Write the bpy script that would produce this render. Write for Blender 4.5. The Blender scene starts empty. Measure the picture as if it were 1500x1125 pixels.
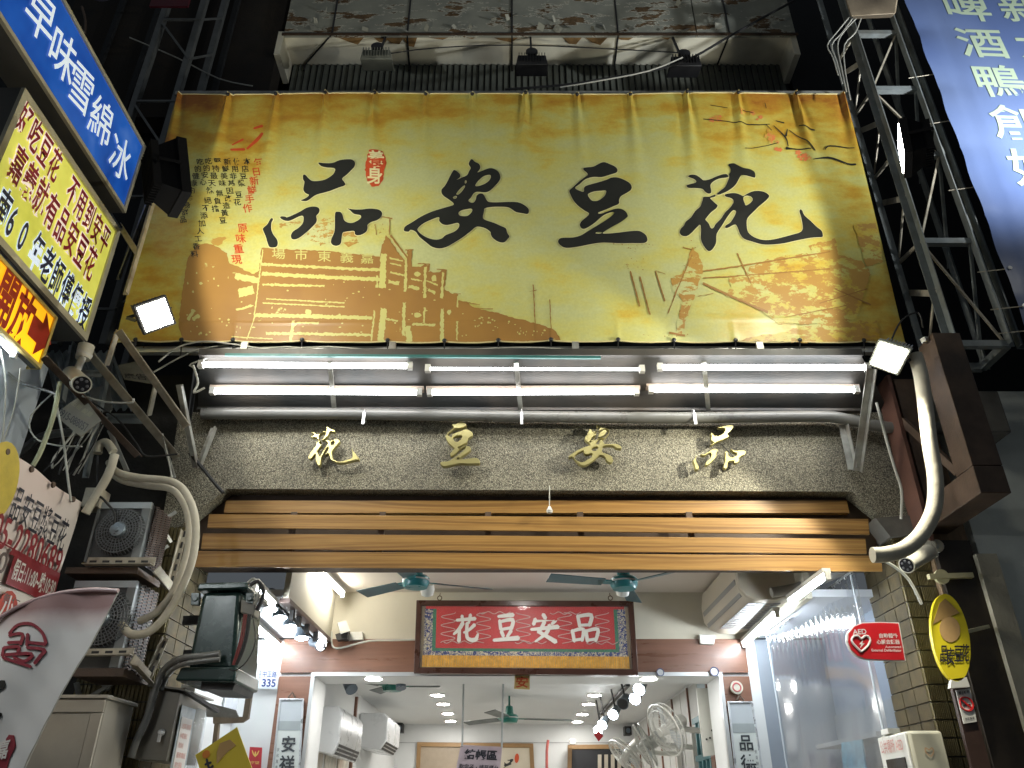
import bpy, math, random
from mathutils import Vector, Matrix
random.seed(7)
C = bpy.context.scene.collection
sc = bpy.context.scene
# ---------------------------------------------------------------- camera, light, exposure
F, CX, CY, PITCH, CAMH = 1150.0, 750.0, 562.5, math.radians(28.8), 1.6
cd = bpy.data.cameras.new('camera'); cam = bpy.data.objects.new('camera', cd); C.objects.link(cam)
cd.sensor_width = 36; cd.lens = 36 * F / 1500; cd.clip_start = .05; cd.clip_end = 200
cam.location = (0, 0, CAMH); cam.rotation_euler = (math.pi / 2 + PITCH, 0, 0); sc.camera = cam
w = bpy.data.worlds.new('World'); sc.world = w; w.use_nodes = True
w.node_tree.nodes['Background'].inputs[0].default_value = (.50, .56, .62, 1)
w.node_tree.nodes['Background'].inputs[1].default_value = .145
vs = sc.view_settings; vs.view_transform = 'Standard'; vs.look = 'None'; vs.exposure = 0.0; vs.gamma = 1
sc.cycles.use_denoising = True; sc.cycles.max_bounces = 8; sc.cycles.transparent_max_bounces = 12
sc.cycles.sample_clamp_indirect = 6; sc.cycles.caustics_reflective = False; sc.cycles.caustics_refractive = False
SP, CP = math.sin(PITCH), math.cos(PITCH)

def ray(px, py):
    u = (px - CX) / F; v = (CY - py) / F
    return Vector((u, CP - v * SP, SP + v * CP))
def PY(px, py, Y): d = ray(px, py); return Vector((0, 0, CAMH)) + d * (Y / d.y)
def PX(px, py, X): d = ray(px, py); return Vector((0, 0, CAMH)) + d * (X / d.x)
def PZ(px, py, Z): d = ray(px, py); return Vector((0, 0, CAMH)) + d * ((Z - CAMH) / d.z)
def PL(px, py, p0, n):
    d = ray(px, py); o = Vector((0, 0, CAMH)); return o + d * ((p0 - o).dot(n) / d.dot(n))

# ---------------------------------------------------------------- materials
MATS = {}
class NT:
    def __init__(s, name):
        s.m = bpy.data.materials.new(name); s.m.use_nodes = True; s.t = s.m.node_tree
        s.b = s.t.nodes['Principled BSDF']; s.out = s.t.nodes['Material Output']
    def n(s, typ, **kw):
        x = s.t.nodes.new(typ)
        for k, v in kw.items():
            if k.startswith('i_'):
                key = k[2:]; key = int(key) if key.isdigit() else key.replace('_', ' ')
                x.inputs[key].default_value = v
            else: setattr(x, k, v)
        return x
    def l(s, a, b): s.t.links.new(a, b)
    def ramp(s, fac, stops):
        r = s.n('ShaderNodeValToRGB'); e = r.color_ramp.elements
        while len(e) < len(stops): e.new(.5)
        for el, (p, c) in zip(e, stops): el.position = p; el.color = (*c, 1) if len(c) == 3 else c
        s.l(fac, r.inputs[0]); return r.outputs[0]
    def noise(s, scale, detail=4, rough=.6, vec=None):
        x = s.n('ShaderNodeTexNoise'); x.inputs['Scale'].default_value = scale
        x.inputs['Detail'].default_value = detail; x.inputs['Roughness'].default_value = rough
        if vec is not None: s.l(vec, x.inputs['Vector'])
        return x.outputs[0]
    def mix(s, fac, a, b, mode='MIX'):
        x = s.n('ShaderNodeMix', data_type='RGBA', blend_type=mode)
        if isinstance(fac, (int, float)): x.inputs[0].default_value = fac
        else: s.l(fac, x.inputs[0])
        for sock, v in ((x.inputs[6], a), (x.inputs[7], b)):
            if isinstance(v, tuple): sock.default_value = (*v[:3], 1)
            else: s.l(v, sock)
        return x.outputs[2]
    def bump(s, h, strength, dist=.01):
        x = s.n('ShaderNodeBump'); x.inputs['Strength'].default_value = strength; x.inputs['Distance'].default_value = dist
        s.l(h, x.inputs['Height']); s.l(x.outputs[0], s.b.inputs['Normal'])

def gpos(m):
    g = m.n('ShaderNodeNewGeometry'); return g.outputs['Position']

def mat(name, col, rough=.6, metal=0, var=.25, scale=6, dirt=None, dirtamt=.4, bump=.1, bscale=60, coat=0, spec=.5, alpha=1, stretch=None):
    if name in MATS: return MATS[name]
    m = NT(name); p = gpos(m)
    if stretch:
        mp = m.n('ShaderNodeMapping'); mp.inputs['Scale'].default_value = stretch; m.l(p, mp.inputs[0]); p = mp.outputs[0]
    n1 = m.noise(scale, 6, .65, p); n2 = m.noise(scale * .35, 3, .6, p)
    lo = tuple(c * (1 - var) for c in col); hi = tuple(min(1, c * (1 + var * .6)) for c in col)
    c = m.ramp(n1, [(.3, lo), (.7, hi)])
    if dirt:
        f = m.ramp(n2, [(.45, (0, 0, 0)), (.75, (dirtamt,) * 3)]); c = m.mix(f, c, dirt)
    m.l(c, m.b.inputs['Base Color'])
    r = m.ramp(n1, [(.2, (max(0, rough - .12),) * 3), (.8, (min(1, rough + .12),) * 3)]); m.l(r, m.b.inputs['Roughness'])
    m.b.inputs['Metallic'].default_value = metal; m.b.inputs['Specular IOR Level'].default_value = spec
    m.b.inputs['Coat Weight'].default_value = coat; m.b.inputs['Alpha'].default_value = alpha
    if bump: m.bump(m.noise(bscale, 3, .6, p), bump, .01)
    MATS[name] = m.m; return m.m

def emit(name, col, strength, base=(.8, .8, .8)):
    if name in MATS: return MATS[name]
    m = NT(name); m.b.inputs['Base Color'].default_value = (*base, 1)
    m.b.inputs['Emission Color'].default_value = (*col, 1); m.b.inputs['Emission Strength'].default_value = strength
    m.b.inputs['Roughness'].default_value = .4
    MATS[name] = m.m; return m.m

# ---------------------------------------------------------------- mesh builder
class MB:
    def __init__(s): s.v = []; s.f = []; s.sm = []
    def add(s, vs, fs, smooth=False):
        o = len(s.v); s.v += [Vector(v) for v in vs]; s.f += [tuple(i + o for i in f) for f in fs]; s.sm += [smooth] * len(fs); return s
    def hexa(s, a, b):   # a, b: two matching quads (4 points each)
        return s.add(list(a) + list(b), [(3, 2, 1, 0), (4, 5, 6, 7), (0, 1, 5, 4), (1, 2, 6, 5), (2, 3, 7, 6), (3, 0, 4, 7)])
    def box(s, x0, x1, y0, y1, z0, z1):
        return s.hexa([(x0, y0, z0), (x1, y0, z0), (x1, y1, z0), (x0, y1, z0)], [(x0, y0, z1), (x1, y0, z1), (x1, y1, z1), (x0, y1, z1)])
    def slab(s, q, d):   # quad q pushed by vector d
        d = Vector(d); q = [Vector(p) for p in q]; return s.hexa(q, [p + d for p in q])
    def bar(s, p0, p1, w, h, up=(0, 0, 1)):
        p0, p1 = Vector(p0), Vector(p1); t = (p1 - p0).normalized(); up = Vector(up)
        if abs(t.dot(up)) > .98: up = Vector((0, 1, 0))
        r = t.cross(up).normalized() * w / 2; u = r.cross(t).normalized() * h / 2
        return s.hexa([p0 - r - u, p0 + r - u, p0 + r + u, p0 - r + u], [p1 - r - u, p1 + r - u, p1 + r + u, p1 - r + u])
    def angle(s, p0, p1, a, t, up=(0, 0, 1), sx=1, su=1):   # L profile
        p0, p1 = Vector(p0), Vector(p1); d = (p1 - p0).normalized(); up = Vector(up)
        if abs(d.dot(up)) > .98: up = Vector((0, 1, 0))
        r = d.cross(up).normalized() * sx; u = r.cross(d).normalized() * su
        s.bar(p0 + r * a / 2, p1 + r * a / 2, a, t, up); s.bar(p0 + u * a / 2 + u * t, p1 + u * a / 2 + u * t, t, a, up); return s
    def tube(s, pts, r, n=10, smooth_path=0, caps=True):
        pts = [Vector(p) for p in pts]
        if smooth_path: pts = crom(pts, smooth_path)
        rs = r if isinstance(r, (list, tuple)) else [r] * len(pts)
        if len(rs) != len(pts): rs = [rs[min(len(rs) - 1, int(i * len(rs) / len(pts)))] for i in range(len(pts))]
        vs, fs = [], []; ref = None
        for i, p in enumerate(pts):
            t = (pts[min(i + 1, len(pts) - 1)] - pts[max(i - 1, 0)]).normalized()
            if ref is None: ref = t.orthogonal().normalized()
            ref = (ref - t * ref.dot(t)).normalized(); b = t.cross(ref)
            for k in range(n):
                a = 2 * math.pi * k / n; vs.append(p + (ref * math.cos(a) + b * math.sin(a)) * rs[i])
        for i in range(len(pts) - 1):
            for k in range(n):
                fs.append((i * n + k, i * n + (k + 1) % n, (i + 1) * n + (k + 1) % n, (i + 1) * n + k))
        if caps: fs.append(tuple(range(n))[::-1]); fs.append(tuple((len(pts) - 1) * n + k for k in range(n)))
        return s.add(vs, fs, True)
    def cone(s, p0, p1, r0, r1, n=20): return s.tube([p0, p1], [r0, r1], n)
    def lathe(s, c, axis, prof, n=20):   # prof: (dist along axis, radius)
        c = Vector(c); ax = Vector(axis).normalized()
        return s.tube_r([c + ax * d for d, r in prof], [max(r, .0005) for d, r in prof], ax, n)
    def tube_r(s, pts, rs, ax, n):
        ref = ax.orthogonal().normalized(); b = ax.cross(ref); vs = []; fs = []
        for p, r in zip(pts, rs):
            for k in range(n):
                a = 2 * math.pi * k / n; vs.append(p + (ref * math.cos(a) + b * math.sin(a)) * r)
        for i in range(len(pts) - 1):
            for k in range(n):
                fs.append((i * n + k, i * n + (k + 1) % n, (i + 1) * n + (k + 1) % n, (i + 1) * n + k))
        fs.append(tuple(range(n))[::-1]); fs.append(tuple((len(pts) - 1) * n + k for k in range(n)))
        return s.add(vs, fs, True)
    def torus(s, c, axis, R, r, n=32, m=6, a0=0, a1=2 * math.pi):
        ax = Vector(axis).normalized(); ref = ax.orthogonal().normalized(); b = ax.cross(ref)
        pts = [Vector(c) + (ref * math.cos(a0 + (a1 - a0) * k / n) + b * math.sin(a0 + (a1 - a0) * k / n)) * R for k in range(n + 1)]
        return s.tube(pts, r, m)
    def poly(s, pts, d):   # planar polygon extruded by d (front = pts)
        pts = [Vector(p) for p in pts]; d = Vector(d); n = len(pts)
        return s.add(pts + [p + d for p in pts], [tuple(range(n)), tuple(range(n, 2 * n))[::-1]] + [(i, n + i, n + (i + 1) % n, (i + 1) % n) for i in range(n)])
    def build(s, name, m, parent=None, bevel=0, recalc=True):
        me = bpy.data.meshes.new(name); me.from_pydata([tuple(v) for v in s.v], [], s.f); me.materials.append(m)
        me.polygons.foreach_set('use_smooth', s.sm)
        if recalc:
            import bmesh
            bm = bmesh.new(); bm.from_mesh(me); bmesh.ops.recalc_face_normals(bm, faces=bm.faces); bm.to_mesh(me); bm.free()
        me.polygons.foreach_set('use_smooth', s.sm); me.update()
        try: me.set_sharp_from_angle(angle=math.radians(40))
        except Exception: pass
        o = bpy.data.objects.new(name, me); C.objects.link(o)
        if bevel:
            b = o.modifiers.new('bevel', 'BEVEL'); b.width = bevel; b.segments = 2; b.limit_method = 'ANGLE'; b.angle_limit = math.radians(50)
        if parent is not None: setpar(o, parent)
        return o

def worldloc(o):
    return (worldloc(o.parent) if o.parent else Vector((0, 0, 0))) + (Vector(o.location) if o.type == 'EMPTY' else Vector((0, 0, 0)))
def setpar(o, parent):
    o.parent = parent; o.matrix_parent_inverse = Matrix.Translation(-worldloc(parent))
def crom(pts, k=4, closed=False):
    out = []; n = len(pts)
    rng = n if closed else n - 1
    for i in range(rng):
        if closed: p0, p1, p2, p3 = pts[(i - 1) % n], pts[i], pts[(i + 1) % n], pts[(i + 2) % n]
        else: p0, p1, p2, p3 = pts[max(i - 1, 0)], pts[i], pts[i + 1], pts[min(i + 2, n - 1)]
        for j in range(k):
            t = j / k; out.append(.5 * ((2 * p1) + (p2 - p0) * t + (2 * p0 - 5 * p1 + 4 * p2 - p3) * t * t + (3 * p1 - p0 - 3 * p2 + p3) * t ** 3))
    if not closed: out.append(pts[-1])
    return out

def thing(name, label, cat, loc=(0, 0, 0), group=None):
    o = bpy.data.objects.new(name, None); C.objects.link(o); o.location = loc; o.empty_display_size = .1
    o['label'] = label; o['category'] = cat
    if group: o['group'] = group
    return o
def tag(o, label, cat, group=None):
    o['label'] = label; o['category'] = cat
    if group: o['group'] = group
    return o
def struct(name, mb, m, **k):
    o = mb.build(name, m, **k); o['kind'] = 'structure'; return o
KIDS = {}
def copy_thing(root, loc, label=None, rot=None):
    r = root.copy(); C.objects.link(r); r.location = loc
    if rot is not None: r.rotation_euler = rot
    if label: r['label'] = label
    def rec(src, dst):
        for ch in [o for o in bpy.data.objects if o.parent == src]:
            c = ch.copy(); C.objects.link(c); c.parent = dst; rec(ch, c)
    rec(root, r); return r

# ---------------------------------------------------------------- flat shapes, lettering
def curve_mesh(cu):
    o = bpy.data.objects.new('tmp', cu); C.objects.link(o)
    dg = bpy.context.evaluated_depsgraph_get(); me = bpy.data.meshes.new_from_object(o.evaluated_get(dg))
    vs = [(v.co.x, v.co.y, v.co.z) for v in me.vertices]; fs = [tuple(p.vertices) for p in me.polygons]
    bpy.data.objects.remove(o); bpy.data.meshes.remove(me); return vs, fs
TXT = {}
def text(body, bold=0, ext=0):
    k = (body, bold, ext)
    if k not in TXT:
        cu = bpy.data.curves.new('t', 'FONT'); cu.body = body; cu.offset = bold; cu.extrude = ext; cu.resolution_u = 3
        TXT[k] = curve_mesh(cu)
    return TXT[k]
def fill(rings, off=0, ext=0, bev=0, smooth=3):
    cu = bpy.data.curves.new('t', 'CURVE'); cu.dimensions = '2D'; cu.fill_mode = 'BOTH'
    for ring in rings:
        pts = [Vector((p[0], p[1])) for p in ring]
        if smooth: pts = crom(pts, smooth, True)
        sp = cu.splines.new('POLY'); sp.points.add(len(pts) - 1)
        for p, q in zip(sp.points, pts): p.co = (q.x, q.y, 0, 1)
        sp.use_cyclic_u = True
    cu.offset = off; cu.extrude = ext; cu.bevel_depth = bev; cu.bevel_resolution = 1
    return curve_mesh(cu)
def dice(vf, L):   # split large triangles so that a print follows the cloth
    vs = [tuple(v[:2]) for v in vf[0]]; out = []; key = {}
    def mid(a, b):
        k = (min(a, b), max(a, b))
        if k not in key: key[k] = len(vs); vs.append(((vs[a][0] + vs[b][0]) / 2, (vs[a][1] + vs[b][1]) / 2))
        return key[k]
    st = []
    for f in vf[1]:
        for i in range(1, len(f) - 1): st.append((f[0], f[i], f[i + 1]))
    while st:
        a, b, c = st.pop(); e = [(math.dist(vs[a], vs[b]), a, b, c), (math.dist(vs[b], vs[c]), b, c, a), (math.dist(vs[c], vs[a]), c, a, b)]
        d, p, q, r = max(e)
        if d <= L: out.append((a, b, c))
        else: m = mid(p, q); st += [(p, m, r), (m, q, r)]
    return [(x, y, 0) for x, y in vs], out
def bil(q, x, y):   # q = TL TR BR BL, y down
    a, b, c, d = q; t = a.lerp(b, x); s = d.lerp(c, x); return t.lerp(s, y)
def put(mb, vf, q, box, lift=0, zs=1):
    """map flat verts (box = x0,x1,ytop,ybottom) on quad q, lifted towards the quad's front"""
    q = [Vector(p) for p in q]; n = (q[3] - q[0]).cross(q[1] - q[0]).normalized()
    x0, x1, yt, yb = box
    return mb.add([bil(q, (v[0] - x0) / (x1 - x0), (v[1] - yt) / (yb - yt)) + n * (lift + v[2] * zs) for v in vf[0]], vf[1])
def line(mb, s, q, bold=0, lift=.004):   # a whole string fitted to a quad
    vf = text(s, bold); xs = [v[0] for v in vf[0]]; ys = [v[1] for v in vf[0]]
    return put(mb, vf, q, (min(xs), max(xs), max(ys), min(ys)), lift)
def char(mb, c, q, bold=0, lift=.004):
    return put(mb, text(c, bold), q, (.04, .96, .84, -.12), lift)
def sub(q, x0, x1, y0, y1): return [bil(q, x0, y0), bil(q, x1, y0), bil(q, x1, y1), bil(q, x0, y1)]
def cell(pf, cx, cy, w, h, dx=0, dy=0, sl=0):   # small quad of pixels through plane function pf; sl leans it like the verticals
    return [pf(cx - w / 2 - sl * h / 2 * -1, cy - h / 2 - dy / 2), pf(cx + w / 2 + sl * h / 2, cy - h / 2 + dy / 2), pf(cx + w / 2 - sl * h / 2, cy + h / 2 + dy / 2), pf(cx - w / 2 - sl * h / 2, cy + h / 2 - dy / 2)]
def stroke(pts, cap=.8):   # brush stroke outline from (x, y, w) nodes
    P = [Vector((p[0], p[1])) for p in pts]; W = [p[2] / 2 for p in pts]
    n = len(P)
    if n > 2:
        Q = crom(P, 4); W = [W[min(n - 1, i // 4)] * (1 - (i % 4) / 4) + W[min(n - 1, i // 4 + 1)] * ((i % 4) / 4) for i in range(len(Q))]; P = Q
    L, R = [], []
    for i, p in enumerate(P):
        t = (P[min(i + 1, len(P) - 1)] - P[max(i - 1, 0)]).normalized(); nn = Vector((-t.y, t.x))
        L.append(p + nn * W[i]); R.append(p - nn * W[i])
    t0 = (P[1] - P[0]).normalized(); t1 = (P[-1] - P[-2]).normalized()
    return L + [P[-1] + t1 * W[-1] * cap] + R[::-1] + [P[0] - t0 * W[0] * cap]
def brush(mb, strokes, q, box=(0, 100, 0, 100), lift=.004, sm=0):
    for i, st in enumerate(strokes):
        pts = [(p[0], p[1], p[2] if len(p) > 2 else 8) for p in st]
        r = stroke(pts); n = len(r)
        put(mb, fill([[(p.x, p.y) for p in r]], smooth=sm), q, box, lift + i * .0003)
    return mb
# ================================================================ materials used in many places
M_stone = None
def stone_mat():
    m = NT('washed_pebble'); p = gpos(m)
    v = m.n('ShaderNodeTexVoronoi'); v.inputs['Scale'].default_value = 165; m.l(p, v.inputs['Vector'])
    w1 = m.n('ShaderNodeTexWhiteNoise'); m.l(v.outputs['Position'], w1.inputs['Vector'])
    c = m.ramp(w1.outputs['Value'], [(0, (.15, .138, .10)), (.35, (.26, .24, .175)), (.7, (.38, .355, .26)), (1, (.55, .52, .39))])
    e = m.ramp(v.outputs['Distance'], [(.35, (1, 1, 1)), (.75, (.25, .25, .25))])
    c = m.mix(1.0, c, e, 'MULTIPLY')
    f = m.ramp(m.noise(2.2, 5, .65, p), [(.4, (0, 0, 0)), (.75, (.55,) * 3)]); c = m.mix(f, c, (.06, .055, .045))
    m.l(c, m.b.inputs['Base Color']); m.b.inputs['Roughness'].default_value = .75
    m.bump(v.outputs['Distance'], .5, -.006); return m.m
M_stone = stone_mat()
def wood_mat(name, a, b, dark, axis=0):
    m = NT(name); p = gpos(m)
    oi = m.n('ShaderNodeObjectInfo'); ad = m.n('ShaderNodeVectorMath', operation='MULTIPLY_ADD'); m.l(oi.outputs['Random'], ad.inputs[0])
    ad.inputs[1].default_value = (9, 5, 7); m.l(p, ad.inputs[2])
    mp = m.n('ShaderNodeMapping'); mp.inputs['Scale'].default_value = (.35, 2.5, 4.0); m.l(ad.outputs[0], mp.inputs[0])
    wv = m.n('ShaderNodeTexWave', wave_type='BANDS', bands_direction='Z'); wv.inputs['Scale'].default_value = .9
    wv.inputs['Distortion'].default_value = 14; wv.inputs['Detail'].default_value = 3; wv.inputs['Detail Scale'].default_value = .6; m.l(mp.outputs[0], wv.inputs['Vector'])
    mp2 = m.n('ShaderNodeMapping'); mp2.inputs['Scale'].default_value = (2.5, 60, 90); m.l(ad.outputs[0], mp2.inputs[0])
    c = m.ramp(wv.outputs[0], [(0, a), (.55, b), (.85, a), (1, tuple((x+y)/2 for x,y in zip(b,dark)))])
    g = m.ramp(m.noise(1, 3, .6, mp2.outputs[0]), [(.3, (.75,) * 3), (.7, (1.1,) * 3)]); c = m.mix(1., c, g, 'MULTIPLY')
    kn = m.n('ShaderNodeTexVoronoi'); kn.inputs['Scale'].default_value = 1.6; mk = m.n('ShaderNodeMapping'); mk.inputs['Scale'].default_value = (.55, 1, 2.6)
    m.l(ad.outputs[0], mk.inputs[0]); m.l(mk.outputs[0], kn.inputs['Vector'])
    kf = m.ramp(kn.outputs['Distance'], [(.03, (1, 1, 1)), (.06, (0, 0, 0))]); c = m.mix(kf, c, (.09, .04, .012))
    m.l(c, m.b.inputs['Base Color']); m.b.inputs['Roughness'].default_value = .42; m.bump(m.noise(1, 3, .6, mp2.outputs[0]), .15, .004)
    return m.m
M_wood = wood_mat('varnished_pine', (.42, .235, .068), (.33, .17, .045), (.18, .085, .025))
M_brown = mat('brown_veneer', (.20, .095, .06), .32, var=.22, scale=2.5, dirt=(.13, .055, .035), dirtamt=.6, bump=.02, stretch=(.8, 1, 9))
M_dark = mat('near_black_wall', (.014, .016, .018), .85, var=.5, scale=3, dirt=(.012, .012, .012), dirtamt=.8, bump=.4, bscale=20)  # near-black base colour carries the night shade of the walls
M_conc = mat('old_concrete', (.16, .15, .13), .85, var=.35, scale=4, dirt=(.03, .028, .024), dirtamt=.8, bump=.35, bscale=30)
M_steel = mat('galvanised_angle', (.42, .43, .40), .45, .55, var=.3, scale=14, dirt=(.16, .11, .07), dirtamt=.7, bump=.1)
M_paint = mat('old_cream_steel', (.50, .46, .36), .5, .1, var=.25, scale=12, dirt=(.14, .09, .05), dirtamt=.8, bump=.1)
M_black = mat('black_plastic', (.016, .016, .017), .5, var=.2, bump=.05)
M_cable = mat('black_cable', (.02, .02, .02), .6, var=.2, bump=0)
M_cabw = mat('grey_white_cable', (.45, .45, .40), .6, var=.2, bump=0)
M_pvc = mat('grey_pvc', (.17, .172, .16), .32, var=.15, scale=5, dirt=(.12, .11, .09), dirtamt=.5, bump=.02)
M_ins = mat('cream_pipe_insulation', (.62, .58, .46), .7, var=.12, scale=7, dirt=(.25, .2, .13), dirtamt=.6, bump=.3, bscale=25)
M_white = mat('interior_white_paint', (.66, .67, .66), .6, var=.05, scale=2, bump=.03)
M_cream = mat('cream_wall_paint', (.62, .58, .47), .65, var=.07, scale=2, dirt=(.4, .35, .27), dirtamt=.4, bump=.04)
M_ceil = mat('ceiling_board', (.72, .66, .59), .7, var=.05, scale=1.5, bump=.03)
M_wplas = mat('white_plastic', (.70, .69, .64), .35, var=.08, scale=4, bump=.02)
M_rust = mat('rusty_brown_steel', (.115, .075, .05), .55, .15, var=.4, scale=7, dirt=(.04, .025, .015), dirtamt=.8, bump=.2)
M_tube = emit('lit_tube_glass', (.96, .98, 1.0), 17)
M_tubei = emit('lit_tube_inside', (.86, .94, 1.0), 120)
M_alu = mat('brushed_aluminium', (.55, .56, .56), .35, .6, var=.05, scale=3, bump=0)

# ================================================================ setting: street, walls, interior shell
struct('street', MB().box(-12, 12, -10, 4.9, -.2, 0), mat('wet_asphalt', (.05, .05, .05), .6, var=.3, scale=8, bump=.3))
M_floor = mat('pale_floor_tile', (.68, .66, .62), .3, var=.1, scale=3, bump=.02)
struct('shop_floor', MB().box(-2.6, 2.9, 4.9, 13.2, -.2, .02), M_floor)
# facade of the building above the shop
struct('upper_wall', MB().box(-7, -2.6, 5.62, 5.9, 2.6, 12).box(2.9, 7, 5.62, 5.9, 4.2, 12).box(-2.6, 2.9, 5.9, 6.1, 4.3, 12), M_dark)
struct('wall_behind_signs', MB().box(-7, -2.30, 5.14, 5.4, 0, 4.5), mat('dark_brick_wall', (.032, .03, .025), .9, var=.5, scale=6, dirt=(.015, .015, .014), dirtamt=.8, bump=.6, bscale=18))  # brick base colour kept very low, with darker noise patches
struct('right_neighbour_wall', MB().box(2.99, 7, 4.93, 5.3, 0, 4.25), mat('grey_green_render', (.70, .73, .66), .8, var=.15, scale=2.5, dirt=(.3, .31, .27), dirtamt=.5, bump=.25, bscale=40))

def pts(pf, *a): return [pf(*p) for p in a]
Y5 = lambda x, y: PY(x, y, 5.0)
# stone lintel with chamfered ends, 0.5 m deep
lin = thing('stone_lintel', 'speckled washed pebble beam with chamfered ends above the shop opening', 'lintel', (0, 5, 3.8))
out = [(262, 604), (1350, 604), (1352, 640), (1338, 778), (1312, 772), (1247, 720), (332, 716), (262, 772), (236, 772), (250, 690)]
MB().poly(pts(Y5, *out), (0, .45, 0)).build('stone_face', M_stone, lin)
# dark recess with roller box behind the wooden slats
sh = thing('roller_shutter_box', 'dark roller shutter housing behind the wooden slats', 'shutter box', (0, 5.15, 3.2))
bb = MB(); a = PY(300, 726, 5.12); b = PY(1285, 800, 5.12); zt = PY(750, 700, 5.12).z; zb = PY(750, 822, 5.12).z
bb.box(a.x, b.x, 5.12, 5.4, zb, zt); bb.build('housing', mat('dark_bronze_metal', (.05, .032, .02), .5, .4, var=.3, bump=.1), sh)
tr = PY(1240, 736, 5.08); tl = PY(332, 733, 5.08)
MB().box(tl.x, tr.x, 5.07, 5.115, PY(750, 752, 5.08).z, PY(750, 734, 5.08).z).build('back_board', M_wood, sh)

# three pine slats
sl = thing('slatted_wood_valance', 'three long varnished pine boards across the shop entrance top', 'wood valance', (0, 4.95, 3.1))
for (xl, yl, xr, yr, yb, yrb) in ((306, 753, 1272, 760, 773, 783), (297, 781, 1268, 789, 804, 811), (285, 807, 1291, 814, 830, 837)):
    f = pts(lambda x, y: PY(x, y, 4.94), (xl, yl), (xr, yr), (xr + 2, yrb), (xl - 3, yb))
    MB().slab(f, (0, .014, 0)).build('board', M_wood, sl, bevel=.003)
for x in (560, 715, 850, 430, 1010):
    a = PY(x, 760, 4.985); MB().box(a.x - .02, a.x + .02, 4.978, 5.0, PY(x, 832, 4.98).z, PY(x, 750, 4.98).z).build('batten', M_rust, sl)
pl = thing('pull_cord_bulb', 'small pale bulb on a cord hanging before the top board', 'bulb', PY(805, 748, 4.88))
p = PY(805, 748, 4.88)
MB().lathe(p - Vector((0, 0, .022)), (0, 0, 1), [(0, .004), (.006, .017), (.022, .022), (.038, .014), (.05, .008)], 14).build('globe', M_wplas, pl)
MB().tube([p + Vector((0, 0, .028)), PY(805, 712, 4.97)], .003, 6).build('cord', M_cabw, pl)

# tiled pillars left and right of the opening
def tiled_pillar(name, label, s, xc, xf):   # s=+1 right pillar: front face from xc outwards to xf
    t = thing(name, label, 'pillar', (xc, 5, 0)); ztop = PY(1300, 772, 5).z
    MB().box(min(xc + s * .012, xf), max(xc + s * .012, xf), 5.012, 5.5, 0, ztop).build('core', M_conc, t)
    smooth = mat('glazed_tile_smooth', (.085, .066, .034), .7, var=.5, scale=9, dirt=(.03, .024, .016), dirtamt=.8, bump=.15, spec=.15)
    m = NT('tile_ribbed'); pp = gpos(m); sx = m.n('ShaderNodeSeparateXYZ'); m.l(pp, sx.inputs[0])
    c = m.ramp(m.noise(9, 5, .6, pp), [(.3, (.105, .085, .035)), (.7, (.20, .165, .075))]); m.l(c, m.b.inputs['Base Color']); m.b.inputs['Roughness'].default_value = .4
    h = .098; nr = int(ztop / h); widths = abs(xf - xc)
    rib = MB(); n = 9; tw = (widths - .006) / 2 - .006
    for k in range(n): rib.box(k * tw / n + .002, (k + .62) * tw / n + .002, -.012, .001, .004, h - .006)
    rib.box(0, tw, 0, .011, .003, h - .005); rm = rib.build('tile', m.m, t); rm.hide_render = False
    smb = MB().box(0, .011, 0, .155, .003, h - .005).build('tile', smooth, t)
    rmesh, smesh = rm.data, smb.data
    bpy.data.objects.remove(rm); bpy.data.objects.remove(smb)
    for r in range(8, nr + 1):
        z = ztop - (nr + 1 - r) * h
        for k in range(2):
            o = bpy.data.objects.new('tile', rmesh); C.objects.link(o); o.parent = t
            x = xc + .004 + k * (tw + .008) if s > 0 else xc - .004 - (k + 1) * tw - k * .008
            o.location = (x - xc, random.uniform(-.003, .001), z); o.rotation_euler = (0, 0, random.uniform(-.004, .004))
        for k in range(3):
            o = bpy.data.objects.new('tile', smesh); C.objects.link(o); o.parent = t
            o.location = (random.uniform(-.002, .002) + (0 if s > 0 else -.011), .006 + k * .162 - 0, z); o.rotation_euler = (random.uniform(-.008, .008), 0, random.uniform(-.01, .01))
    return t
tiled_pillar('tiled_pillar', 'brown tiled pillar beside the AED cabinet with ribbed front tiles', 1, 2.48, 2.70)
tiled_pillar('tiled_pillar', 'grimy tiled pillar behind the green transformer and air conditioners', -1, -2.14, -2.62)
# concrete capital over the right pillar
cp = MB(); q = pts(Y5, (1278, 762), (1338, 758), (1345, 785), (1300, 790)); cp.slab([p + Vector((0, -.05, 0)) for p in q], (0, .4, 0))
tag(cp.build('pillar_cap', M_conc), 'rough concrete cap on top of the right tiled pillar', 'pillar cap')

# interior, first bay
X1L, X1R, YB1, ZC1, ZL = -1.53, 2.02, 6.85, 3.30, 2.905
st = MB(); st.box(X1L, X1R, 5.3, YB1 + .3, ZC1, ZC1 + .1); struct('ceiling', st, M_ceil)
bk = MB().box(X1L - .04, X1L, 5.42, YB1, ZL, ZC1 + .05); bulk = bk
o = struct('bulkhead_left', bulk, M_cream)
struct('bulkhead_right', MB().box(X1R, X1R + .04, 5.42, YB1, ZL, ZC1 + .05), M_cream)
M_lowc = mat('low_ceiling_white', (.66, .69, .74), .6, var=.04, scale=2, bump=.02)
struct('low_ceiling_left', MB().box(-2.6, X1L - .04, 5.42, YB1, ZL + .01, ZL + .06), M_lowc)
struct('low_ceiling_right', MB().box(X1R + .04, 2.9, 5.42, YB1, ZL + .01, ZL + .06), M_lowc)
struct('side_wall_left', MB().box(-2.36, -2.26, 5.5, YB1, 0, ZL + .05), M_white)
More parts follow.
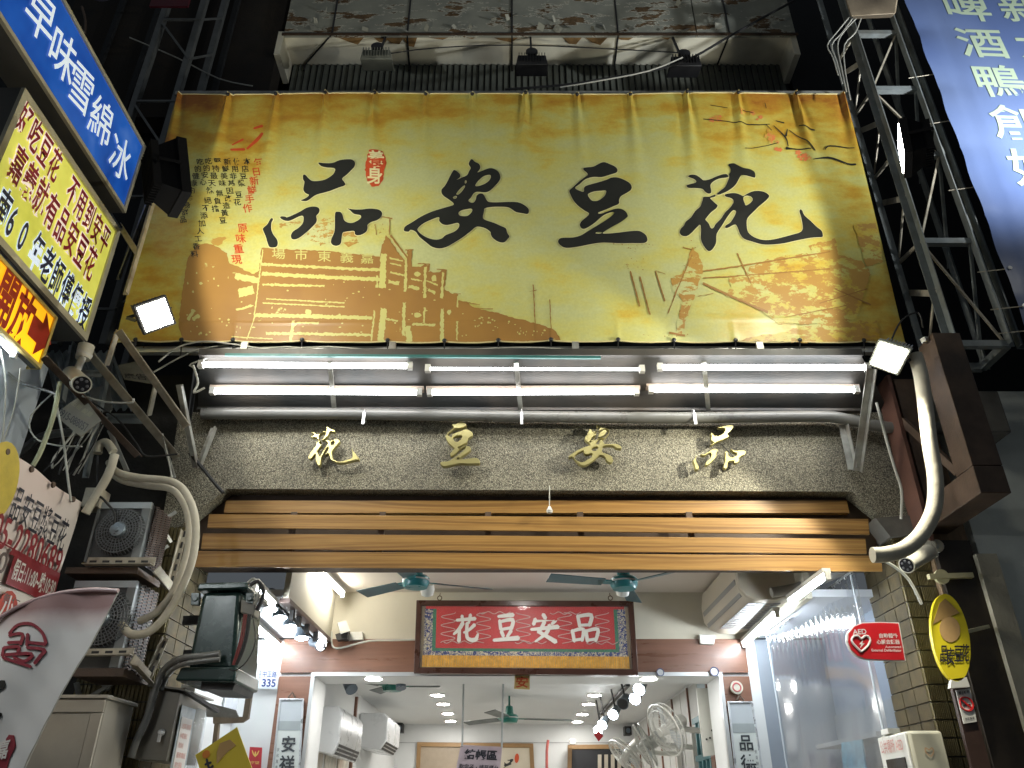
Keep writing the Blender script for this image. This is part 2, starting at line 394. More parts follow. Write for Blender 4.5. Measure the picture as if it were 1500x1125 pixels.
struct('side_wall_right', MB().box(2.62, 2.72, 5.5, YB1, 0, ZL + .05), mat('pale_blue_grey_wall', (.17, .20, .25), .5, var=.1, scale=2, bump=.03))
struct('upper_back_wall', MB().box(X1L, X1R, YB1, YB1 + .25, ZL - .02, ZC1 + .02), M_cream)
# opening into the second room: x 455..1055, top y 990
OL, OR, OT = PY(462, 992, YB1).x, PY(1052, 992, YB1).x, PY(750, 991, YB1).z
struct('back_wall', MB().box(-2.3, OL, YB1 + .02, YB1 + .42, 0, ZL).box(OR, 2.05, YB1 + .02, YB1 + .42, 0, ZL).box(OL, OR, YB1 + .02, YB1 + .42, OT, ZL), M_white)
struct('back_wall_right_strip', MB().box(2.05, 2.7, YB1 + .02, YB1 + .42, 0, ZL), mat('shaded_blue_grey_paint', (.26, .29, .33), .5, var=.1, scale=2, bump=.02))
vl, vr = PY(408, 1000, 6.84).x, PY(1096, 980, 6.84).x
vn = thing('wood_veneer_surround', 'brown wood veneer boarding around the inner doorway', 'wall panelling', (0, YB1, ZL))
for (a, b, c, d) in ((vl, OL - .03, 0, OT), (OR + .03, vr, 0, OT)):
    MB().box(a, b, YB1 - .012, YB1 + .015, c, d).build('panel', M_brown, vn)
for (a, b) in ((vl, .1), (.103, vr)): MB().box(a, b, YB1 - .012, YB1 + .015, OT + .03, ZL).build('panel', M_brown, vn)
fr = MB().box(OL - .03, OR + .03, YB1 - .03, YB1 + .02, OT, OT + .03).box(OL - .03, OL, YB1 - .03, YB1 + .02, 0, OT).box(OR, OR + .03, YB1 - .03, YB1 + .02, 0, OT)
tag(fr.build('door_frame', M_alu), 'thin silver frame around the wide inner doorway', 'door frame')
# second room
R2L, R2R, R2B, Z2 = -1.73, 1.85, 12.8, 2.80
struct('ceiling_inner_room', MB().box(R2L - .1, R2R + .1, YB1 + .42, R2B, Z2, Z2 + .1), M_white)
struct('inner_wall_left', MB().box(R2L - .1, R2L, YB1 + .42, R2B, 0, Z2), M_white)
struct('inner_wall_right', MB().box(R2R, R2R + .1, YB1 + .42, R2B, 0, Z2), M_white)
struct('inner_wall_back', MB().box(R2L, R2R, R2B, R2B + .1, 0, Z2), M_white)

# ================================================================ upper facade: peeling soffit, louvres
ZS, YW, YN = 8.49, 5.6, 5.22
def peel_mat():
    m = NT('peeling_plywood'); p = gpos(m)
    mp = m.n('ShaderNodeMapping'); mp.inputs['Scale'].default_value = (1.2, 3, 3.4); m.l(p, mp.inputs[0])
    base = m.ramp(m.noise(3, 5, .6, p), [(.3, (.20, .21, .18)), (.7, (.30, .305, .25))])
    wd = m.ramp(m.noise(14, 4, .7, p), [(.3, (.05, .03, .012)), (.7, (.18, .11, .05))])
    f = m.ramp(m.noise(2.1, 7, .68, mp.outputs[0]), [(.55, (0, 0, 0)), (.575, (1, 1, 1))])
    f2 = m.ramp(m.noise(2.1, 7, .68, mp.outputs[0]), [(.53, (0, 0, 0)), (.545, (1, 1, 1)), (.56, (0, 0, 0))])
    c = m.mix(f2, m.mix(f, base, wd), (.62, .6, .5)); m.l(c, m.b.inputs['Base Color']); m.b.inputs['Roughness'].default_value = .8
    m.bump(f, .5, .02); return m.m
M_peel = peel_mat()
M_sof = mat('soffit_cream_paint', (.80, .77, .62), .7, var=.12, scale=3, dirt=(.18, .13, .06), dirtamt=.8, bump=.1)
bal = thing('balcony', 'old balcony with peeling plywood fascia and cream soffit above the yellow banner', 'balcony', (0, 5.4, 8.5))
MB().box(-2.30, 2.80, YN + .02, YW, ZS, ZS + .03).build('soffit', M_sof, bal)
for xe in (-2.36, 2.80): MB().box(xe, xe + .06, YN + .02, YW, ZS - .28, ZS + .06).build('end_lip', M_sof, bal)
xs = [-2.30, PY(487, 40, YN).x, PY(597, 40, YN).x, PY(750, 40, YN).x, PY(905, 40, YN).x, 1.86, 2.86]
for i in range(6):
    MB().box(xs[i] + .006, xs[i + 1] - .006, YN + random.uniform(0, .01), YN + .035, ZS - .015, ZS + .62).build('fascia_panel', M_peel, bal)
MB().box(-2.3, 2.9, YN - .03, YN + .06, ZS + .62, ZS + .70).box(-2.31, 2.87, YN - .012, YN + .0, ZS - .03, ZS + .0).build('trim', mat('rotten_wood_trim', (.06, .035, .018), .9, var=.5, scale=12, bump=.6), bal)
# curled flakes of paint and plywood
fl = MB(); random.seed(11)
for i in range(34):
    x = random.uniform(-2.1, 2.2); z = ZS + random.choice((random.uniform(.0, .08), random.uniform(.1, .55)));  s_ = random.uniform(.02, .09)
    a = Vector((x, YN - .008, z)); ang = random.uniform(0, 6.28); d1 = Vector((math.cos(ang), 0, math.sin(ang))) * s_; d2 = Vector((-math.sin(ang), 0, math.cos(ang))) * s_ * random.uniform(.3, .8)
    k = random.uniform(.01, .06)
    fl.add([a, a + d1, a + d1 + d2 + Vector((0, -k, 0)), a + d2 * 1.1 + Vector((0, -k * 1.3, 0))], [(0, 1, 2), (0, 2, 3)])
o = fl.build('paint_flakes', mat('paint_flake', (.34, .34, .28), .8, var=.3, bump=.1), bal); o['kind'] = 'stuff'
# torn soffit ply along the front edge
M_tp = mat('bare_plywood', (.24, .14, .05), .8, var=.5, scale=14, bump=.3); x = -2.1
while x < 1.6:
    w_ = random.uniform(.08, .34); d = random.uniform(.03, .13)
    if random.random() < .68: MB().poly([(x, YN + .02, ZS - .006), (x + w_, YN + .02, ZS - .006), (x + w_ * .7, YN + .02 + d, ZS - .008), (x + w_ * .35, YN + .02 + d * random.uniform(.3, 1), ZS - .008)], (0, 0, -.004)).build('torn_plywood', M_tp, bal)
    x += w_ * random.uniform(.6, 1.3)
for xp, xq in ((487, 448), (597, 600), (750, 750), (905, 900), (1068, 1050)):
    a = PY(xp, 46, YN); b = PY(xq, 95, YW); jt = MB().tube([Vector((a.x, YN + .0, ZS + .6)), Vector((a.x, YN - .004, ZS - .012)), Vector((b.x, YW - .02, ZS - .012)), Vector((b.x + .005, YW - .03, ZS - .12))], .009, 6); jt.build('joint_strip', M_black, bal)
lv = thing('louvre_screen', 'dark vertical louvre slats between the soffit and the yellow banner', 'louvre', (0, YW, 8.2))
s0 = MB().bar((0, 0, 0), (0, 0, .62), .052, .02, (0, 1, 0)).build('slat', mat('grey_green_louvre', (.11, .12, .10), .6, .1, var=.25, bump=.1), lv); s0.parent = None
mesh = s0.data; bpy.data.objects.remove(s0); n = 79; xa, xb = PY(434, 97, YW).x, PY(1140, 97, YW).x
for i in range(n):
    o = bpy.data.objects.new('slat', mesh); C.objects.link(o); o.parent = lv; o.location = (xa + (xb - xa) * i / (n - 1), random.uniform(-.004, .004), -.33); o.rotation_euler = (0, 0, .35)
MB().box(-2.6, 2.9, YW + .1, YW + .13, 7.5, ZS).build('backing', M_black, lv)
MB().box(-2.35, 2.86, YW - .03, YW + .03, ZS - .645, ZS - .6).build('bottom_rail', M_steel, lv)

# old wall pieces, pipes and frames in the dark upper corners
oc = thing('dark_side_wall', 'dark boarded wall left of the balcony under the roof', 'wall', (-3, 5.6, 8))
MB().box(-4.6, -2.36, 5.3, 5.5, 7.4, 11).build('boarding', mat('near_black_boarding', (.018, .013, .008), .9, var=.7, scale=4, bump=.5), oc)  # dark of the upper left corner is put into the base colour
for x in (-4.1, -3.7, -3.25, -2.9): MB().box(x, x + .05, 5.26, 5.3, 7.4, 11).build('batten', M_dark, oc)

# ================================================================ the big yellow banner
B0, B1 = PY(750, 500, 4.55), PY(750, 137, 4.42)
BD = (B1 - B0); BT = BD.length; BD = BD.normalized(); BN = Vector((1, 0, 0)).cross(BD).normalized()
if BN.y > 0: BN = -BN
XL, XR = -2.70, 2.68
GT = [262, 335, 405, 478, 550, 624, 692, 770, 845, 923, 1005, 1080, 1165, 1235]
GB = [200, 267, 342, 443, 568, 651, 730, 807, 905, 987, 1077, 1171, 1265]
GX = [PL(g, 138, B0, BN).x for g in GT]; GBX = [PL(g, 500, B0, BN).x for g in GB]
rs = random.Random(3); GA = [rs.uniform(.6, 1.3) for _ in GX]; GL = [rs.uniform(-.05, .05) for _ in GX]
def disp(x, t):
    u = BT - t; d = .006 * math.sin(x * 2.3 + t * 1.7) + .004 * math.sin(x * 4.1 - t * 2.2)
    for g, a, l in zip(GX, GA, GL):
        dx = x - g - l * u; w_ = .013 + .05 * u
        if abs(dx) < w_ * 4: d += a * .034 * math.exp(-(dx / w_) ** 2) * math.exp(-u / .55) - a * .012 * math.exp(-((abs(dx) - w_ * 1.8) / w_) ** 2) * math.exp(-u / .5)
    for g in GBX:
        dx = x - g; w_ = .015 + .06 * t
        if abs(dx) < w_ * 4: d += .006 * math.exp(-(dx / w_) ** 2) * math.exp(-t / .12)
    d += .0035 * math.exp(-((t - .16 - .02 * math.sin(x)) / .012) ** 2)
    return d
def bpt(px, py, lift=.005):
    p = PL(px, py, B0, BN); return p + BN * (lift + disp(p.x, (p - B0).dot(BD)))
def paper(m):
    p = gpos(m); sx = m.n('ShaderNodeSeparateXYZ'); m.l(p, sx.inputs[0])
    mp = m.n('ShaderNodeMapping'); mp.inputs['Scale'].default_value = (1.0, .2, 2.0); m.l(p, mp.inputs[0])
    n1 = m.noise(2.2, 9, .62, mp.outputs[0])
    def mr(s_, a, b, c, d):
        x = m.n('ShaderNodeMapRange'); m.l(s_, x.inputs[0]); x.inputs[1].default_value = a; x.inputs[2].default_value = b; x.inputs[3].default_value = c; x.inputs[4].default_value = d; return x.outputs[0]
    def mth(op, a, b):
        x = m.n('ShaderNodeMath', operation=op)
        for i, v in ((0, a), (1, b)):
            if isinstance(v, (int, float)): x.inputs[i].default_value = v
            else: m.l(v, x.inputs[i])
        return x.outputs[0]
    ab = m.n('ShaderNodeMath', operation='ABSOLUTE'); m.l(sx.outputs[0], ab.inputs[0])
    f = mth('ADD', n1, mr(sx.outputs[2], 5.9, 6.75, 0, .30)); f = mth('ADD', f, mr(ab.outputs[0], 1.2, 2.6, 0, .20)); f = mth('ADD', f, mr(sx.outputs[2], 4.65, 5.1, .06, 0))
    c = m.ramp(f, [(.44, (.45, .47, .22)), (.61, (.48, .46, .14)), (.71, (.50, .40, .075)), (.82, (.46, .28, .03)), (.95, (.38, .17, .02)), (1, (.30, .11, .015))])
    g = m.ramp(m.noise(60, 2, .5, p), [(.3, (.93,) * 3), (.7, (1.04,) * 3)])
    return m.mix(1., c, g, 'MULTIPLY'), p
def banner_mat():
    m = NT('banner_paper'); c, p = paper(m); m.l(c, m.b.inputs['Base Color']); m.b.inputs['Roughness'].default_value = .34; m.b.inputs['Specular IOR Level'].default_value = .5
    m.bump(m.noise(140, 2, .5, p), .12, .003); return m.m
def print_mat(name, lo, hi, t0, t1, scale, sc3=(1, 1, 1)):
    m = NT(name); c, p = paper(m); mp = m.n('ShaderNodeMapping'); mp.inputs['Scale'].default_value = sc3; m.l(p, mp.inputs[0])
    ink = m.ramp(m.noise(1.5, 4, .6, p), [(.3, lo), (.7, hi)]); f = m.ramp(m.noise(scale, 7, .7, mp.outputs[0]), [(t0, (0, 0, 0)), (t1, (1, 1, 1))])
    m.l(m.mix(f, c, ink), m.b.inputs['Base Color']); m.b.inputs['Roughness'].default_value = .42; m.b.inputs['Specular IOR Level'].default_value = .35; return m.m
ban = thing('yellow_shop_banner', 'huge golden banner with four black brush characters and an old street print', 'banner', B0)
NX, NTT = 420, 110; bm = MB(); V = []
for j in range(NTT + 1):
    t = BT * j / NTT
    for i in range(NX + 1):
        x = XL + (XR - XL) * i / NX; p = B0 + BD * t; p = Vector((x, p.y, p.z)) + BN * disp(x, t)
        if j < 3:
            dmin = min(abs(x - g) for g in GBX); p.z += (-.012 * min(1, dmin / .15) ** .6 + .006) * (1 - j / 3)
        V.append(p)
bm.add(V, [(j * (NX + 1) + i, j * (NX + 1) + i + 1, (j + 1) * (NX + 1) + i + 1, (j + 1) * (NX + 1) + i) for j in range(NTT) for i in range(NX)], True)
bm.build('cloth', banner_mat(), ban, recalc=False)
eg = MB()
eg.tube([Vector((x, B0.y, B0.z)) + BN * disp(x, 0) + Vector((0, 0, -.012 * min(1, min(abs(x - g) for g in GBX) / .15) ** .6 + .004)) for x in [XL + (XR - XL) * i / 300 for i in range(301)]], .006, 6)
eg.tube([Vector((x, B1.y, B1.z)) + BN * disp(x, BT) for x in [XL + (XR - XL) * i / 300 for i in range(301)]], .006, 6)
eg.build('hem', mat('banner_hem', (.62, .55, .28), .5, var=.1, bump=0), ban)
def z_ring(ring, s_, ox, oy): return [(x / s_ + ox, y / s_ + oy) for x, y in ring]
G_pin = [[(650, 150), (700, 150), (800, 140), (880, 112), (960, 102), (1020, 105), (1050, 135), (1045, 180), (1010, 220), (960, 270), (910, 312), (930, 345), (945, 375), (925, 393), (870, 410), (780, 445), (700, 472), (640, 490), (590, 515), (540, 550), (500, 560), (455, 550), (500, 530), (545, 495), (510, 475), (488, 450), (482, 420), (495, 350), (480, 325), (478, 285), (488, 268), (510, 275), (540, 310), (580, 340), (640, 345), (710, 330), (770, 295), (815, 255), (832, 210), (800, 195), (730, 195), (680, 185)],
 [(145, 750), (150, 770), (135, 800), (132, 870), (155, 930), (190, 975), (203, 1020), (190, 1060), (150, 1072), (110, 1065), (90, 1020), (70, 950), (40, 880), (50, 855), (90, 815), (115, 770), (130, 752)],
 [(228, 745), (240, 728), (285, 730), (305, 738), (380, 705), (450, 670), (510, 635), (580, 620), (640, 628), (662, 655), (655, 690), (625, 725), (632, 760), (622, 800), (560, 865), (500, 915), (440, 960), (390, 980), (355, 972), (345, 935), (370, 890), (430, 850), (475, 800), (485, 745), (470, 720), (430, 730), (370, 760), (320, 778), (270, 772)],
 [(830, 690), (860, 672), (895, 680), (915, 715), (930, 765), (970, 792), (1020, 798), (1080, 775), (1115, 745), (1110, 720), (1060, 708), (1030, 695), (990, 655), (965, 638), (1050, 652), (1130, 655), (1210, 645), (1290, 650), (1335, 670), (1350, 705), (1330, 745), (1290, 775), (1230, 795), (1190, 825), (1190, 860), (1175, 900), (1130, 930), (1080, 940), (1050, 925), (1045, 895), (1020, 888), (950, 895), (915, 905), (905, 950), (895, 1020), (860, 1048), (815, 1045), (785, 1015), (790, 970), (820, 900), (828, 820)]]
G_an = [[(605, 195), (640, 215), (672, 250), (665, 280), (630, 305), (690, 278), (745, 255), (765, 215), (785, 180), (765, 145), (765, 120), (795, 82), (830, 110), (870, 125), (890, 155), (885, 190), (860, 225), (920, 200), (990, 175), (1040, 182), (1090, 215), (1110, 260), (1100, 310), (1050, 370), (990, 425), (940, 440), (860, 438), (820, 455), (790, 500), (762, 530), (775, 550), (815, 555), (840, 520), (850, 480), (880, 455), (915, 455), (940, 485), (965, 530), (1000, 545), (1100, 545), (1200, 540), (1300, 548), (1370, 575), (1420, 620), (1412, 672), (1350, 668), (1280, 655), (1230, 620), (1180, 598), (1080, 595), (1010, 600), (940, 615), (930, 650), (920, 720), (960, 745), (1040, 770), (1110, 800), (1170, 830), (1185, 880), (1210, 920), (1190, 950), (1150, 985), (1090, 978), (1030, 940), (1005, 900), (1000, 870), (950, 835), (890, 818), (840, 820), (780, 870), (700, 930), (610, 985), (520, 1035), (440, 1052), (360, 1035), (300, 990), (220, 925), (180, 870), (125, 848), (105, 868), (60, 862), (50, 840), (70, 805), (140, 765), (240, 705), (360, 650), (480, 612), (560, 590), (600, 570), (560, 530), (500, 490), (468, 455), (465, 410), (500, 370), (530, 320), (560, 260), (585, 215)],
 [(990, 248), (1005, 265), (990, 305), (940, 345), (870, 372), (838, 373), (850, 340), (885, 300), (930, 262)],
 [(655, 660), (690, 638), (740, 628), (785, 622), (803, 635), (790, 665), (750, 698), (700, 700), (660, 690)],
 [(435, 712), (438, 750), (470, 785), (520, 798), (590, 785), (640, 775), (660, 795), (645, 835), (600, 870), (510, 905), (470, 940), (410, 955), (340, 945), (270, 915), (215, 870), (205, 835), (260, 785), (340, 745)],
 [(718, 368), (720, 385), (690, 430), (650, 465), (628, 460), (650, 425), (690, 385)], [(592, 495), (620, 480), (635, 490), (620, 510), (600, 510)], [(722, 318), (738, 315), (738, 340), (722, 345)]]
G_dou = [[(635, 92), (700, 115), (760, 145), (785, 180), (770, 212), (700, 235), (610, 260), (520, 258), (430, 290), (370, 340), (318, 380), (370, 415), (412, 425), (415, 385), (440, 360), (540, 325), (660, 290), (720, 265), (790, 265), (860, 290), (920, 330), (940, 375), (925, 410), (870, 445), (820, 475), (800, 520), (800, 555), (740, 585), (660, 620), (572, 656), (600, 665), (690, 635), (760, 612), (820, 612), (870, 640), (895, 685), (885, 710), (820, 760), (720, 815), (640, 865), (622, 886), (700, 885), (800, 875), (900, 862), (1000, 855), (1050, 870), (1095, 905), (1112, 950), (1100, 980), (1060, 993), (950, 993), (820, 995), (700, 990), (600, 990), (480, 1010), (350, 1035), (220, 1047), (160, 1020), (130, 980), (145, 945), (190, 932), (290, 930), (370, 912), (430, 880), (520, 825), (600, 775), (690, 715), (745, 665), (738, 648), (700, 655), (640, 680), (600, 710), (540, 765), (470, 815), (420, 838), (385, 830), (368, 790), (385, 755), (430, 715), (470, 670), (420, 635), (350, 580), (300, 520), (270, 460), (255, 410), (290, 375), (350, 320), (410, 275), (455, 240), (445, 215), (410, 185), (412, 165), (450, 155), (520, 140), (580, 110)],
 [(655, 410), (655, 440), (630, 480), (570, 520), (510, 525), (480, 500), (458, 465), (470, 445), (530, 420), (600, 412)], [(542, 885), (560, 872), (608, 872), (603, 884), (570, 891)]]
G_hua = [[(120, 235), (145, 222), (200, 228), (250, 255), (275, 270), (340, 258), (410, 230), (470, 210), (510, 210), (525, 235), (500, 245), (430, 255), (370, 285), (345, 320), (355, 370), (350, 395), (325, 402), (290, 385), (265, 360), (200, 355), (130, 350), (105, 330), (125, 315), (195, 300), (190, 275), (145, 252)],
 [(540, 105), (580, 102), (620, 125), (675, 155), (740, 165), (785, 190), (792, 240), (770, 245), (710, 232), (655, 225), (630, 255), (600, 310), (550, 355), (490, 390), (430, 412), (412, 405), (440, 375), (490, 335), (520, 270), (535, 225), (530, 212), (548, 180), (540, 145), (522, 120)],
 [(280, 435), (335, 430), (385, 410), (398, 418), (390, 432), (345, 445), (350, 455), (400, 500), (418, 520), (400, 550), (350, 590), (300, 650), (298, 665), (330, 700), (350, 742), (375, 740), (400, 700), (450, 650), (490, 590), (540, 540), (575, 490), (570, 460), (540, 442), (500, 432), (488, 412), (520, 400), (590, 395), (640, 412), (670, 428), (700, 413), (760, 385), (820, 375), (880, 385), (925, 415), (928, 440), (890, 480), (830, 530), (780, 580), (730, 630), (708, 670), (710, 740), (725, 790), (780, 835), (860, 862), (950, 862), (1060, 840), (1160, 815), (1230, 795), (1258, 770), (1262, 720), (1245, 640), (1230, 585), (1240, 565), (1260, 580), (1280, 625), (1340, 680), (1400, 740), (1450, 785), (1460, 840), (1420, 845), (1340, 850), (1200, 875), (1080, 900), (960, 910), (860, 908), (760, 880), (680, 850), (640, 800), (620, 745), (600, 710), (570, 715), (520, 740), (495, 738), (500, 715), (540, 690), (570, 650), (600, 590), (590, 568), (560, 575), (510, 640), (460, 720), (410, 800), (405, 880), (385, 930), (350, 970), (320, 970), (290, 940), (255, 880), (248, 820), (250, 760), (240, 715), (200, 750), (150, 800), (110, 825), (60, 820), (38, 790), (50, 750), (80, 720), (100, 680), (150, 640), (190, 580), (240, 535), (258, 490), (270, 450)],
 [(675, 442), (700, 428), (745, 435), (765, 460), (750, 490), (700, 522), (688, 500), (676, 472)]]
GL4 = {'品': ([z_ring(r, 7.5, 380, 220) for r in G_pin]), '安': ([z_ring(r, 7.5, 585, 225) for r in G_an]),
       '豆': ([z_ring(r, 7.5, 800, 225) for r in G_dou]), '花': ([z_ring(r, 6.818, 990, 225) for r in G_hua])}
def proj_fill(mb, rings, lift=.005, smooth=3):
    vf = dice(fill(rings, smooth=smooth), 7); mb.add([bpt(v[0], v[1], lift) for v in vf[0]], vf[1]); return mb
M_ink = mat('banner_black_ink', (.018, .019, .016), .42, var=.15, scale=3, bump=0)
for k in '品安豆花':
    o = proj_fill(MB(), GL4[k], .008).build('brush_character', M_ink, ban, recalc=False); o['label'] = 'large black brush character ' + k
M_halo = mat('pale_outline', (.70, .66, .36), .45, var=.05, bump=0)
def halo(k):
    vf = dice(fill(GL4[k], off=.7, smooth=3), 7); MB().add([bpt(v[0], v[1], .006) for v in vf[0]], vf[1]).build('pale_outline', M_halo, ban, recalc=False)
for k in '品安豆花': halo(k)
# old street print: brown silhouettes with paper coloured details
P_brown = print_mat('print_brown', (.33, .18, .045), (.25, .13, .04), .30, .33, 5)
P_brown2 = print_mat('print_brown_broken', (.42, .26, .06), (.34, .18, .045), .47, .50, 9, (1, 1, 1.6))
P_paper = print_mat('print_paper_gap', (.47, .46, .18), (.48, .45, .14), 0, .01, 5)
def jag(poly, amp=1.2, step=3, seed=1):
    r_ = random.Random(seed); out = []
    for i in range(len(poly)):
        a, b = Vector(poly[i]), Vector(poly[(i + 1) % len(poly)]); n = max(1, int((b - a).length / step))
        for k in range(n): q = a.lerp(b, k / n); out.append((q.x + r_.uniform(-amp, amp), q.y + r_.uniform(-amp, amp)))
    return out
pr = MB()
for i, P in enumerate([[(383, 363), (480, 367), (556, 376), (559, 362), (566, 345), (572, 352), (584, 371), (593, 382), (597, 367), (604, 367), (603, 391), (616, 392), (622, 388), (630, 389), (628, 398), (643, 400), (648, 395), (655, 396), (651, 424), (662, 430), (672, 431), (670, 440), (684, 442), (692, 450), (705, 453), (730, 459), (760, 468), (790, 476), (812, 484), (822, 500), (700, 501), (560, 501), (400, 501), (270, 500), (262, 478), (268, 430), (276, 380), (290, 360), (304, 357), (320, 363), (333, 372), (336, 386), (350, 392), (372, 402), (380, 396)]]):
    proj_fill(pr, [jag(P, .8, 3, i)], .004, 0)
pr.build('street_print', P_brown, ban, recalc=False)
pp = MB(); bars = [((383, 387), (556, 396), 4), ((384, 401), (560, 410), 5.5), ((384, 417), (475, 419), 3), ((390, 438), (505, 444), 2), ((385, 444), (505, 450), 1.8), ((374, 462), (545, 466), 5.5), ((435, 474), (468, 474), 2.5), ((390, 489), (545, 491), 4), ((340, 494), (400, 497), 1.6),
 ((562, 372), (560, 422), 9), ((553, 404), (552, 421), 3), ((563, 452), (557, 500), 9), ((549, 455), (544, 500), 2.4), ((595, 372), (594, 428), 3.6), ((592, 443), (591, 492), 4.5), ((623, 392), (622, 436), 4), ((622, 450), (621, 473), 3), ((649, 400), (647, 438), 3.5), ((648, 452), (647, 500), 5), ((671, 434), (670, 450), 2), ((670, 470), (669, 498), 2.6),
 ((571, 378), (590, 383), 2.5), ((571, 386), (588, 390), 2), ((572, 399), (592, 404), 2.5), ((569, 413), (585, 416), 5), ((598, 420), (614, 423), 5), ((602, 409), (618, 412), 2), ((626, 412), (641, 418), 2), ((627, 425), (638, 430), 4), ((604, 475), (638, 476), 3), ((565, 468), (583, 470), 3), ((596, 478), (600, 500), 9),
 ((385, 366), (372, 470), 1.8), ((372, 470), (362, 498), 1.5), ((346, 455), (370, 448), 3), ((350, 430), (372, 425), 12), ((345, 405), (380, 412), 9), ((285, 455), (276, 470), 5), ((283, 470), (292, 463), 5), ((430, 470), (426, 500), 5), ((438, 473), (430, 478), 3)]
for i, (a, b, w_) in enumerate(bars):
    a, b = Vector(a), Vector(b); t = (b - a).normalized(); nn = Vector((-t.y, t.x)) * w_ / 2
    proj_fill(pp, [jag([tuple(a + nn), tuple(b + nn), tuple(b - nn), tuple(a - nn)], min(1.0, w_ * .3), 2.2, i + 20)], .0052, 0)
rr = random.Random(5)
blobs = [(612, 402, 5, 4), (636, 408, 4, 6), (611, 462, 6, 4), (452, 458, 6, 5), (658, 457, 3, 4)] + [(rr.uniform(275, 372), rr.uniform(395, 495), rr.uniform(.6, 2.6), rr.uniform(.6, 2)) for _ in range(34)] + [(rr.uniform(395, 690), rr.uniform(400, 495), rr.uniform(.5, 2.), rr.uniform(.5, 1.4)) for _ in range(46)] + [(rr.uniform(690, 800), 0, rr.uniform(.6, 1.8), rr.uniform(.6, 1.8)) for _ in range(34)]
for i, (x, y, a, b) in enumerate(blobs):
    if y == 0: y = 455 + (x - 690) * .23 + rr.uniform(3, 22)
    proj_fill(pp, [[(x + a * rr.uniform(.7, 1.2) * math.cos(k * .785), y + b * rr.uniform(.7, 1.2) * math.sin(k * .785)) for k in range(8)]], .0058 + i * 1e-5, 0)
pp.build('print_highlights', P_paper, ban, recalc=False)
# broken tree foliage, poles, rickshaw
p2 = MB()
for i, P in enumerate([[(452, 330), (478, 318), (500, 318), (505, 332), (498, 352), (470, 358), (450, 350)], [(500, 338), (520, 338), (526, 355), (512, 362), (502, 356)], [(408, 328), (440, 322), (442, 327), (408, 333)], [(320, 362), (300, 352), (335, 348)],
  [(1015, 360), (1030, 385), (1030, 400), (1022, 420), (1012, 450), (1002, 478), (998, 492), (990, 492), (992, 470), (1000, 440), (985, 425), (983, 408), (998, 402), (1006, 385)],
  [(1068, 404), (1095, 402), (1098, 390), (1130, 378), (1175, 372), (1215, 372), (1262, 384), (1275, 400), (1262, 440), (1255, 468), (1230, 472), (1180, 476), (1140, 474), (1118, 458), (1095, 445), (1062, 432), (1070, 420)],
  [(1100, 494), (1150, 486), (1175, 478), (1230, 472), (1285, 470), (1290, 498), (1200, 502), (1080, 500)], [(1185, 360), (1222, 352), (1228, 375), (1205, 380), (1190, 374)], [(1250, 330), (1282, 330), (1292, 385), (1268, 392)]]):
    proj_fill(p2, [jag(P, 1.4, 3, i + 60)], .004 + i * .00012, 0)
p2.build('rickshaw_print', P_brown2, ban, recalc=False)
p3 = MB(); thin = [((781, 418), (785, 500), 1.6), ((776, 428), (786, 426), 1), ((805, 440), (808, 500), 1.2), ((923, 398), (937, 450), 2), ((937, 406), (952, 462), 2), ((960, 398), (974, 442), 2), ((960, 397), (975, 402), 1), ((1014, 373), (987, 435), 1.6), ((1010, 380), (978, 460), 1.2), ((1030, 397), (1215, 370), 2.2), ((1030, 407), (1215, 395), 1.6), ((1030, 415), (1125, 458), 3.5), ((1080, 370), (1100, 415), 1.8), ((1022, 434), (1045, 430), 1), ((980, 488), (1003, 492), 3), ((1000, 362), (1014, 366), 1.5), ((572, 345), (598, 380), 2.5), ((594, 367), (606, 367), 1.6), ((612, 387), (630, 388), 1.6), ((640, 395), (655, 396), 1.4), ((664, 430), (675, 431), 1.2), ((672, 441), (703, 447), 1.2), ((700, 452), (722, 453), 1), ((549, 329), (552, 345), 1), ((560, 318), (575, 321), 2), ((571, 321), (570, 345), 1.2), ((1200, 445), (1270, 424), 1.6), ((1150, 465), (1240, 448), 1.2), ((1222, 424), (1275, 447), 2)]
for i, (a, b, w_) in enumerate(thin):
    a, b = Vector(a), Vector(b); t = (b - a).normalized(); nn = Vector((-t.y, t.x)) * w_ / 2
    proj_fill(p3, [jag([tuple(a + nn), tuple(b + nn), tuple(b - nn), tuple(a - nn)], .4, 3, i + 90)], .0056 + i * 5e-5, 0)
for i in range(90):
    c0 = rr.choice([(925, 388, 18, 7), (925, 360, 30, 5), (960, 492, 40, 4), (1010, 390, 14, 30), (560, 335, 20, 12), (480, 340, 30, 16)])
    x, y = c0[0] + rr.gauss(0, 1) * c0[2] * .6, min(496, c0[1] + rr.gauss(0, 1) * c0[3] * .6); a = rr.uniform(.4, 1.3)
    proj_fill(p3, [[(x - a, y), (x, y - a * .7), (x + a, y + .2), (x, y + a * .6)]], .0072 + i * 1e-5, 0)
p3.build('line_print', P_brown, ban, recalc=False)
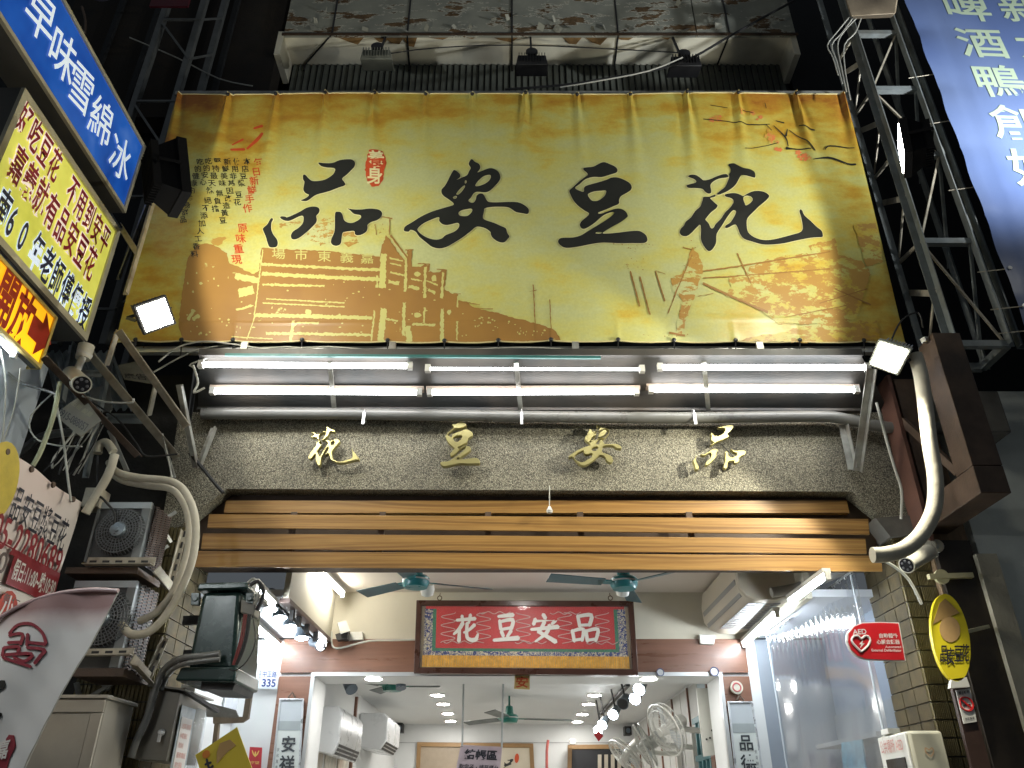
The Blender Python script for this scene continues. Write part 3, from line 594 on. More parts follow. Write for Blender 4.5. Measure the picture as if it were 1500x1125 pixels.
# plum branch and blossoms
br = MB(); bro = [[(1030, 176, 1.2), (1070, 180, 1.2), (1105, 184, 1.6), (1127, 183, 1)], [(1133, 185, 1), (1150, 202, 2), (1154, 215, 1.5)], [(1156, 192, 1), (1180, 208, 1.6), (1193, 222, 2)], [(1152, 218, 5), (1160, 219, 2), (1187, 220, 1.5)], [(1091, 219, 1), (1120, 215, 1), (1139, 210, 1.2)], [(1170, 185, 1.2), (1193, 191, 2)], [(1190, 236, 1), (1212, 232, 3), (1240, 241, 2), (1252, 243, 3)], [(1208, 220, 1.5), (1216, 215, 2), (1250, 219, 1)], [(1120, 152, .8), (1122, 160, .8)], [(1136, 178, 1), (1148, 181, 2)], [(1153, 190, 1), (1151, 200, 3)], [(1122, 184, 1), (1130, 192, 1)], [(1040, 156, .8), (1065, 160, .8)], [(1088, 163, .8), (1103, 167, .8)]]
for i, s_ in enumerate(bro):
    r_ = stroke(s_); proj_fill(br, [[(p.x, p.y) for p in r_]], .0055 + i * .0001, 0)
br.build('plum_branch', M_ink, ban, recalc=False)
bl = MB()
for i in range(34):
    x, y = rr.choice([(1095, 168), (1110, 172), (1125, 197), (1135, 208), (1142, 218), (1175, 228), (1048, 174), (1120, 200), (1140, 190), (1132, 205), (1160, 165), (1178, 232)]); x += rr.uniform(-8, 8); y += rr.uniform(-5, 5); a = rr.uniform(1.8, 4.6)
    proj_fill(bl, [[(x + a * (1 + .25 * math.cos(5 * k * .3927)) * math.cos(k * .3927), y + .8 * a * (1 + .25 * math.cos(5 * k * .3927)) * math.sin(k * .3927)) for k in range(16)]], .0035 + i * .00004, 0)
bl.build('plum_blossom', print_mat('print_pink', (.60, .17, .06), (.58, .22, .07), .40, .5, 8), ban, recalc=False)
# seal
M_red = mat('print_red', (.55, .075, .02), .45, var=.2, scale=12, bump=0)
proj_fill(MB(), [jag([(541, 222), (552, 219), (562, 223), (566, 238), (562, 252), (561, 262), (555, 273), (545, 274), (538, 266), (535, 250), (537, 235)], .8, 3, 4)], .005, 0).build('seal', M_red, ban, recalc=False)
bq = lambda x, y: bpt(x, y, 0)
o = MB(); char(o, '養', cell(bq, 551, 234, 23, 24), .02, .007); char(o, '身', cell(bq, 549, 258, 22, 25), .02, .007); o.build('seal_lettering', M_halo, ban, recalc=False)
o = MB()
for s_ in ([(362, 218, 3), (376, 205, 5), (384, 195, 4)], [(338, 219, 3), (358, 219, 4)], [(372, 188, 3), (384, 184, 4)], [(340, 212, 2), (356, 204, 3)]): r_ = stroke(s_); proj_fill(o, [[(p.x, p.y) for p in r_]], .005, 0)
o.build('red_mark', M_red, ban, recalc=False)
def column(s, a, b, w_, h_, m, name='lettering', bold=.012):
    o = MB(); n = len(s)
    for i, ch in enumerate(s):
        if ch == ' ': continue
        x = a[0] + (b[0] - a[0]) * i / max(1, n - 1); y = a[1] + (b[1] - a[1]) * i / max(1, n - 1)
        char(o, ch, cell(bq, x, y, w_, h_, dy=-.8, sl=-.2), bold, .0062)
    o.build(name, m, ban, recalc=False)
column('每日新鮮手作', (379, 239), (363, 306), 13, 13, M_red); column('原味重現', (356, 335), (347, 381), 14, 14, M_red)
column('本店豆漿', (362, 237), (354, 269), 10, 10, M_ink); column('豆花', (350, 286), (348, 297), 10, 10, M_ink)
column('使用非基因改造黃豆', (347, 237), (327, 324), 10, 10, M_ink); column('新鮮美味', (333, 237), (326, 269), 10, 10, M_ink); column('無負擔', (322, 284), (316, 307), 10, 10, M_ink)
column('堅持最天然', (319, 237), (308, 280), 10, 10, M_ink); column('絕不添加人工香料', (305, 295), (286, 374), 10, 10, M_ink); column('吃的安心', (306, 237), (298, 268), 10, 10, M_ink); column('吃的健康的養身甜品', (293, 237), (269, 323), 10, 10, M_ink)
o = MB()
for ch, x in zip('場市東義嘉', (408, 441, 475, 508, 538)): char(o, ch, cell(bq, x, 372 + (x - 408) * .055, 19, 16), .004, .0066)
o.build('market_lettering', P_paper, ban, recalc=False)
for g, yy, P_ in [(g, 141, 'top') for g in GT[1:-1]] + [(g, 499, 'b') for g in GB]:
    c_ = bpt(g, yy, .006); mb = MB().lathe(c_ - BN * .01, BN, [(0, .012), (.012, .016), (.02, .006)], 10)
    mb.tube([c_, c_ + Vector((0, .05, .05 if P_ == 'top' else -.11))], .004, 5); mb.build('grommet', M_black, ban)
# frame behind the banner and the hanging rail below it
bf = thing('banner_frame', 'steel tube frame holding the top and bottom edges of the yellow banner', 'frame', (0, 4.6, 6.8))
MB().bar((-2.75, B1.y + .07, B1.z + .07), (2.72, B1.y + .07, B1.z + .07), .04, .04).build('top_rail', M_steel, bf)
MB().bar((-2.75, B1.y + .25, B1.z + .11), (2.1, B1.y + .25, B1.z + .11), .035, .035).build('second_rail', M_steel, bf)
a = PY(200, 514, 4.62); b = PY(1300, 514, 4.62); MB().bar(a, b, .045, .045).build('bottom_rail', M_alu, bf)
for x in (-2.6, -1.3, 0, 1.3, 2.55): MB().bar((x, B1.y + .09, B1.z + .05), (x, 4.68, B0.z), .035, .035).build('upright', M_dark, bf)
# ================================================================ awning, tubes, pipe, floodlights
aw = thing('light_awning', 'shallow grey metal awning carrying two rows of fluorescent tubes', 'awning', (0, 4.7, 4.2))
a, b, c, d = PY(292, 522, 4.50), PY(1262, 522, 4.50), PY(1300, 600, 4.97), PY(290, 598, 4.97)
M_aw = mat('awning_sheet', (.038, .04, .039), .5, .1, var=.15, scale=5, dirt=(.12, .10, .08), dirtamt=.7, bump=.1)
MB().slab([a, b, c, d], (0, 0, .012)).build('sheet', M_aw, aw)
MB().bar(a + Vector((0, -.01, .02)), b + Vector((0, -.01, .02)), .03, .05).build('front_rail', M_aw, aw)
MB().bar(PY(290, 600, 4.94), PY(1262, 602, 4.94), .05, .02).build('rear_rail', M_aw, aw)
for x in (487, 760, 1035): MB().bar(PY(x - 4, 530, 4.5) + Vector((0, 0, -.002)), PY(x + 3, 604, 4.95), .03, .018).build('rib', M_steel, aw)
MB().bar(PY(330, 520, 4.47), PY(880, 524, 4.47), .018, .018).build('green_strip', mat('teal_paint', (.03, .15, .14), .5, var=.2), aw)
def tube_light(px0, px1, y0, y1, Y, lab, house, grp, m=None, r=.017):
    p0, p1 = PY(px0, y0, Y), PY(px1, y1, Y); t = thing('tube_light', lab, 'tube light', (p0 + p1) / 2, grp); u = (p1 - p0).normalized()
    MB().tube([p0 + u * .02, p1 - u * .02], r, 12).build('tube', m or M_tube, t)
    up = Vector((0, .02, .035))
    if house: MB().bar(p0 + up - u * .02, p1 + up + u * .02, .045, .03).build('housing', mat('peach_batten', (.66, .52, .42), .5, var=.1, bump=0), t)
    for q, s_ in ((p0, 1), (p1, -1)):
        MB().bar(q - u * s_ * .01, q + u * s_ * .025, .036, .05).build('socket', M_wplas, t)
    return t
for i, (x0, x1, y0, y1) in enumerate(((293, 602, 534, 536), (625, 942, 540, 541), (965, 1272, 538, 538))):
    tube_light(x0, x1, y0, y1, 4.52, ['left tube of the upper outdoor row above the stone lintel', 'thinner middle tube of the upper outdoor row', 'right tube of the upper outdoor row beside the floodlight'][i], False, 'outdoor tube lights', r=.009 if i == 1 else .019)
for i, (x0, x1, y0, y1) in enumerate(((310, 616, 573, 575), (628, 934, 575, 574), (952, 1256, 571, 571))):
    tube_light(x0, x1, y0, y1, 4.74, ['left tube of the lower outdoor row with peach coloured batten', 'middle tube of the lower outdoor row with peach batten', 'right tube of the lower outdoor row with peach batten'][i], True, 'outdoor tube lights', r=.018)
pp = MB().tube(pts(lambda x, y: PY(x, y, 4.90), (296, 606), (500, 606), (760, 610), (1000, 612), (1190, 610), (1235, 613), (1300, 626), (1390, 628)), .040, 16, 3)
tag(pp.build('drain_pipe', M_pvc), 'long grey plastic pipe running along the top of the stone lintel', 'pipe')
for x in (535, 764, 1015):
    p = PY(x, 609, 4.90); tag(MB().torus(p, (1, 0, 0), .044, .006, 16, 5).bar(p + Vector((0, -.046, 0)), p + Vector((0, -.05, -.09)), .02, .004).build('pipe_clip', M_alu), 'metal clip round the grey pipe, %s' % {535: 'leftmost, above the left brass characters', 764: 'middle one near the lintel centre', 1015: 'rightmost, above the right brass characters'}[x], 'clip')
# awning arms
def arm(lab, *segs):
    t = thing('awning_arm', lab, 'bracket', segs[0][0])
    for s_ in segs: MB().angle(s_[0], s_[1], s_[2] if len(s_) > 2 else .045, .006, (0, -1, 0)).build('strut', M_steel, t)
arm('steel arm from the awning down to the left end of the lintel', (PY(268, 563, 4.55), PY(292, 684, 4.95)), (PY(318, 628, 4.94), PY(296, 684, 4.95)))
arm('V shaped steel bracket at the right end of the lintel', (PY(1280, 540, 4.5), PY(1259, 690, 4.93)), (PY(1238, 622, 4.94), PY(1252, 688, 4.94)))

M_matt = mat('matt_black_housing', (.012, .012, .013), .95, var=.2, bump=0, spec=.08)
M_lamp = emit('floodlight_led', (1.0, .97, .86), 60)
def flood(name, lab, q, watts, lit=True, depth=.05, grp='floodlights', body=M_black, cone=165, blend=.12, soft=.05, col=(1, .95, .78)):
    q = [Vector(p) for p in q]; c_ = sum(q, Vector()) / 4; n = (q[3] - q[0]).cross(q[1] - q[0]).normalized(); U = (q[1] - q[0]); V_ = (q[3] - q[0])
    t = thing(name, lab, 'floodlight', c_, grp)
    o_ = [c_ + (p - c_) * 1.22 for p in q]; b_ = [c_ + (p - c_) * .8 - n * depth * 1.6 for p in q]
    MB().hexa([p - n * .004 for p in o_], [p - n * depth * .6 for p in o_]).build('frame', body, t, bevel=.004)
    MB().hexa([p - n * depth * .6 for p in [c_ + (p - c_) * 1.15 for p in q]], b_).build('housing', body, t)
    g = MB()
    for i in range(9):
        a_ = q[0].lerp(q[1], .06 + i * .11); e_ = q[3].lerp(q[2], .06 + i * .11); g.bar(a_ - n * depth * 1.7, e_ - n * depth * 1.7, .005, .04, n)
    g.build('heat_fins', M_alu if body not in (M_black, M_matt) else body, t)
    MB().slab(q, n * -.006).build('glass', M_lamp if lit else mat('dark_lamp_glass', (.05, .05, .05), .1), t)
    br = MB(); m1 = (q[0] + q[3]) / 2 - U * .14 - n * depth * .5; m2 = (q[1] + q[2]) / 2 + U * .14 - n * depth * .5
    br.bar(m1, m1 - n * .12, .02, .005, n).bar(m2, m2 - n * .12, .02, .005, n).bar(m1 - n * .12, m2 - n * .12, .02, .005, n)
    br.build('bracket', M_black if body != M_matt else M_matt, t)
    if lit:
        ld = bpy.data.lights.new('flood_lamp', 'SPOT'); ld.energy = watts; ld.spot_size = math.radians(cone); ld.spot_blend = blend; ld.shadow_soft_size = soft; ld.color = col
        lo = bpy.data.objects.new('flood_lamp', ld); C.objects.link(lo); lo.location = c_ + n * .07; lo.rotation_euler = n.to_track_quat('-Z', 'Y').to_euler(); setpar(lo, t)
    return t
flood('floodlight', 'glaring square floodlight at the lower right corner of the yellow banner', [PY(1289, 502, 4.08), PY(1329, 514, 4.02), PY(1312, 546, 4.15), PY(1276, 533, 4.21)], 190, cone=160, depth=.06, body=mat('grey_cast_metal', (.42, .44, .38), .5, .3, var=.2))
flood('floodlight', 'glaring square floodlight at the lower left corner of the yellow banner', [PY(201, 451, 3.90), PY(241, 437, 3.97), PY(254, 472, 4.10), PY(215, 486, 4.03)], 150, cone=112, blend=.3, depth=.05)
def side_flood(lab, cpt, n, w_, h_, watts, **k):
    n = Vector(n).normalized(); r = Vector((0, 0, 1)).cross(n).normalized() * w_ / 2; u = n.cross(r).normalized() * h_ / 2   # r: right as seen from in front
    return flood('floodlight', lab, [cpt - r + u, cpt + r + u, cpt + r - u, cpt - r - u], watts, body=M_matt, **k)
side_flood('narrow lit floodlight facing left inside the right steel lattice mast', PY(1319, 218, 3.25), (-1, .42, .10), .18, .21, 92, depth=.08, cone=153, blend=.10)
side_flood('dark floodlight seen from behind at the left edge of the yellow banner', PY(268, 262, 3.35), (1, .75, .35), .22, .30, 82, depth=.10, cone=146, blend=.10)
for i, (x, y, lab) in enumerate(((552, 84, 'grey finned floodlight hanging below the balcony soffit, leftmost'), (779, 92, 'black floodlight hanging below the balcony soffit, middle one'), (1003, 94, 'black floodlight hanging below the balcony soffit, rightmost'))):
    p = PY(x, y, 5.0); t = thing('floodlight', lab, 'floodlight', p, 'unlit floodlights under the balcony'); bd = mat('grey_fin_metal', (.22, .23, .19), .5, .3) if i == 0 else M_black
    MB().hexa([p + Vector(v) for v in ((-.13, -.05, .045), (.13, -.05, .045), (.13, .10, .06), (-.13, .10, .06))], [p + Vector(v) for v in ((-.15, -.03, -.06), (.15, -.03, -.06), (.15, .14, -.02), (-.15, .14, -.02))]).build('housing', bd, t, bevel=.006)
    for k in range(10): MB().bar(p + Vector((-.12 + k * .0266, -.06, -.05)), p + Vector((-.12 + k * .0266, -.065, .05)), .006, .02, (0, 1, 0)).build('fin', bd, t)
    MB().lathe(p + Vector((0, -.03, .10)), (0, -1, .1), [(-.03, .03), (0, .058), (.02, .055), (.03, .03)], 18).build('driver_cap', M_black, t)
    MB().bar(p + Vector((0, .03, .05)), Vector((p.x, 5.25, ZS - .02)), .02, .02).build('bracket', M_black, t)
tag(MB().tube(pts(lambda x, y: PY(x, y, 4.95), (1165, 0), (1110, 30), (1060, 58), (1015, 84), (970, 100), (900, 113), (830, 124), (740, 131)), .012, 6, 3).build('thick_cable', M_cable), 'thick black cable sagging from the upper right corner across the balcony soffit', 'cable')
tag(MB().tube(pts(lambda x, y: PY(x, y, 4.6), (1000, 84), (950, 104), (880, 118), (820, 128)), .006, 6, 3).build('thin_cable', M_cabw), 'thin pale cable crossing the louvres towards the right floodlight', 'cable')
for i, pl_ in enumerate([[(560, 80), (640, 70), (760, 66), (900, 72), (1010, 78)]]):
    tag(MB().tube(pts(lambda x, y: PY(x, y, 5.1), *pl_), .006, 6, 3).build('lamp_cable', M_cable), 'black cable linking the three lamps under the soffit', 'cable')

# messy cables along the gap below the banner
random.seed(21)
cabs = [[(232, 530), (262, 508), (300, 500), (340, 504), (400, 512), (480, 508), (560, 515)], [(290, 560), (285, 540), (280, 533), (330, 518), (420, 508), (520, 518), (640, 512), (720, 520), (850, 514)], [(640, 515), (760, 509), (860, 513), (1000, 519), (1120, 512), (1250, 514)], [(1000, 522), (1060, 514), (1120, 519), (1200, 520), (1270, 512)], [(225, 545), (280, 516), (330, 505), (360, 502)]]
for i, c_ in enumerate(cabs):
    tag(MB().tube(pts(lambda x, y: PY(x, y, 4.5 + .02 * i), *c_), .0055, 6, 3).build('cable', M_cabw), ['pale cable looping right from the left floodlight under the banner', 'pale cable running along the awning edge from its left end', 'pale cable sagging along the awning edge at centre', 'short pale cable loop along the right part of the awning edge', 'thin cable rising from the left frame to the banner corner'][i], 'cable')
for i, x in enumerate((358, 575, 843, 1113)):
    p = PY(x, 508, 4.5); tag(MB().box(p.x - .022, p.x + .022, p.y - .01, p.y + .01, p.z - .03, p.z + .035).build('frame_tab', M_steel), ['small steel tab under the banner edge, leftmost of four', 'small steel tab under the banner edge below the character of two strokes, second from left', 'small steel tab under the banner edge, third from left', 'small steel tab under the banner edge, rightmost of four'][i], 'steel tab')

# ================================================================ brass characters on the lintel
M_brass = mat('pale_brass', (.46, .41, .18), .38, .6, var=.08, scale=3, bump=0)
for k, box, lab in (('花', (453, 628, 528, 686), 'leftmost brass character on the stone lintel, flower'), ('豆', (645, 620, 704, 687), 'second brass character on the stone lintel, bean'), ('安', (832, 624, 910, 686), 'third brass character on the stone lintel, peace'), ('品', (1013, 625, 1091, 692), 'rightmost brass character on the stone lintel with three mouths')):
    rings = GL4[k]; xs = [p[0] for r in rings for p in r]; ys = [p[1] for r in rings for p in r]
    x0, x1, y0, y1 = min(xs), max(xs), min(ys), max(ys)
    vf = fill(rings, off=-2.3, ext=2.0, bev=1.3, smooth=2); s_ = .0034
    q = [PY(box[0], box[1], 4.955), PY(box[2], box[1], 4.955), PY(box[2], box[3], 4.955), PY(box[0], box[3], 4.955)]
    o = put(MB(), vf, q, (x0, x1, y0, y1), .02, .0062).build('brass_character', M_brass, None, recalc=False)
    tag(o, lab, 'brass character')
    for m_ in (o,): m_.data.polygons.foreach_set('use_smooth', [True] * len(m_.data.polygons))
tag(MB().tube(pts(lambda x, y: PY(x, y, 4.93), (1056, 650), (1068, 662), (1080, 676)), .003, 5).tube(pts(lambda x, y: PY(x, y, 4.93), (1040, 668), (1056, 668)), .003, 5).build('letter_wire', M_black), 'thin wires between the strokes of the rightmost brass character', 'wire')

# ================================================================ right: lattice mast, blue banner, brown beams
M_post = mat('zinc_grey_post', (.25, .28, .28), .5, .35, var=.25, scale=9, dirt=(.14, .11, .07), dirtamt=.5, bump=.08)
mt = thing('lattice_mast', 'tall galvanised lattice mast beside the blue banner on the right', 'steel mast', (2.9, 4.4, 4.3))
A_, B_, C_, D_, E_ = (2.90, 4.70), (2.90, 4.40), (3.25, 4.40), (3.335, 4.43), (3.25, 4.70)
ZB, ZTOP = 4.30, 9.6
V3 = lambda p, z: Vector((p[0], p[1], z))
for p, s_, su in ((A_, 1, 1), (B_, 1, -1), (C_, -1, 1), (D_, -1, 1), (E_, -1, 1)):
    MB().angle(V3(p, ZB), V3(p, ZTOP), .052, .007, (0, 1, 0), s_, su).build('post', M_post, mt)
zs = [PY(1320, y, 4.4).z for y in (505, 430, 355, 290, 228, 178, 132, 90, 50)]
for i, z in enumerate(zs):
    if i % 2 == 0: MB().bar(V3(B_, z), V3(C_, z), .045, .045).build('rung', M_post, mt)
    if i % 2 == 0: MB().bar(V3(A_, z + .06), V3(B_, z), .03, .012, (1, 0, 0)).build('rung', M_paint, mt)
for i in range(0, len(zs) - 2, 2):
    z0, z1 = zs[i], zs[i + 2]; s_ = (i // 2) % 2
    MB().bar(V3(B_ if s_ else C_, z0), V3(C_ if s_ else B_, z1), .014, .014).build('tie_rod', M_paint, mt)
    MB().bar(V3(B_, zs[i + 1]), V3(A_, zs[i + 1] + .22), .045, .008, (1, 0, 0)).build('gusset_plate', M_paint, mt)
    MB().bar(V3(A_, z0 + .1), V3(B_, zs[i + 1] + .05), .022, .008, (1, 0, 0)).build('brace', M_paint, mt)
    MB().bar(V3(E_, z0), V3(C_, z1), .02, .02).build('brace', M_post, mt)
MB().bar(V3(E_, zs[0]), V3(C_, zs[0]), .05, .05).bar(V3(A_, zs[0]), V3(E_, zs[0]), .05, .05).build('base_ring', M_post, mt)
MB().tube([V3((2.95, 4.5), ZB - .1), V3((2.95, 4.5), ZTOP)], .01, 6).build('conduit', M_paint, mt)
bx = PY(1262, -8, 4.2)
tag(MB().hexa(pts(lambda x, y: PY(x, y, 4.05), (1232, -20), (1318, -20), (1312, 20), (1246, 24)), pts(lambda x, y: PY(x, y, 4.35), (1236, -12), (1312, -12), (1306, 26), (1250, 28))).build('junction_box', mat('dirty_beige_box', (.34, .27, .18), .6, var=.3, dirt=(.08, .06, .04), dirtamt=.8, bump=.2), bevel=.01), 'dirty beige box strapped to the top of the lattice mast', 'junction box')
random.seed(4)
for i in range(4):
    x = 1222 + i * 6; tag(MB().tube(pts(lambda a_, b_: PY(a_, b_, 4.3), (x + 22, 25), (x + random.uniform(0, 14), 48), (x - 6 + random.uniform(-5, 5), 66), (x - 2, 84 + 6 * i), (x + 6, 110 + 12 * i)), .005, 5, 3).build('loose_cable', M_cabw), 'thin tangled cable hanging below the beige box, strand touching the mast', 'cable', 'tangled cables under the beige box')
# blue banner
M_blue = mat('blue_vinyl', (.085, .13, .28), .42, var=.12, scale=1.2, dirt=(.25, .31, .42), dirtamt=.6, bump=.05, bscale=90)  # pale blotches put the lamp's haze and sheen into the colour
bb = thing('blue_banner', 'big blue banner with pale vertical characters at the upper right', 'banner', (3.32, 4.33, 4.2))
BXL, BY, BZ0 = 3.36, 4.33, 4.16
V = []; nx, nz = 60, 90
bfun = lambda x, z: BY + .012 * math.sin(x * 3 + z) - .035 * math.exp(-(x - BXL) / .22) * abs(math.sin(z * 4.7)) + .01 * math.exp(-(((x - BXL - .16 - .06 * (z - 6)) / .03) ** 2))
for j in range(nz + 1):
    for i in range(nx + 1):
        x = BXL + 2.9 * i / nx; z = BZ0 + 4.9 * j / nz; e = math.exp(-(x - BXL) / .22)
        V.append((x + .018 * e * math.sin(z * 9.5 + 1), BY + .012 * math.sin(x * 3 + z) - .035 * e * abs(math.sin(z * 4.7)) + .01 * math.exp(-(((x - BXL - .16 - .06 * (z - 6)) / .03) ** 2)), z))
MB().add(V, [(j * (nx + 1) + i, j * (nx + 1) + i + 1, (j + 1) * (nx + 1) + i + 1, (j + 1) * (nx + 1) + i) for j in range(nz) for i in range(nx)], True).build('cloth', M_blue, bb, recalc=False)
M_pale = mat('pale_green_print', (.38, .47, .34), .4, var=.05, bump=0)
for s_, xc in (('啤酒鴨創始', 3.88), ('新大', 4.37)):
    for i, ch in enumerate(s_):
        z = 7.66 - i * .465; w_ = .21; y_ = BY - .016
        o = MB(); vf = dice(text(ch, .012), .06); o.add([(xc - w_ + 2 * w_ * v[0], bfun(xc - w_ + 2 * w_ * v[0], z - .2 + .4 * (v[1] + .12)) - .005, z - .2 + .4 * (v[1] + .12)) for v in vf[0]], vf[1])
        o.build('printed_character', M_pale, bb, recalc=False)
for y in (110, 178, 275, 395, 450, 485): 
    z = PY(1400, y, 4.33).z; MB().tube([Vector((3.20, 4.36, z)), Vector((BXL + .03, BY - .01, z))], .004, 5).build('tie', M_paint, bb)
    MB().lathe(Vector((BXL + .035, BY - .02, z)), (0, -1, 0), [(0, .014), (.006, .014)], 10).build('eyelet', M_alu, bb)
q0 = Vector((4.5, 3.2, 5.3)); side_flood('unseen floodlight added beyond the right edge to light the blue banner', q0, (-.72, 1.13, 1.6), .2, .2, 520, depth=.06, cone=130, blend=1, col=(.93, .97, 1))  # added lamp out of view, put in to light the blue banner
# brown steel box beams
XA, XB_, YF, YK = 2.66, 2.835, 4.2, 4.39
zb_ = PY(1437, 722, 4.2).z; zt_ = 4.28
bmn = thing('brown_steel_frame', 'rusty brown box beam frame hanging at the right under the lattice mast', 'steel frame', (2.7, 4.3, 3.2))
MB().box(XA, XB_, YF, YK, zb_ + .17, zt_).build('upright', M_rust, bmn, bevel=.004)
MB().box(XA, XB_, YF, 4.98, zb_, zb_ + .167).build('crossbeam', M_rust, bmn, bevel=.004)
MB().box(XA + .01, XB_ - .01, 4.80, 4.93, zb_ + .17, zt_).build('upright', M_rust, bmn, bevel=.004)
MB().box(2.62, 2.645, 4.78, 4.97, 3.05, 4.3).build('flat_strip', mat('oxide_red_strip', (.11, .05, .035), .6, var=.4), bmn)
MB().bar((2.66, 4.8, 3.95), (2.70, 4.42, 3.42), .03, .05).build('brace', M_rust, bmn)
tag(MB().box(2.70, 2.95, 4.94, 5.0, 2.6, 4.3).build('weathered_board', mat('weathered_ply', (.24, .16, .09), .8, var=.5, scale=5, dirt=(.06, .045, .03), dirtamt=.8, bump=.4, stretch=(3, 3, .6))), 'weathered brown board behind the brown beams', 'board')
# rusty shutter guide post and dark door side
tag(MB().box(2.705, 2.94, 4.90, 5.02, 0, 3.15).build('dark_door_post', mat('dark_brown_door_post', (.035, .026, .018), .5, .2, var=.4, bump=.1), bevel=.004), 'dark brown metal door post right of the oval yellow sign', 'door post')
tag(MB().box(2.93, 3.06, 4.86, 4.93, 1.9, 3.05).build('cream_edge_strip', mat('cream_render_strip', (.42, .39, .30), .8, var=.15, dirt=(.2, .18, .14), dirtamt=.5, bump=.3)), 'cream rendered edge strip at the far right wall', 'wall trim')
tag(MB().box(3.0, 3.2, 4.55, 4.92, 3.75, 4.05).build('grey_bracket_box', M_conc, bevel=.01), 'grey box beam end below the blue banner corner', 'beam end')
tag(MB().box(3.05, 3.14, 4.75, 4.9, 1.1, 1.72).build('window_unit', mat('dark_blue_window', (.02, .035, .045), .15, var=.2)), 'dark narrow window unit at the right edge', 'window')
tag(MB().bar(PY(1360, 845, 4.86), PY(1424, 843, 4.86), .035, .03).lathe(PY(1379, 845, 4.86), (0, -1, 0), [(-.01, .045), (.012, .045)], 20).build('wall_bracket', mat('cream_bracket', (.55, .50, .30), .5, var=.2)), 'cream flat bracket with round plate above the oval sign', 'bracket')
# conduit looping down on the right
tag(MB().tube(pts(lambda x, y: PY(x, y, 4.12), (1340, 520), (1348, 545), (1355, 590), (1362, 650), (1370, 700), (1368, 745), (1350, 782), (1325, 804), (1298, 812), (1278, 813)), .042, 14, 4).build('insulated_pipe', M_ins), 'thick whitish pipe curving down on the right and left across the pillar top', 'pipe')
tag(MB().tube(pts(lambda x, y: PY(x, y, 4.5), (1283, 815), (1310, 830), (1332, 850), (1350, 885)), .009, 8, 3).build('hose', M_cabw), 'thin hose drooping from the white pipe end over the right pillar', 'hose')
tag(MB().tube(pts(lambda x, y: PY(x, y, 4.7), (1284, 590), (1300, 650), (1312, 690), (1321, 720), (1320, 760)), .009, 6, 3).build('wall_cable', M_cabw), 'slim cable hanging over the right end of the stone lintel', 'cable')
tag(MB().tube(pts(lambda x, y: PY(x, y, 4.2), (1303, 505), (1320, 470), (1345, 458), (1352, 480)), .006, 6, 4).build('floodlight_lead', M_cable), 'dark lead looping up behind the lower right floodlight', 'cable')
tag(MB().bar(PY(1352, 498, 4.25), PY(1396, 500, 4.35), .035, .03).bar(PY(1395, 502, 4.35), PY(1370, 535, 4.3), .03, .012).build('swing_bracket', M_steel), 'steel arm holding the lower right floodlight', 'bracket')
# fluttering guard camera builder
def bullet_cam(lab, tip, back, mount, r=.045):
    tip, back, mount = Vector(tip), Vector(back), Vector(mount); ax = (tip - back).normalized(); t = thing('security_camera', lab, 'security camera', back)
    L = (tip - back).length
    MB().lathe(back, ax, [(0, r * .7), (.012, r), (L * .9, r), (L, r * 1.02)], 20).build('body', mat('camera_cream', (.62, .60, .50), .4, var=.08), t)
    MB().lathe(tip - ax * .006, ax, [(0, r * .9), (.008, r * .88)], 20).build('lens_glass', mat('dark_lens', (.015, .015, .018), .15, var=.1, bump=0), t)
    n0 = ax.orthogonal().normalized(); n1 = ax.cross(n0)
    for k in range(6):
        a_ = k * math.pi / 3; MB().lathe(tip + ax * .002 + (n0 * math.cos(a_) + n1 * math.sin(a_)) * r * .55, ax, [(0, r * .18), (.004, r * .12)], 8).build('infrared_led', mat('led_grey', (.12, .12, .13), .2, bump=0), t)
    MB().hexa([back + ax * L * .1 + n0 * r + v for v in (Vector((-.03, 0, .0)), Vector((.03, 0, 0)), Vector((.03, .02, .03)), Vector((-.03, .02, .03)))], [back + ax * L * 1.1 + n0 * r + v for v in (Vector((-.03, 0, .0)), Vector((.03, 0, 0)), Vector((.03, .02, .012)), Vector((-.03, .02, .012)))]) if False else None
    MB().tube([back + ax * L * .3, mount], r * .4, 10).lathe(mount, (mount - back).normalized(), [(-.01, r * .9), (.012, r * .9)], 16).build('mount', M_wplas, t)
    return t
bullet_cam('cream bullet camera on the top of the right tiled pillar', PY(1328, 828, 4.55), PY(1362, 808, 4.72), PY(1372, 800, 4.88), .046)
tag(MB().box(*(lambda p: (p.x - .04, p.x + .05, p.y, p.y + .1, p.z - .04, p.z + .06))(PY(1362, 805, 4.78))).build('camera_junction', mat('camera_cream', (.6, .6, .5)), bevel=.006), 'cream square junction box behind the right camera', 'junction box')
# oval yellow sign, no smoking notice
M_yel = mat('yellow_sign_face', (.80, .66, .02), .4, var=.04, bump=0)
def ell(cx, cy, a, b, ang, n=40): return [(cx + a * math.cos(t) * math.cos(ang) - b * math.sin(t) * math.sin(ang), cy + a * math.cos(t) * math.sin(ang) + b * math.sin(t) * math.cos(ang)) for t in [2 * math.pi * k / n for k in range(n)]]
ys = lambda x, y: PY(x, y, 4.72)
ov = thing('oval_sign', 'yellow oval projecting sign with black shop lettering on the right', 'sign', ys(1393, 935))
MB().poly(pts(ys, *ell(1393, 934, 27, 65, -.17)), (0, .03, 0)).build('face', M_yel, ov)
o = MB()
for ch, x, y in zip('品安豆花', (1382, 1392, 1403, 1413), (958, 962, 958, 957)): char(o, ch, [p + Vector((0, -.006, 0)) for p in cell(ys, x, y, 12, 26)], .015, 0)
o.build('lettering', mat('sign_black', (.02, .02, .03), .5, bump=0), ov, recalc=False)
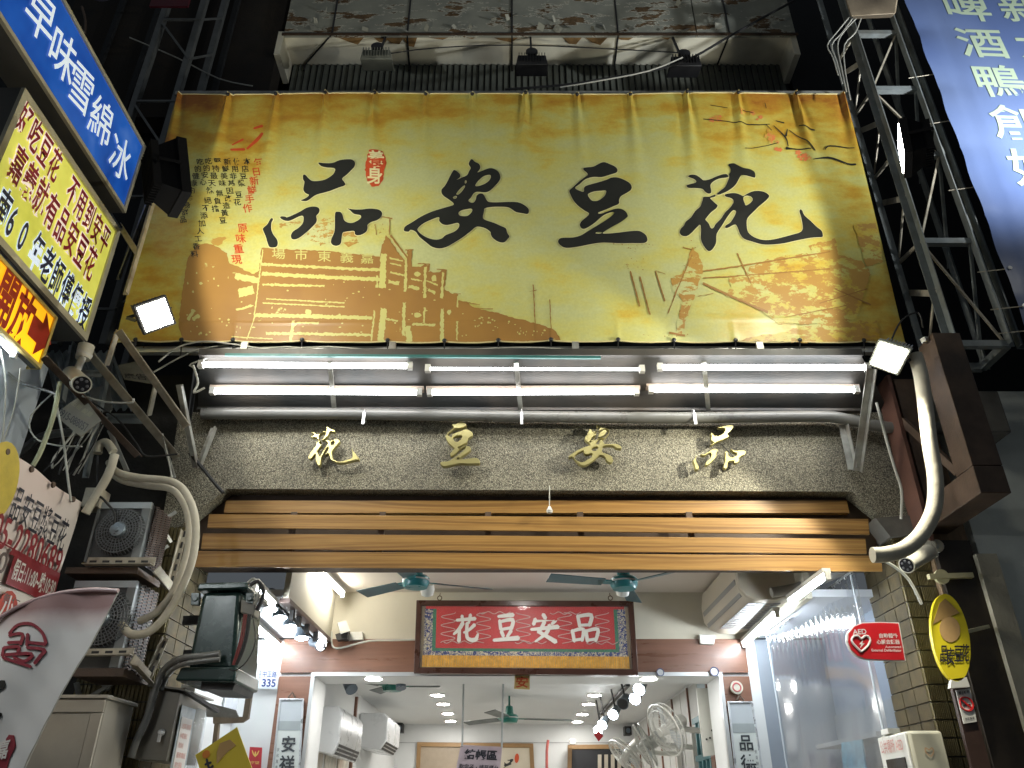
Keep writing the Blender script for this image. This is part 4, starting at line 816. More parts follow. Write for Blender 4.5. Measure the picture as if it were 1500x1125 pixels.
# plain straw hat emblem in the place of the shop's figure
o = MB(); o.poly([p + Vector((0, -.004, 0)) for p in pts(ys, (1366, 915), (1376, 884), (1384, 877), (1394, 886), (1405, 898), (1392, 903), (1378, 908))], (0, .002, 0)); o.build('hat_emblem', mat('straw_print', (.45, .28, .10), .5, var=.1, bump=0), ov)
o = MB(); o.poly([p + Vector((0, -.004, 0)) for p in pts(ys, *ell(1391, 922, 15, 19, -.17, 20))], (0, .002, 0)); o.build('pale_emblem', mat('pale_orange_print', (.60, .38, .16), .5, var=.1, bump=0), ov)
MB().poly(pts(ys, (1394, 995), (1416, 992), (1421, 1006), (1392, 1008)), (0, .03, 0)).build('lower_tab', M_wplas, ov)
MB().bar(ys(1416, 925) + Vector((0, .02, 0)), PY(1446, 918, 4.88), .03, .02).build('arm', mat('cream_bracket', (.6, .6, .5)), ov)
tag(MB().bar(PY(1405, 1004, 4.78), PY(1440, 1140, 4.78), .10, .03, (0, 1, 0)).build('brown_post', mat('brown_post', (.055, .03, .022), .45, var=.3)), 'dark red brown post carrying the no smoking notice', 'post')
yn = lambda x, y: PY(x, y, 4.75); ns = thing('no_smoking_notice', 'white notice with a red no smoking ring on the brown post', 'notice', yn(1416, 1036))
nq = pts(yn, (1400, 1011), (1421, 1008), (1431, 1057), (1412, 1060)); MB().slab(nq, (0, .006, 0)).build('card', mat('white_card', (.72, .71, .66), .5, var=.04, bump=0), ns)
n_ = Vector((0, -1, 0)); cc = bil(nq, .5, .45) + n_ * .004; o = MB().torus(cc, (0, 1, 0), .036, .005, 28, 5); o.bar(cc + Vector((-.025, 0, .025)), cc + Vector((.025, 0, -.025)), .009, .004, (0, 1, 0)); o.build('red_ring', mat('sign_red', (.55, .02, .02), .4, bump=0), ns)
MB().bar(cc + Vector((-.02, .002, -.004)), cc + Vector((.022, .002, -.004)), .009, .003, (0, 1, 0)).build('cigarette', mat('sign_black', (.02, .02, .03)), ns)
o = MB(); line(o, '禁止吸菸', sub(nq, .12, .88, .05, .16), .02, .003); line(o, '禁菸專線', sub(nq, .15, .85, .84, .92), .01, .003); o.build('lettering', mat('sign_black', (.02, .02, .03)), ns, recalc=False)
# AED flag sign
M_ared = mat('aed_red', (.50, .012, .018), .35, var=.05, bump=0)
ya = lambda x, y: PY(x, y, 4.78); ad = thing('aed_sign', 'red rounded AED flag sign fixed to the right tiled pillar', 'sign', ya(1285, 940))
outl = [(1317, 912)] + [(1262 + 23 * math.cos(a_) - (24 - 24 * abs(math.sin(a_))) * 0, 0) for a_ in []] + [(1290, 911), (1262, 912), (1250, 917), (1241, 928), (1240, 940), (1245, 952), (1254, 961), (1266, 966), (1280, 967), (1310, 968), (1327, 968)]
def grow(P, k, c_=(1285, 940)): return [(c_[0] + (x - c_[0]) * k, c_[1] + (y - c_[1]) * k) for x, y in P]
MB().poly(pts(ya, *outl), (0, .022, 0)).build('rim', mat('aed_white', (.72, .68, .66), .4, bump=0), ad)
MB().poly([p + Vector((0, -.003, 0)) for p in pts(ya, *grow(outl, .955))], (0, .002, 0)).build('red_face', M_ared, ad)
M_aw2 = mat('aed_white', (.72, .68, .66)); of = lambda L: [p + Vector((0, -.006, 0)) for p in L]
o = MB(); line(o, 'AED', of(pts(ya, (1248, 922), (1268, 921.5), (1269, 929), (1249, 930))), .02, 0); line(o, '自動體外', of(pts(ya, (1287, 928), (1314, 928), (1315, 935), (1288, 935))), .02, 0); line(o, '心臟去顫器', of(pts(ya, (1283, 937), (1317, 937), (1318, 944), (1284, 944))), .02, 0)
line(o, 'Automated', of(pts(ya, (1296, 946), (1319, 946), (1319.5, 949.5), (1296, 949.5))), .01, 0); line(o, 'External Defibrillator', of(pts(ya, (1276, 950.5), (1319.5, 951), (1320, 955), (1276.5, 954.5))), .01, 0); o.build('lettering', M_aw2, ad, recalc=False)
hp = [(1261, 955), (1250, 944), (1247, 937), (1251, 931.5), (1257, 932), (1261, 936), (1266, 932), (1271, 932.5), (1274, 938), (1271, 946)]
o = MB(); o.tube(of([*pts(ya, *hp), ya(*hp[0])]), .0065, 6, 2); o.build('heart_outline', M_aw2, ad)
MB().poly(of(pts(ya, (1264, 937), (1258, 944), (1261.5, 944), (1259, 950), (1266, 942.5), (1262.5, 942.5))), (0, .002, 0)).build('bolt', M_aw2, ad)
# AED cabinet
cz = PY(1328, 1070, 4.77).z; ac = thing('aed_cabinet', 'white AED wall cabinet with dark window below the red sign', 'cabinet', (2.2, 4.77, cz))
M_acb = mat('cabinet_cream', (.58, .56, .44), .35, var=.04, bump=0)
MB().box(2.205, 2.40, 4.77, 5.16, cz - .6, cz).build('case', M_acb, ac, bevel=.018)
MB().box(2.19, 2.205, 4.78, 5.15, cz - .6, cz - .01).build('door', mat('cabinet_white', (.72, .71, .66), .3, var=.03, bump=0), ac, bevel=.006)
MB().box(2.184, 2.19, 4.83, 5.08, cz - .5, cz - .13).build('window', mat('cabinet_window', (.02, .02, .022), .15, bump=0), ac, bevel=.002)
MB().box(2.19, 2.26, 4.98, 5.08, cz + .001, cz + .03).build('hinge_cap', M_wplas, ac)
o = MB(); q = [Vector((2.186, 5.12, cz - .03)), Vector((2.186, 4.82, cz - .03)), Vector((2.186, 4.82, cz - .10)), Vector((2.186, 5.12, cz - .10))]; line(o, '公共場所 AED', q, .01, .001); o.build('lettering', mat('faded_red_print', (.60, .30, .26), .5, bump=0), ac, recalc=False)
o = MB(); q = [Vector((2.27, 4.768, cz - .08)), Vector((2.33, 4.768, cz - .08)), Vector((2.33, 4.768, cz - .14)), Vector((2.27, 4.768, cz - .14))]; brush(o, [[(50, 90, 12), (15, 50, 12), (20, 15, 12), (50, 30, 12), (80, 15, 12), (85, 50, 12), (50, 90, 12)]], q); o.build('heart_mark', mat('faded_orange_print', (.60, .40, .24), .5, bump=0), ac, recalc=False)
# ================================================================ shop interior, first bay
def cfan(lab, cpt, R, tilt, ang0, col, grp='ceiling fans', drop=.12):
    t = thing('ceiling_fan', lab, 'ceiling fan', cpt, grp); c_ = Vector(cpt); U = Vector((0, 0, 1))
    mm = mat('teal_enamel_' + col, (.03, .20, .22) if col == 'blue' else (.02, .17, .13), .3, var=.1, bump=0)
    MB().lathe(c_, U, [(-.045, .05), (-.04, .085), (-.01, .10), (.03, .10), (.045, .085), (.05, .05), (.13, .04), (.14, .02)], 24).build('motor', mm, t)
    MB().torus(c_ + U * .012, U, .1, .006, 28, 6).build('chrome_band', M_alu, t)
    MB().tube([c_ + U * .13, c_ + U * (drop + .13)], .012, 8).lathe(c_ + U * (drop + .10), U, [(0, .03), (.07, .065)], 18).build('down_rod', mm, t)
    bm_ = mat('fan_blade_' + col, (.045, .11, .13) if col == 'blue' else (.05, .07, .065), .35, var=.2, bump=0)
    for k in range(3):
        a_ = ang0 + k * 2.0944; d = Vector((math.cos(a_), math.sin(a_), 0)); s_ = Vector((-d.y, d.x, .22))
        o = MB(); o.slab([c_ + d * .16 - s_ * .05, c_ + d * .16 + s_ * .05, c_ + d * R + s_ * .062, c_ + d * R - s_ * .062], (0, 0, .006)); o.build('blade', bm_, t, bevel=.002)
        MB().slab([c_ + d * .09 - s_ * .025, c_ + d * .09 + s_ * .025, c_ + d * .2 + s_ * .03, c_ + d * .2 - s_ * .03], (0, 0, .008)).build('blade_arm', mm, t)
    return t
f1 = PY(612, 853, 5.9); f1.z = ZC1 - .24 if False else f1.z
cfan('blue green ceiling fan in the first bay, left of the framed red sign', PY(609, 853, 5.75), .58, 0, .38, 'blue', drop=.02)
cfan('blue green ceiling fan in the first bay, right of the framed red sign', PY(914, 855, 5.75), .58, 0, 1.31, 'blue', drop=.02)
for x, lab in ((626, 'cream round detector beside the left blue fan'), (912, 'cream round detector below the right blue fan')):
    p = PY(x, 868, 6.0); tag(MB().lathe(p, (0, -.5, 1), [(-.03, .02), (-.02, .045), (.02, .055), (.06, .05)], 20).build('detector', M_wplas), lab, 'detector')
def downlight(lab, cpt, r, grp='round ceiling lights', e=None):
    t = thing('downlight', lab, 'ceiling light', cpt, grp); c_ = Vector(cpt)
    MB().lathe(c_, (0, 0, 1), [(-.004, r * .8), (-.006, r), (.01, r * 1.02)], 24).build('rim', M_wplas, t)
    MB().lathe(c_ - Vector((0, 0, .009)), (0, 0, 1), [(0, r * .82), (.004, r * .82)], 24).build('diffuser', e or emit('downlight_face', (1, .97, .92), 170), t); return t
downlight('round ceiling light at the front edge of the first bay ceiling', PZ(769, 832, ZC1 - .008), .075)
def itube(lab, p0, p1, grp, m=None):
    t = thing('tube_light', lab, 'tube light', (p0 + p1) / 2, grp); u = (p1 - p0).normalized(); up = Vector((0, 0, .03))
    MB().tube([p0, p1], .015, 10).build('tube', m or M_tubei, t); MB().bar(p0 + up, p1 + up, .05, .03).build('housing', M_wplas, t)
    for q in (p0, p1): MB().bar(q - u * .012, q + u * .012, .03, .05).build('socket', M_wplas, t)
M_tubew = emit('lit_tube_warm', (1, .95, .82), 80)
itube('tube light under the first bay ceiling along the left cream bulkhead', PZ(463, 832, ZC1 - .06), PZ(502, 871, ZC1 - .06), 'indoor tube lights', M_tubew)
itube('tube light on the low left ceiling, nearer the corner', PZ(366, 912, ZL - .05), PZ(406, 946, ZL - .05), 'indoor tube lights')
itube('tube light on the low left ceiling, hidden partly by the green transformer', PZ(372, 858, ZL - .05), PZ(396, 914, ZL - .05) if False else PZ(400, 887, ZL - .05), 'indoor tube lights')
itube('tube light on the low right ceiling, rear one nearest the veneer wall', PZ(1090, 944, ZL - .05), PZ(1138, 899, ZL - .05), 'indoor tube lights')
itube('tube light on the low right ceiling, front one beside the big air conditioner', PZ(1158, 882, ZL - .05), PZ(1212, 843, ZL - .05), 'indoor tube lights')
# track of spotlights along the left bulkhead
tk = thing('spotlight_track', 'dark track along the lower edge of the left cream bulkhead', 'light track', (X1L - .02, 6, ZL))
MB().box(X1L - .06, X1L + .01, 5.42, YB1 - .02, ZL - .03, ZL).build('rail', mat('brown_rail', (.09, .055, .045), .5, var=.3), tk)
M_sp = emit('spot_face', (.93, .98, 1), 60); M_spb = mat('spot_grey_body', (.10, .13, .16), .35, .3, var=.2, bump=0)
for i, (x, y, tx, lab) in enumerate(((396, 893, 0, 'nearest'), (410, 905, 0, 'second nearest'), (425, 918, 0, 'middle'), (442, 935, 0, 'second farthest'), (471, 944, 1, 'farthest'))):
    Y_ = (5.62, 5.82, 6.08, 6.38, 6.70)[i]; p = PY(x, y, Y_); t = thing('track_spotlight', 'grey spotlight on the left bulkhead track, %s of five' % lab, 'spotlight', p, 'left track spotlights')
    d = Vector((.12, -.12, -1)).normalized() if not tx else Vector((.75, -.55, -.25)).normalized()
    MB().lathe(p, d, [(-.15, .022), (-.13, .035), (-.045, .04), (-.03, .052), (0, .056)], 18).build('can', M_spb, t)
    MB().lathe(p, d, [(0, .048), (.004, .046)], 18).build('lamp_face', M_sp, t)
    j = Vector((X1L - .025, Y_ + .03, ZL - .03)); MB().bar(j, j - Vector((0, 0, .07)), .03, .04).tube([j - Vector((0, 0, .06)), p - d * .09], .008, 6).build('stem', M_black, t)
# small devices on the back wall
kb = lambda x, y: PY(x, y, 6.8)
tag(MB().slab(pts(kb, (508, 926), (531, 925), (532, 937), (509, 938)), (0, .04, 0)).build('cable_box', M_wplas, bevel=.004), 'small white box on the cream wall left of the framed sign', 'junction box')
t = thing('motion_sensor', 'white sensor with black foot in the left corner of the cream wall', 'sensor', kb(502, 925)); MB().hexa(pts(lambda x, y: PY(x, y, 6.65), (494, 912), (507, 909), (513, 924), (499, 928)), pts(lambda x, y: PY(x, y, 6.78), (494, 914), (507, 911), (513, 926), (499, 930))).build('cover', M_wplas, t); MB().slab(pts(lambda x, y: PY(x, y, 6.7), (491, 929), (510, 924), (509, 936), (493, 937)), (0, .08, 0)).build('foot', M_black, t)
tag(MB().tube(pts(lambda x, y: PY(x, y, 6.79), (486, 925), (487, 946), (500, 949), (540, 939), (580, 938), (608, 937)), .008, 6, 3).build('wall_cable', M_cabw), 'pale cable along the top of the veneer left of the framed sign', 'cable')
# framed embroidered sign
ks = lambda x, y: PY(x, y, 6.70)
fs = thing('framed_red_sign', 'dark framed red embroidery with four white characters and golden fringe', 'framed sign', ks(768, 930))
Q = pts(ks, (610, 879), (928, 880), (935, 989), (606, 986)); M_fr = mat('dark_wood_frame', (.055, .022, .014), .3, var=.3, bump=0)
fw = .045
def frame(parent, q, w_, dpt, m, name='frame_side'):
    q = [Vector(p) for p in q]; c_ = sum(q, Vector()) / 4; n = (q[3] - q[0]).cross(q[1] - q[0]).normalized()
    i_ = []
    for k in range(4):
        a_ = (q[(k + 1) % 4] - q[k]).normalized(); b_ = (q[(k - 1) % 4] - q[k]).normalized(); i_.append(q[k] + a_ * w_ + b_ * w_)
    for k in range(4):
        j = (k + 1) % 4; MB().slab([q[k] + n * .0, q[j], i_[j], i_[k]], -n * dpt).build(name, m, parent, bevel=.003)
    return i_, n
inn, n_ = frame(fs, Q, fw, .06, M_fr)
def lay(name, x0, x1, y0, y1, m, lift, parent=None, base=None):
    q = sub(base or inn, x0, x1, y0, y1); return MB().add([p + n_ * lift for p in q], [(0, 1, 2, 3)]).build(name, m, parent or fs)
lay('backing', 0, 1, 0, 1, mat('beige_mount', (.38, .30, .20), .7, var=.1), -.030)
M_emb = NT('embroidered_border'); pz = gpos(M_emb); vv = M_emb.n('ShaderNodeTexNoise', i_Scale=26.0); vv.inputs['Detail'].default_value = 2; vv.inputs['Distortion'].default_value = 2.2; M_emb.l(pz, vv.inputs['Vector'])
M_emb.l(M_emb.ramp(vv.outputs[0], [(.40, (.02, .035, .16)), (.48, (.03, .04, .20)), (.50, (.60, .50, .30)), (.57, (.65, .60, .45)), (.60, (.02, .04, .16)), (.68, (.03, .05, .2)), (.70, (.5, .33, .08))]), M_emb.b.inputs['Base Color'])
lay('patterned_border', .015, .985, .03, .84, M_emb.m, -.028); lay('green_border', .055, .945, .03, .73, mat('green_ribbon', (.03, .17, .09), .6, var=.3, scale=30), -.026)
lay('red_silk', .072, .928, .0, .685, mat('red_silk', (.50, .022, .022), .5, var=.15, scale=9, bump=.05), -.024); lay('red_top', .02, .98, .0, .045, mat('red_silk', (.5, .02, .02)), -.023)
fg = MB(); N = 90
for k in range(N):
    q = sub(inn, .01 + .98 * k / N, .01 + .98 * (k + .9) / N, .80, .985); fg.slab([p + n_ * (-.022 + random.uniform(0, .004)) for p in q], -n_ * .003)
o = fg.build('golden_fringe', mat('gold_thread', (.72, .36, .03), .45, .1, var=.3, scale=30), fs); o['kind'] = 'stuff'
KAI = {'花': [[(14, 24, 9), (84, 18, 12)], [(34, 8, 10), (38, 34, 8)], [(66, 4, 11), (60, 34, 8)], [(38, 34, 13), (24, 56, 12), (4, 74, 7)], [(26, 52, 9), (24, 98, 13)], [(82, 40, 12), (62, 58, 9), (42, 68, 7)], [(54, 34, 11), (53, 78, 11), (64, 92, 12), (86, 92, 14), (95, 72, 6)]],
 '豆': [[(20, 10, 9), (78, 4, 14)], [(26, 24, 11), (30, 56, 11)], [(30, 28, 9), (76, 22, 13), (70, 54, 12)], [(31, 56, 9), (72, 50, 10)], [(32, 62, 12), (40, 80, 11)], [(70, 60, 12), (54, 82, 9)], [(3, 94, 10), (97, 86, 15)]],
 '安': [[(46, 2, 12), (54, 16, 12)], [(18, 18, 11), (11, 38, 11)], [(16, 26, 9), (88, 18, 12), (76, 36, 9)], [(50, 28, 12), (38, 52, 11), (26, 66, 9)], [(68, 40, 12), (56, 68, 12), (16, 98, 6)], [(30, 64, 11), (58, 80, 12), (88, 98, 15)], [(2, 56, 9), (98, 46, 14)]],
 '品': [[(26, 6, 11), (32, 44, 11)], [(28, 8, 10), (76, 4, 13), (68, 40, 12)], [(33, 40, 9), (68, 38, 9)], [(4, 58, 11), (10, 96, 11)], [(6, 60, 9), (44, 54, 12), (38, 94, 10)], [(11, 92, 9), (40, 88, 9)], [(54, 58, 11), (58, 96, 11)], [(56, 60, 9), (98, 54, 12), (88, 94, 10)], [(58, 92, 9), (88, 88, 9)]]}
M_chw = mat('embroidery_white', (.74, .70, .64), .5, var=.05, bump=0)
for i, (k, x0, x1) in enumerate((('花', .152, .280), ('豆', .345, .470), ('安', .525, .660), ('品', .720, .850))):
    brush(MB(), [[(a, b, c_ * 1.15) for a, b, c_ in st_] for st_ in KAI[k]], sub(inn, x0, x1, .125, .585), lift=-.016).build('white_character', M_chw, fs, recalc=False)
o = MB(); random.seed(8)
for cx_ in (.13, .30, .49, .69, .87):
    L = []
    for k in range(26): a_ = k / 25 * 2 * math.pi * .8 + random.uniform(0, .3); L.append(bil(inn, cx_ + .035 * math.sin(k * .9 + cx_ * 9), .10 + .5 * k / 25) + n_ * -.019)
    o.tube(L, .0032, 5, 2)
for k in range(5):
    L = [bil(inn, .11 + .17 * k + .15 * j / 12, (.11 if k % 2 else .59) + .02 * math.sin(j * 1.4)) + n_ * -.019 for j in range(13)]; o.tube(L, .0032, 5, 2)
o.build('silver_scrollwork', mat('silver_thread', (.60, .40, .36), .4, var=.1, bump=0), fs)
gl = NT('frame_glass'); gl.b.inputs['Base Color'].default_value = (1, 1, 1, 1); gl.b.inputs['Roughness'].default_value = .03; gl.b.inputs['Alpha'].default_value = .045; gl.b.inputs['Specular IOR Level'].default_value = .8
lay('glass', 0, 1, 0, 1, gl.m, -.006)
for x in (644, 894): p = ks(x, 876); MB().torus(p, (0, 1, 0), .018, .004, 16, 5).bar(p + Vector((0, 0, .018)), p + Vector((0, .04, .05)), .006, .003).build('hanging_ring', mat('old_brass', (.12, .08, .04), .4, .6, bump=0), fs)
# yellow paper charm under the lintel
kl = lambda x, y: PY(x, y, 6.80); n_c = Vector((0, -1, 0)); cq = pts(kl, (754, 990), (776, 990), (776, 1010), (753, 1009))
ch_ = thing('paper_charm', 'small yellow paper charm with red writing below the framed sign', 'paper charm', kl(765, 1000)); MB().slab(cq, (0, .003, 0)).build('paper', mat('yellow_paper', (.62, .45, .17), .7, var=.1), ch_)
o = MB(); char(o, '安', sub(cq, .1, .9, .08, .92), .02, .004); o.build('lettering', M_red, ch_, recalc=False)
# house number, poster, scrolls, small discs
kp = lambda x, y: PY(x, y, 6.80)
hn = thing('house_number_plate', 'white house number plate 335 with blue figures on the pale column', 'number plate', kp(391, 997)); hq = pts(kp, (379, 980), (407, 981), (405, 1009), (375, 1008))
MB().slab(hq, (0, .008, 0)).build('plate', mat('enamel_white', (.66, .69, .74), .3, var=.03, bump=0), hn); M_navy = mat('enamel_navy', (.02, .04, .16), .4, bump=0)
o = MB(); line(o, '中正路', sub(hq, .24, .97, .08, .42), .012, .003); line(o, '335', sub(hq, .26, .95, .50, .92), .03, .003)
for i, ch in enumerate('嘉義市'): char(o, ch, sub(hq, .05, .18, .05 + i * .16, .2 + i * .16), 0, .003)
o.build('figures', M_navy, hn, recalc=False)
ps = thing('red_guard_poster', 'small red poster with golden bird emblem at the bottom of the pale column', 'poster', kp(374, 1110)); pq = pts(kp, (366, 1094), (384, 1095), (382, 1128), (363, 1127)); MB().slab(pq, (0, .004, 0)).build('sheet', mat('poster_red', (.38, .02, .03), .5, bump=0), ps)
o = MB(); brush(o, [[(20, 20, 8), (35, 50, 12), (50, 60, 14)], [(80, 20, 8), (65, 50, 12), (50, 60, 14)], [(50, 30, 12), (50, 66, 14)]], sub(pq, .05, .95, .05, .6)); line(o, '守望', sub(pq, .15, .85, .62, .75), .01); o.build('gold_emblem', mat('poster_gold', (.62, .42, .10), .5, bump=0), ps, recalc=False)
def scroll(lab, q, chars, cyc, side, tilt):
    t = thing('calligraphy_scroll', lab, 'scroll', (Vector(q[0]) + Vector(q[1])) / 2, 'calligraphy scrolls beside the doorway')
    inn_, nn = frame(t, q, .015, .02, mat('silver_trim', (.58, .60, .62), .3, .5, bump=0)); f_ = lambda nm, y0, y1, m, l=-.012: MB().add([p + nn * l for p in sub(inn_, 0, 1, y0, y1)], [(0, 1, 2, 3)]).build(nm, m, t)
    f_('paper', 0, 1, mat('scroll_paper', (.60, .63, .60), .7, var=.05, bump=0)); f_('grey_band', .22, .32, mat('scroll_band', (.30, .33, .33), .7, var=.1, bump=0), -.010); f_('upper_silk', 0, .22, mat('scroll_silk', (.44, .47, .49), .6, var=.06, bump=0), -.011)
    o_ = MB()
    for ch, y in zip(chars, cyc): char(o_, ch, sub(inn_, .22, .82, y, y + .17), .022, -.006)
    for i in range(7): char(o_, side[i % len(side)], sub(inn_, .05 if tilt > 0 else .84, .15 if tilt > 0 else .94, .5 + i * .06, .54 + i * .06), 0, -.006)
    o_.build('ink_characters', mat('scroll_ink', (.025, .03, .035), .6, bump=0), t, recalc=False)
    m_ = (inn_[0] + inn_[1]) / 2 + Vector((0, 0, .03)); MB().tube([m_ + Vector((-.03, 0, -.01)), m_ + Vector((0, 0, .03)), m_ + Vector((.03, 0, -.01))], .008, 6).build('hanger', M_rust, t)
scroll('scroll in a silver frame with two brush characters left of the doorway', pts(kp, (409, 1023), (445, 1023), (437, 1172), (393, 1172)), '安祥', (.38, .58), '家和萬事興', 1)
scroll('scroll in a silver frame with two brush characters right of the doorway', pts(kp, (1066, 1027), (1103, 1027), (1125, 1174), (1082, 1174)), '品德', (.34, .55), '天道酬勤業', -1)
for x, y, r, lab, m in ((1046, 984, .035, 'small round clock like disc at the doorway top right corner', M_wplas), (1079, 1007, .052, 'round cream sticker on the veneer above the right scroll', mat('sticker_cream', (.56, .55, .45), .5, bump=0)), (967, 985, .03, 'silver knob on the doorway lintel right of the framed sign', M_alu)):
    p = PY(x, y, 6.80); t = thing('wall_disc', lab, 'disc', p); MB().lathe(p, (0, -1, 0), [(-.01, r), (.01, r * .96)], 28).build('disc', m, t)
    MB().torus(p + Vector((0, -.011, 0)), (0, 1, 0), r * (.95 if r < .05 else .6), r * .12, 28, 6).build('ring', M_navy if r < .05 else mat('sticker_red', (.5, .12, .12), .5, bump=0), t)
# left poster wall in the low bay
kw = lambda x, y: PX(x, y, -2.24)
tag(MB().slab(pts(kw, (352, 905), (388, 940), (366, 1062), (325, 1050)), (-.01, 0, 0)).build('menu_poster', mat('pastel_poster', (.62, .64, .68), .4, var=.25, scale=5, bump=0)), 'pale picture poster on the left inner wall behind the transformer', 'poster')
o = thing('brown_wood_frame', 'brown wooden bar and shelf bracket below the pale poster on the left', 'frame', PY(375, 1020, 5.6)); kf = lambda x, y: PY(x, y, 5.62)
MB().slab(pts(kf, (367, 972), (375, 971), (363, 1052), (354, 1058)), (0, .04, 0)).build('upright', mat('weathered_wood', (.16, .12, .08), .7, var=.3), o); MB().slab(pts(kf, (312, 1049), (356, 1050), (354, 1058), (312, 1060)), (0, .04, 0)).build('shelf', mat('weathered_wood', (.16, .12, .08)), o); MB().slab(pts(kf, (314, 1060), (320, 1060), (313, 1130), (306, 1130)), (0, .04, 0)).build('upright', mat('weathered_wood', (.1, .1, .1)), o)
tag(MB().slab(pts(kf, (345, 1040), (300, 1028), (302, 1050), (350, 1052)), (0, .02, 0)).build('dusty_sheet', M_conc), 'grey dusty panel above the brown shelf bracket', 'panel')

# big ceiling air conditioner on the right
def PXZ(y, L): return [(x, y, z) for x, z in L]
ac = thing('ceiling_air_conditioner', 'big cream ceiling air conditioner hanging at the right bulkhead', 'air conditioner', (1.9, 6, 3))
p_ = lambda x, y, Y_: (lambda v: (v.x, v.z))(PY(x, y, Y_))
prof = [p_(1076, 800, 5.62), p_(1077, 838, 5.62), p_(1082, 862, 5.62), p_(1092, 874, 5.62), p_(1108, 880, 5.62), p_(1135, 881, 5.62), p_(1200, 862, 5.62), p_(1200, 800, 5.62)]
prof[0] = (prof[0][0], ZC1 - .03); prof[-1] = (prof[-1][0], ZC1 - .03)
YA, YBk = 5.62, 6.78
b = MB().poly(PXZ(YA, prof), (0, YBk - YA, 0)); b.build('casing', mat('ac_cream', (.60, .55, .45), .35, var=.05, bump=0), ac, bevel=.012)
MB().poly(PXZ(YA - .03, [(x, z) for x, z in prof]), (0, .028, 0)).build('end_cover', mat('ac_cover', (.64, .58, .47), .3, var=.04, bump=0), ac, bevel=.008)
dn = MB(); x0, z0 = prof[1]; x1, z1 = prof[3]
vec = Vector((x1 - x0, 0, z1 - z0)); nrm = Vector((vec.z, 0, -vec.x)).normalized()
for i in range(3):
    a_ = Vector((x0, YA + .05, z0)) + vec * (.22 + i * .25) + nrm * .006; MB().slab([a_, a_ + Vector((0, YBk - YA - .1, 0)), a_ + vec * .2 + Vector((0, YBk - YA - .1, 0)), a_ + vec * .2], nrm * .01).build('louvre', mat('ac_grey', (.30, .30, .29), .4, var=.1, bump=0), ac, bevel=.002)
MB().slab([Vector((x0 + .01, YA + .04, z0 - .02)), Vector((x0 + .01, YBk - .04, z0 - .02)), Vector((x0 + .07, YBk - .04, z0 - .13)), Vector((x0 + .07, YA + .04, z0 - .13))], nrm * .004).build('outlet_shadow_gap', M_black, ac)
for i in range(12):
    y_ = YA + .06 + i * .075; MB().box(x1 + .03, prof[5][0] + .06, y_, y_ + .05, prof[4][1] - .006, prof[4][1] - .001).build('intake_slot', mat('ac_grey', (.3, .3, .3)), ac)
tag(MB().tube(pts(lambda x, y: PY(x, y, 5.5), (1130, 868), (1165, 862), (1200, 850), (1240, 834), (1290, 815)), .035, 12, 3).build('insulated_pipe', mat('grey_lagging', (.36, .35, .33), .7, var=.15)), 'grey lagged pipe leaving the big air conditioner towards the right', 'pipe')
tag(MB().slab(pts(kp, (1024, 929), (1048, 930), (1046, 944), (1026, 943)), (0, .06, 0)).build('junction_box', M_wplas, bevel=.004), 'cream junction box under the big air conditioner at the wall corner', 'junction box')
# clear plastic curtain on the right
cm = NT('clear_plastic'); cp_ = gpos(cm); mpc = cm.n('ShaderNodeMapping'); mpc.inputs['Scale'].default_value = (4, 4, .6); cm.l(cp_, mpc.inputs[0])
bpc = cm.n('ShaderNodeBump'); bpc.inputs['Strength'].default_value = .05; bpc.inputs['Distance'].default_value = .03; cm.l(cm.noise(1.2, 3, .55, mpc.outputs[0]), bpc.inputs['Height'])
frc = cm.n('ShaderNodeFresnel'); frc.inputs[0].default_value = 1.55; cm.l(bpc.outputs[0], frc.inputs['Normal'])
tsc = cm.n('ShaderNodeBsdfTransparent'); tsc.inputs[0].default_value = (.93, .95, .97, 1); dfc = cm.n('ShaderNodeBsdfDiffuse'); dfc.inputs[0].default_value = (.7, .78, .88, 1)
gsc = cm.n('ShaderNodeBsdfGlossy'); gsc.inputs['Roughness'].default_value = .12; cm.l(bpc.outputs[0], gsc.inputs['Normal'])
m1c = cm.n('ShaderNodeMixShader'); m1c.inputs[0].default_value = .035; cm.l(tsc.outputs[0], m1c.inputs[1]); cm.l(dfc.outputs[0], m1c.inputs[2])
fmc = cm.n('ShaderNodeMath', operation='MULTIPLY'); cm.l(frc.outputs[0], fmc.inputs[0]); fmc.inputs[1].default_value = .45; m2c = cm.n('ShaderNodeMixShader'); cm.l(fmc.outputs[0], m2c.inputs[0]); cm.l(m1c.outputs[0], m2c.inputs[1]); cm.l(gsc.outputs[0], m2c.inputs[2]); cm.l(m2c.outputs[0], cm.out.inputs['Surface'])
cu_ = thing('plastic_curtain', 'clear creased plastic curtain hanging on the right side of the shop front', 'curtain', (2.3, 5.9, 2.8))
a, b = PY(1124, 934, 6.4), PY(1252, 838, 5.3) ; V = []; nx, nz = 90, 30
for j in range(nz + 1):
    for i in range(nx + 1):
        p = a.lerp(b, i / nx); k = j / nz; f_ = math.exp(-k * 26); off = .014 * math.sin(i * 1.35) * f_ + .004 * math.sin(i * .14 + 1) + .004 * math.sin(i * .2 + k * 5)
        V.append(p + Vector((.5 * off, .6 * off, -k * 2.4 - .03 * math.sin(i / nx * 3.14) * 3 * f_)))
MB().add(V, [(j * (nx + 1) + i, j * (nx + 1) + i + 1, (j + 1) * (nx + 1) + i + 1, (j + 1) * (nx + 1) + i) for j in range(nz) for i in range(nx)], True).build('sheet', cm.m, cu_, recalc=False)
MB().tube([a + Vector((0, 0, .02)), b + Vector((0, 0, .02))], .008, 6).build('curtain_wire', M_alu, cu_)
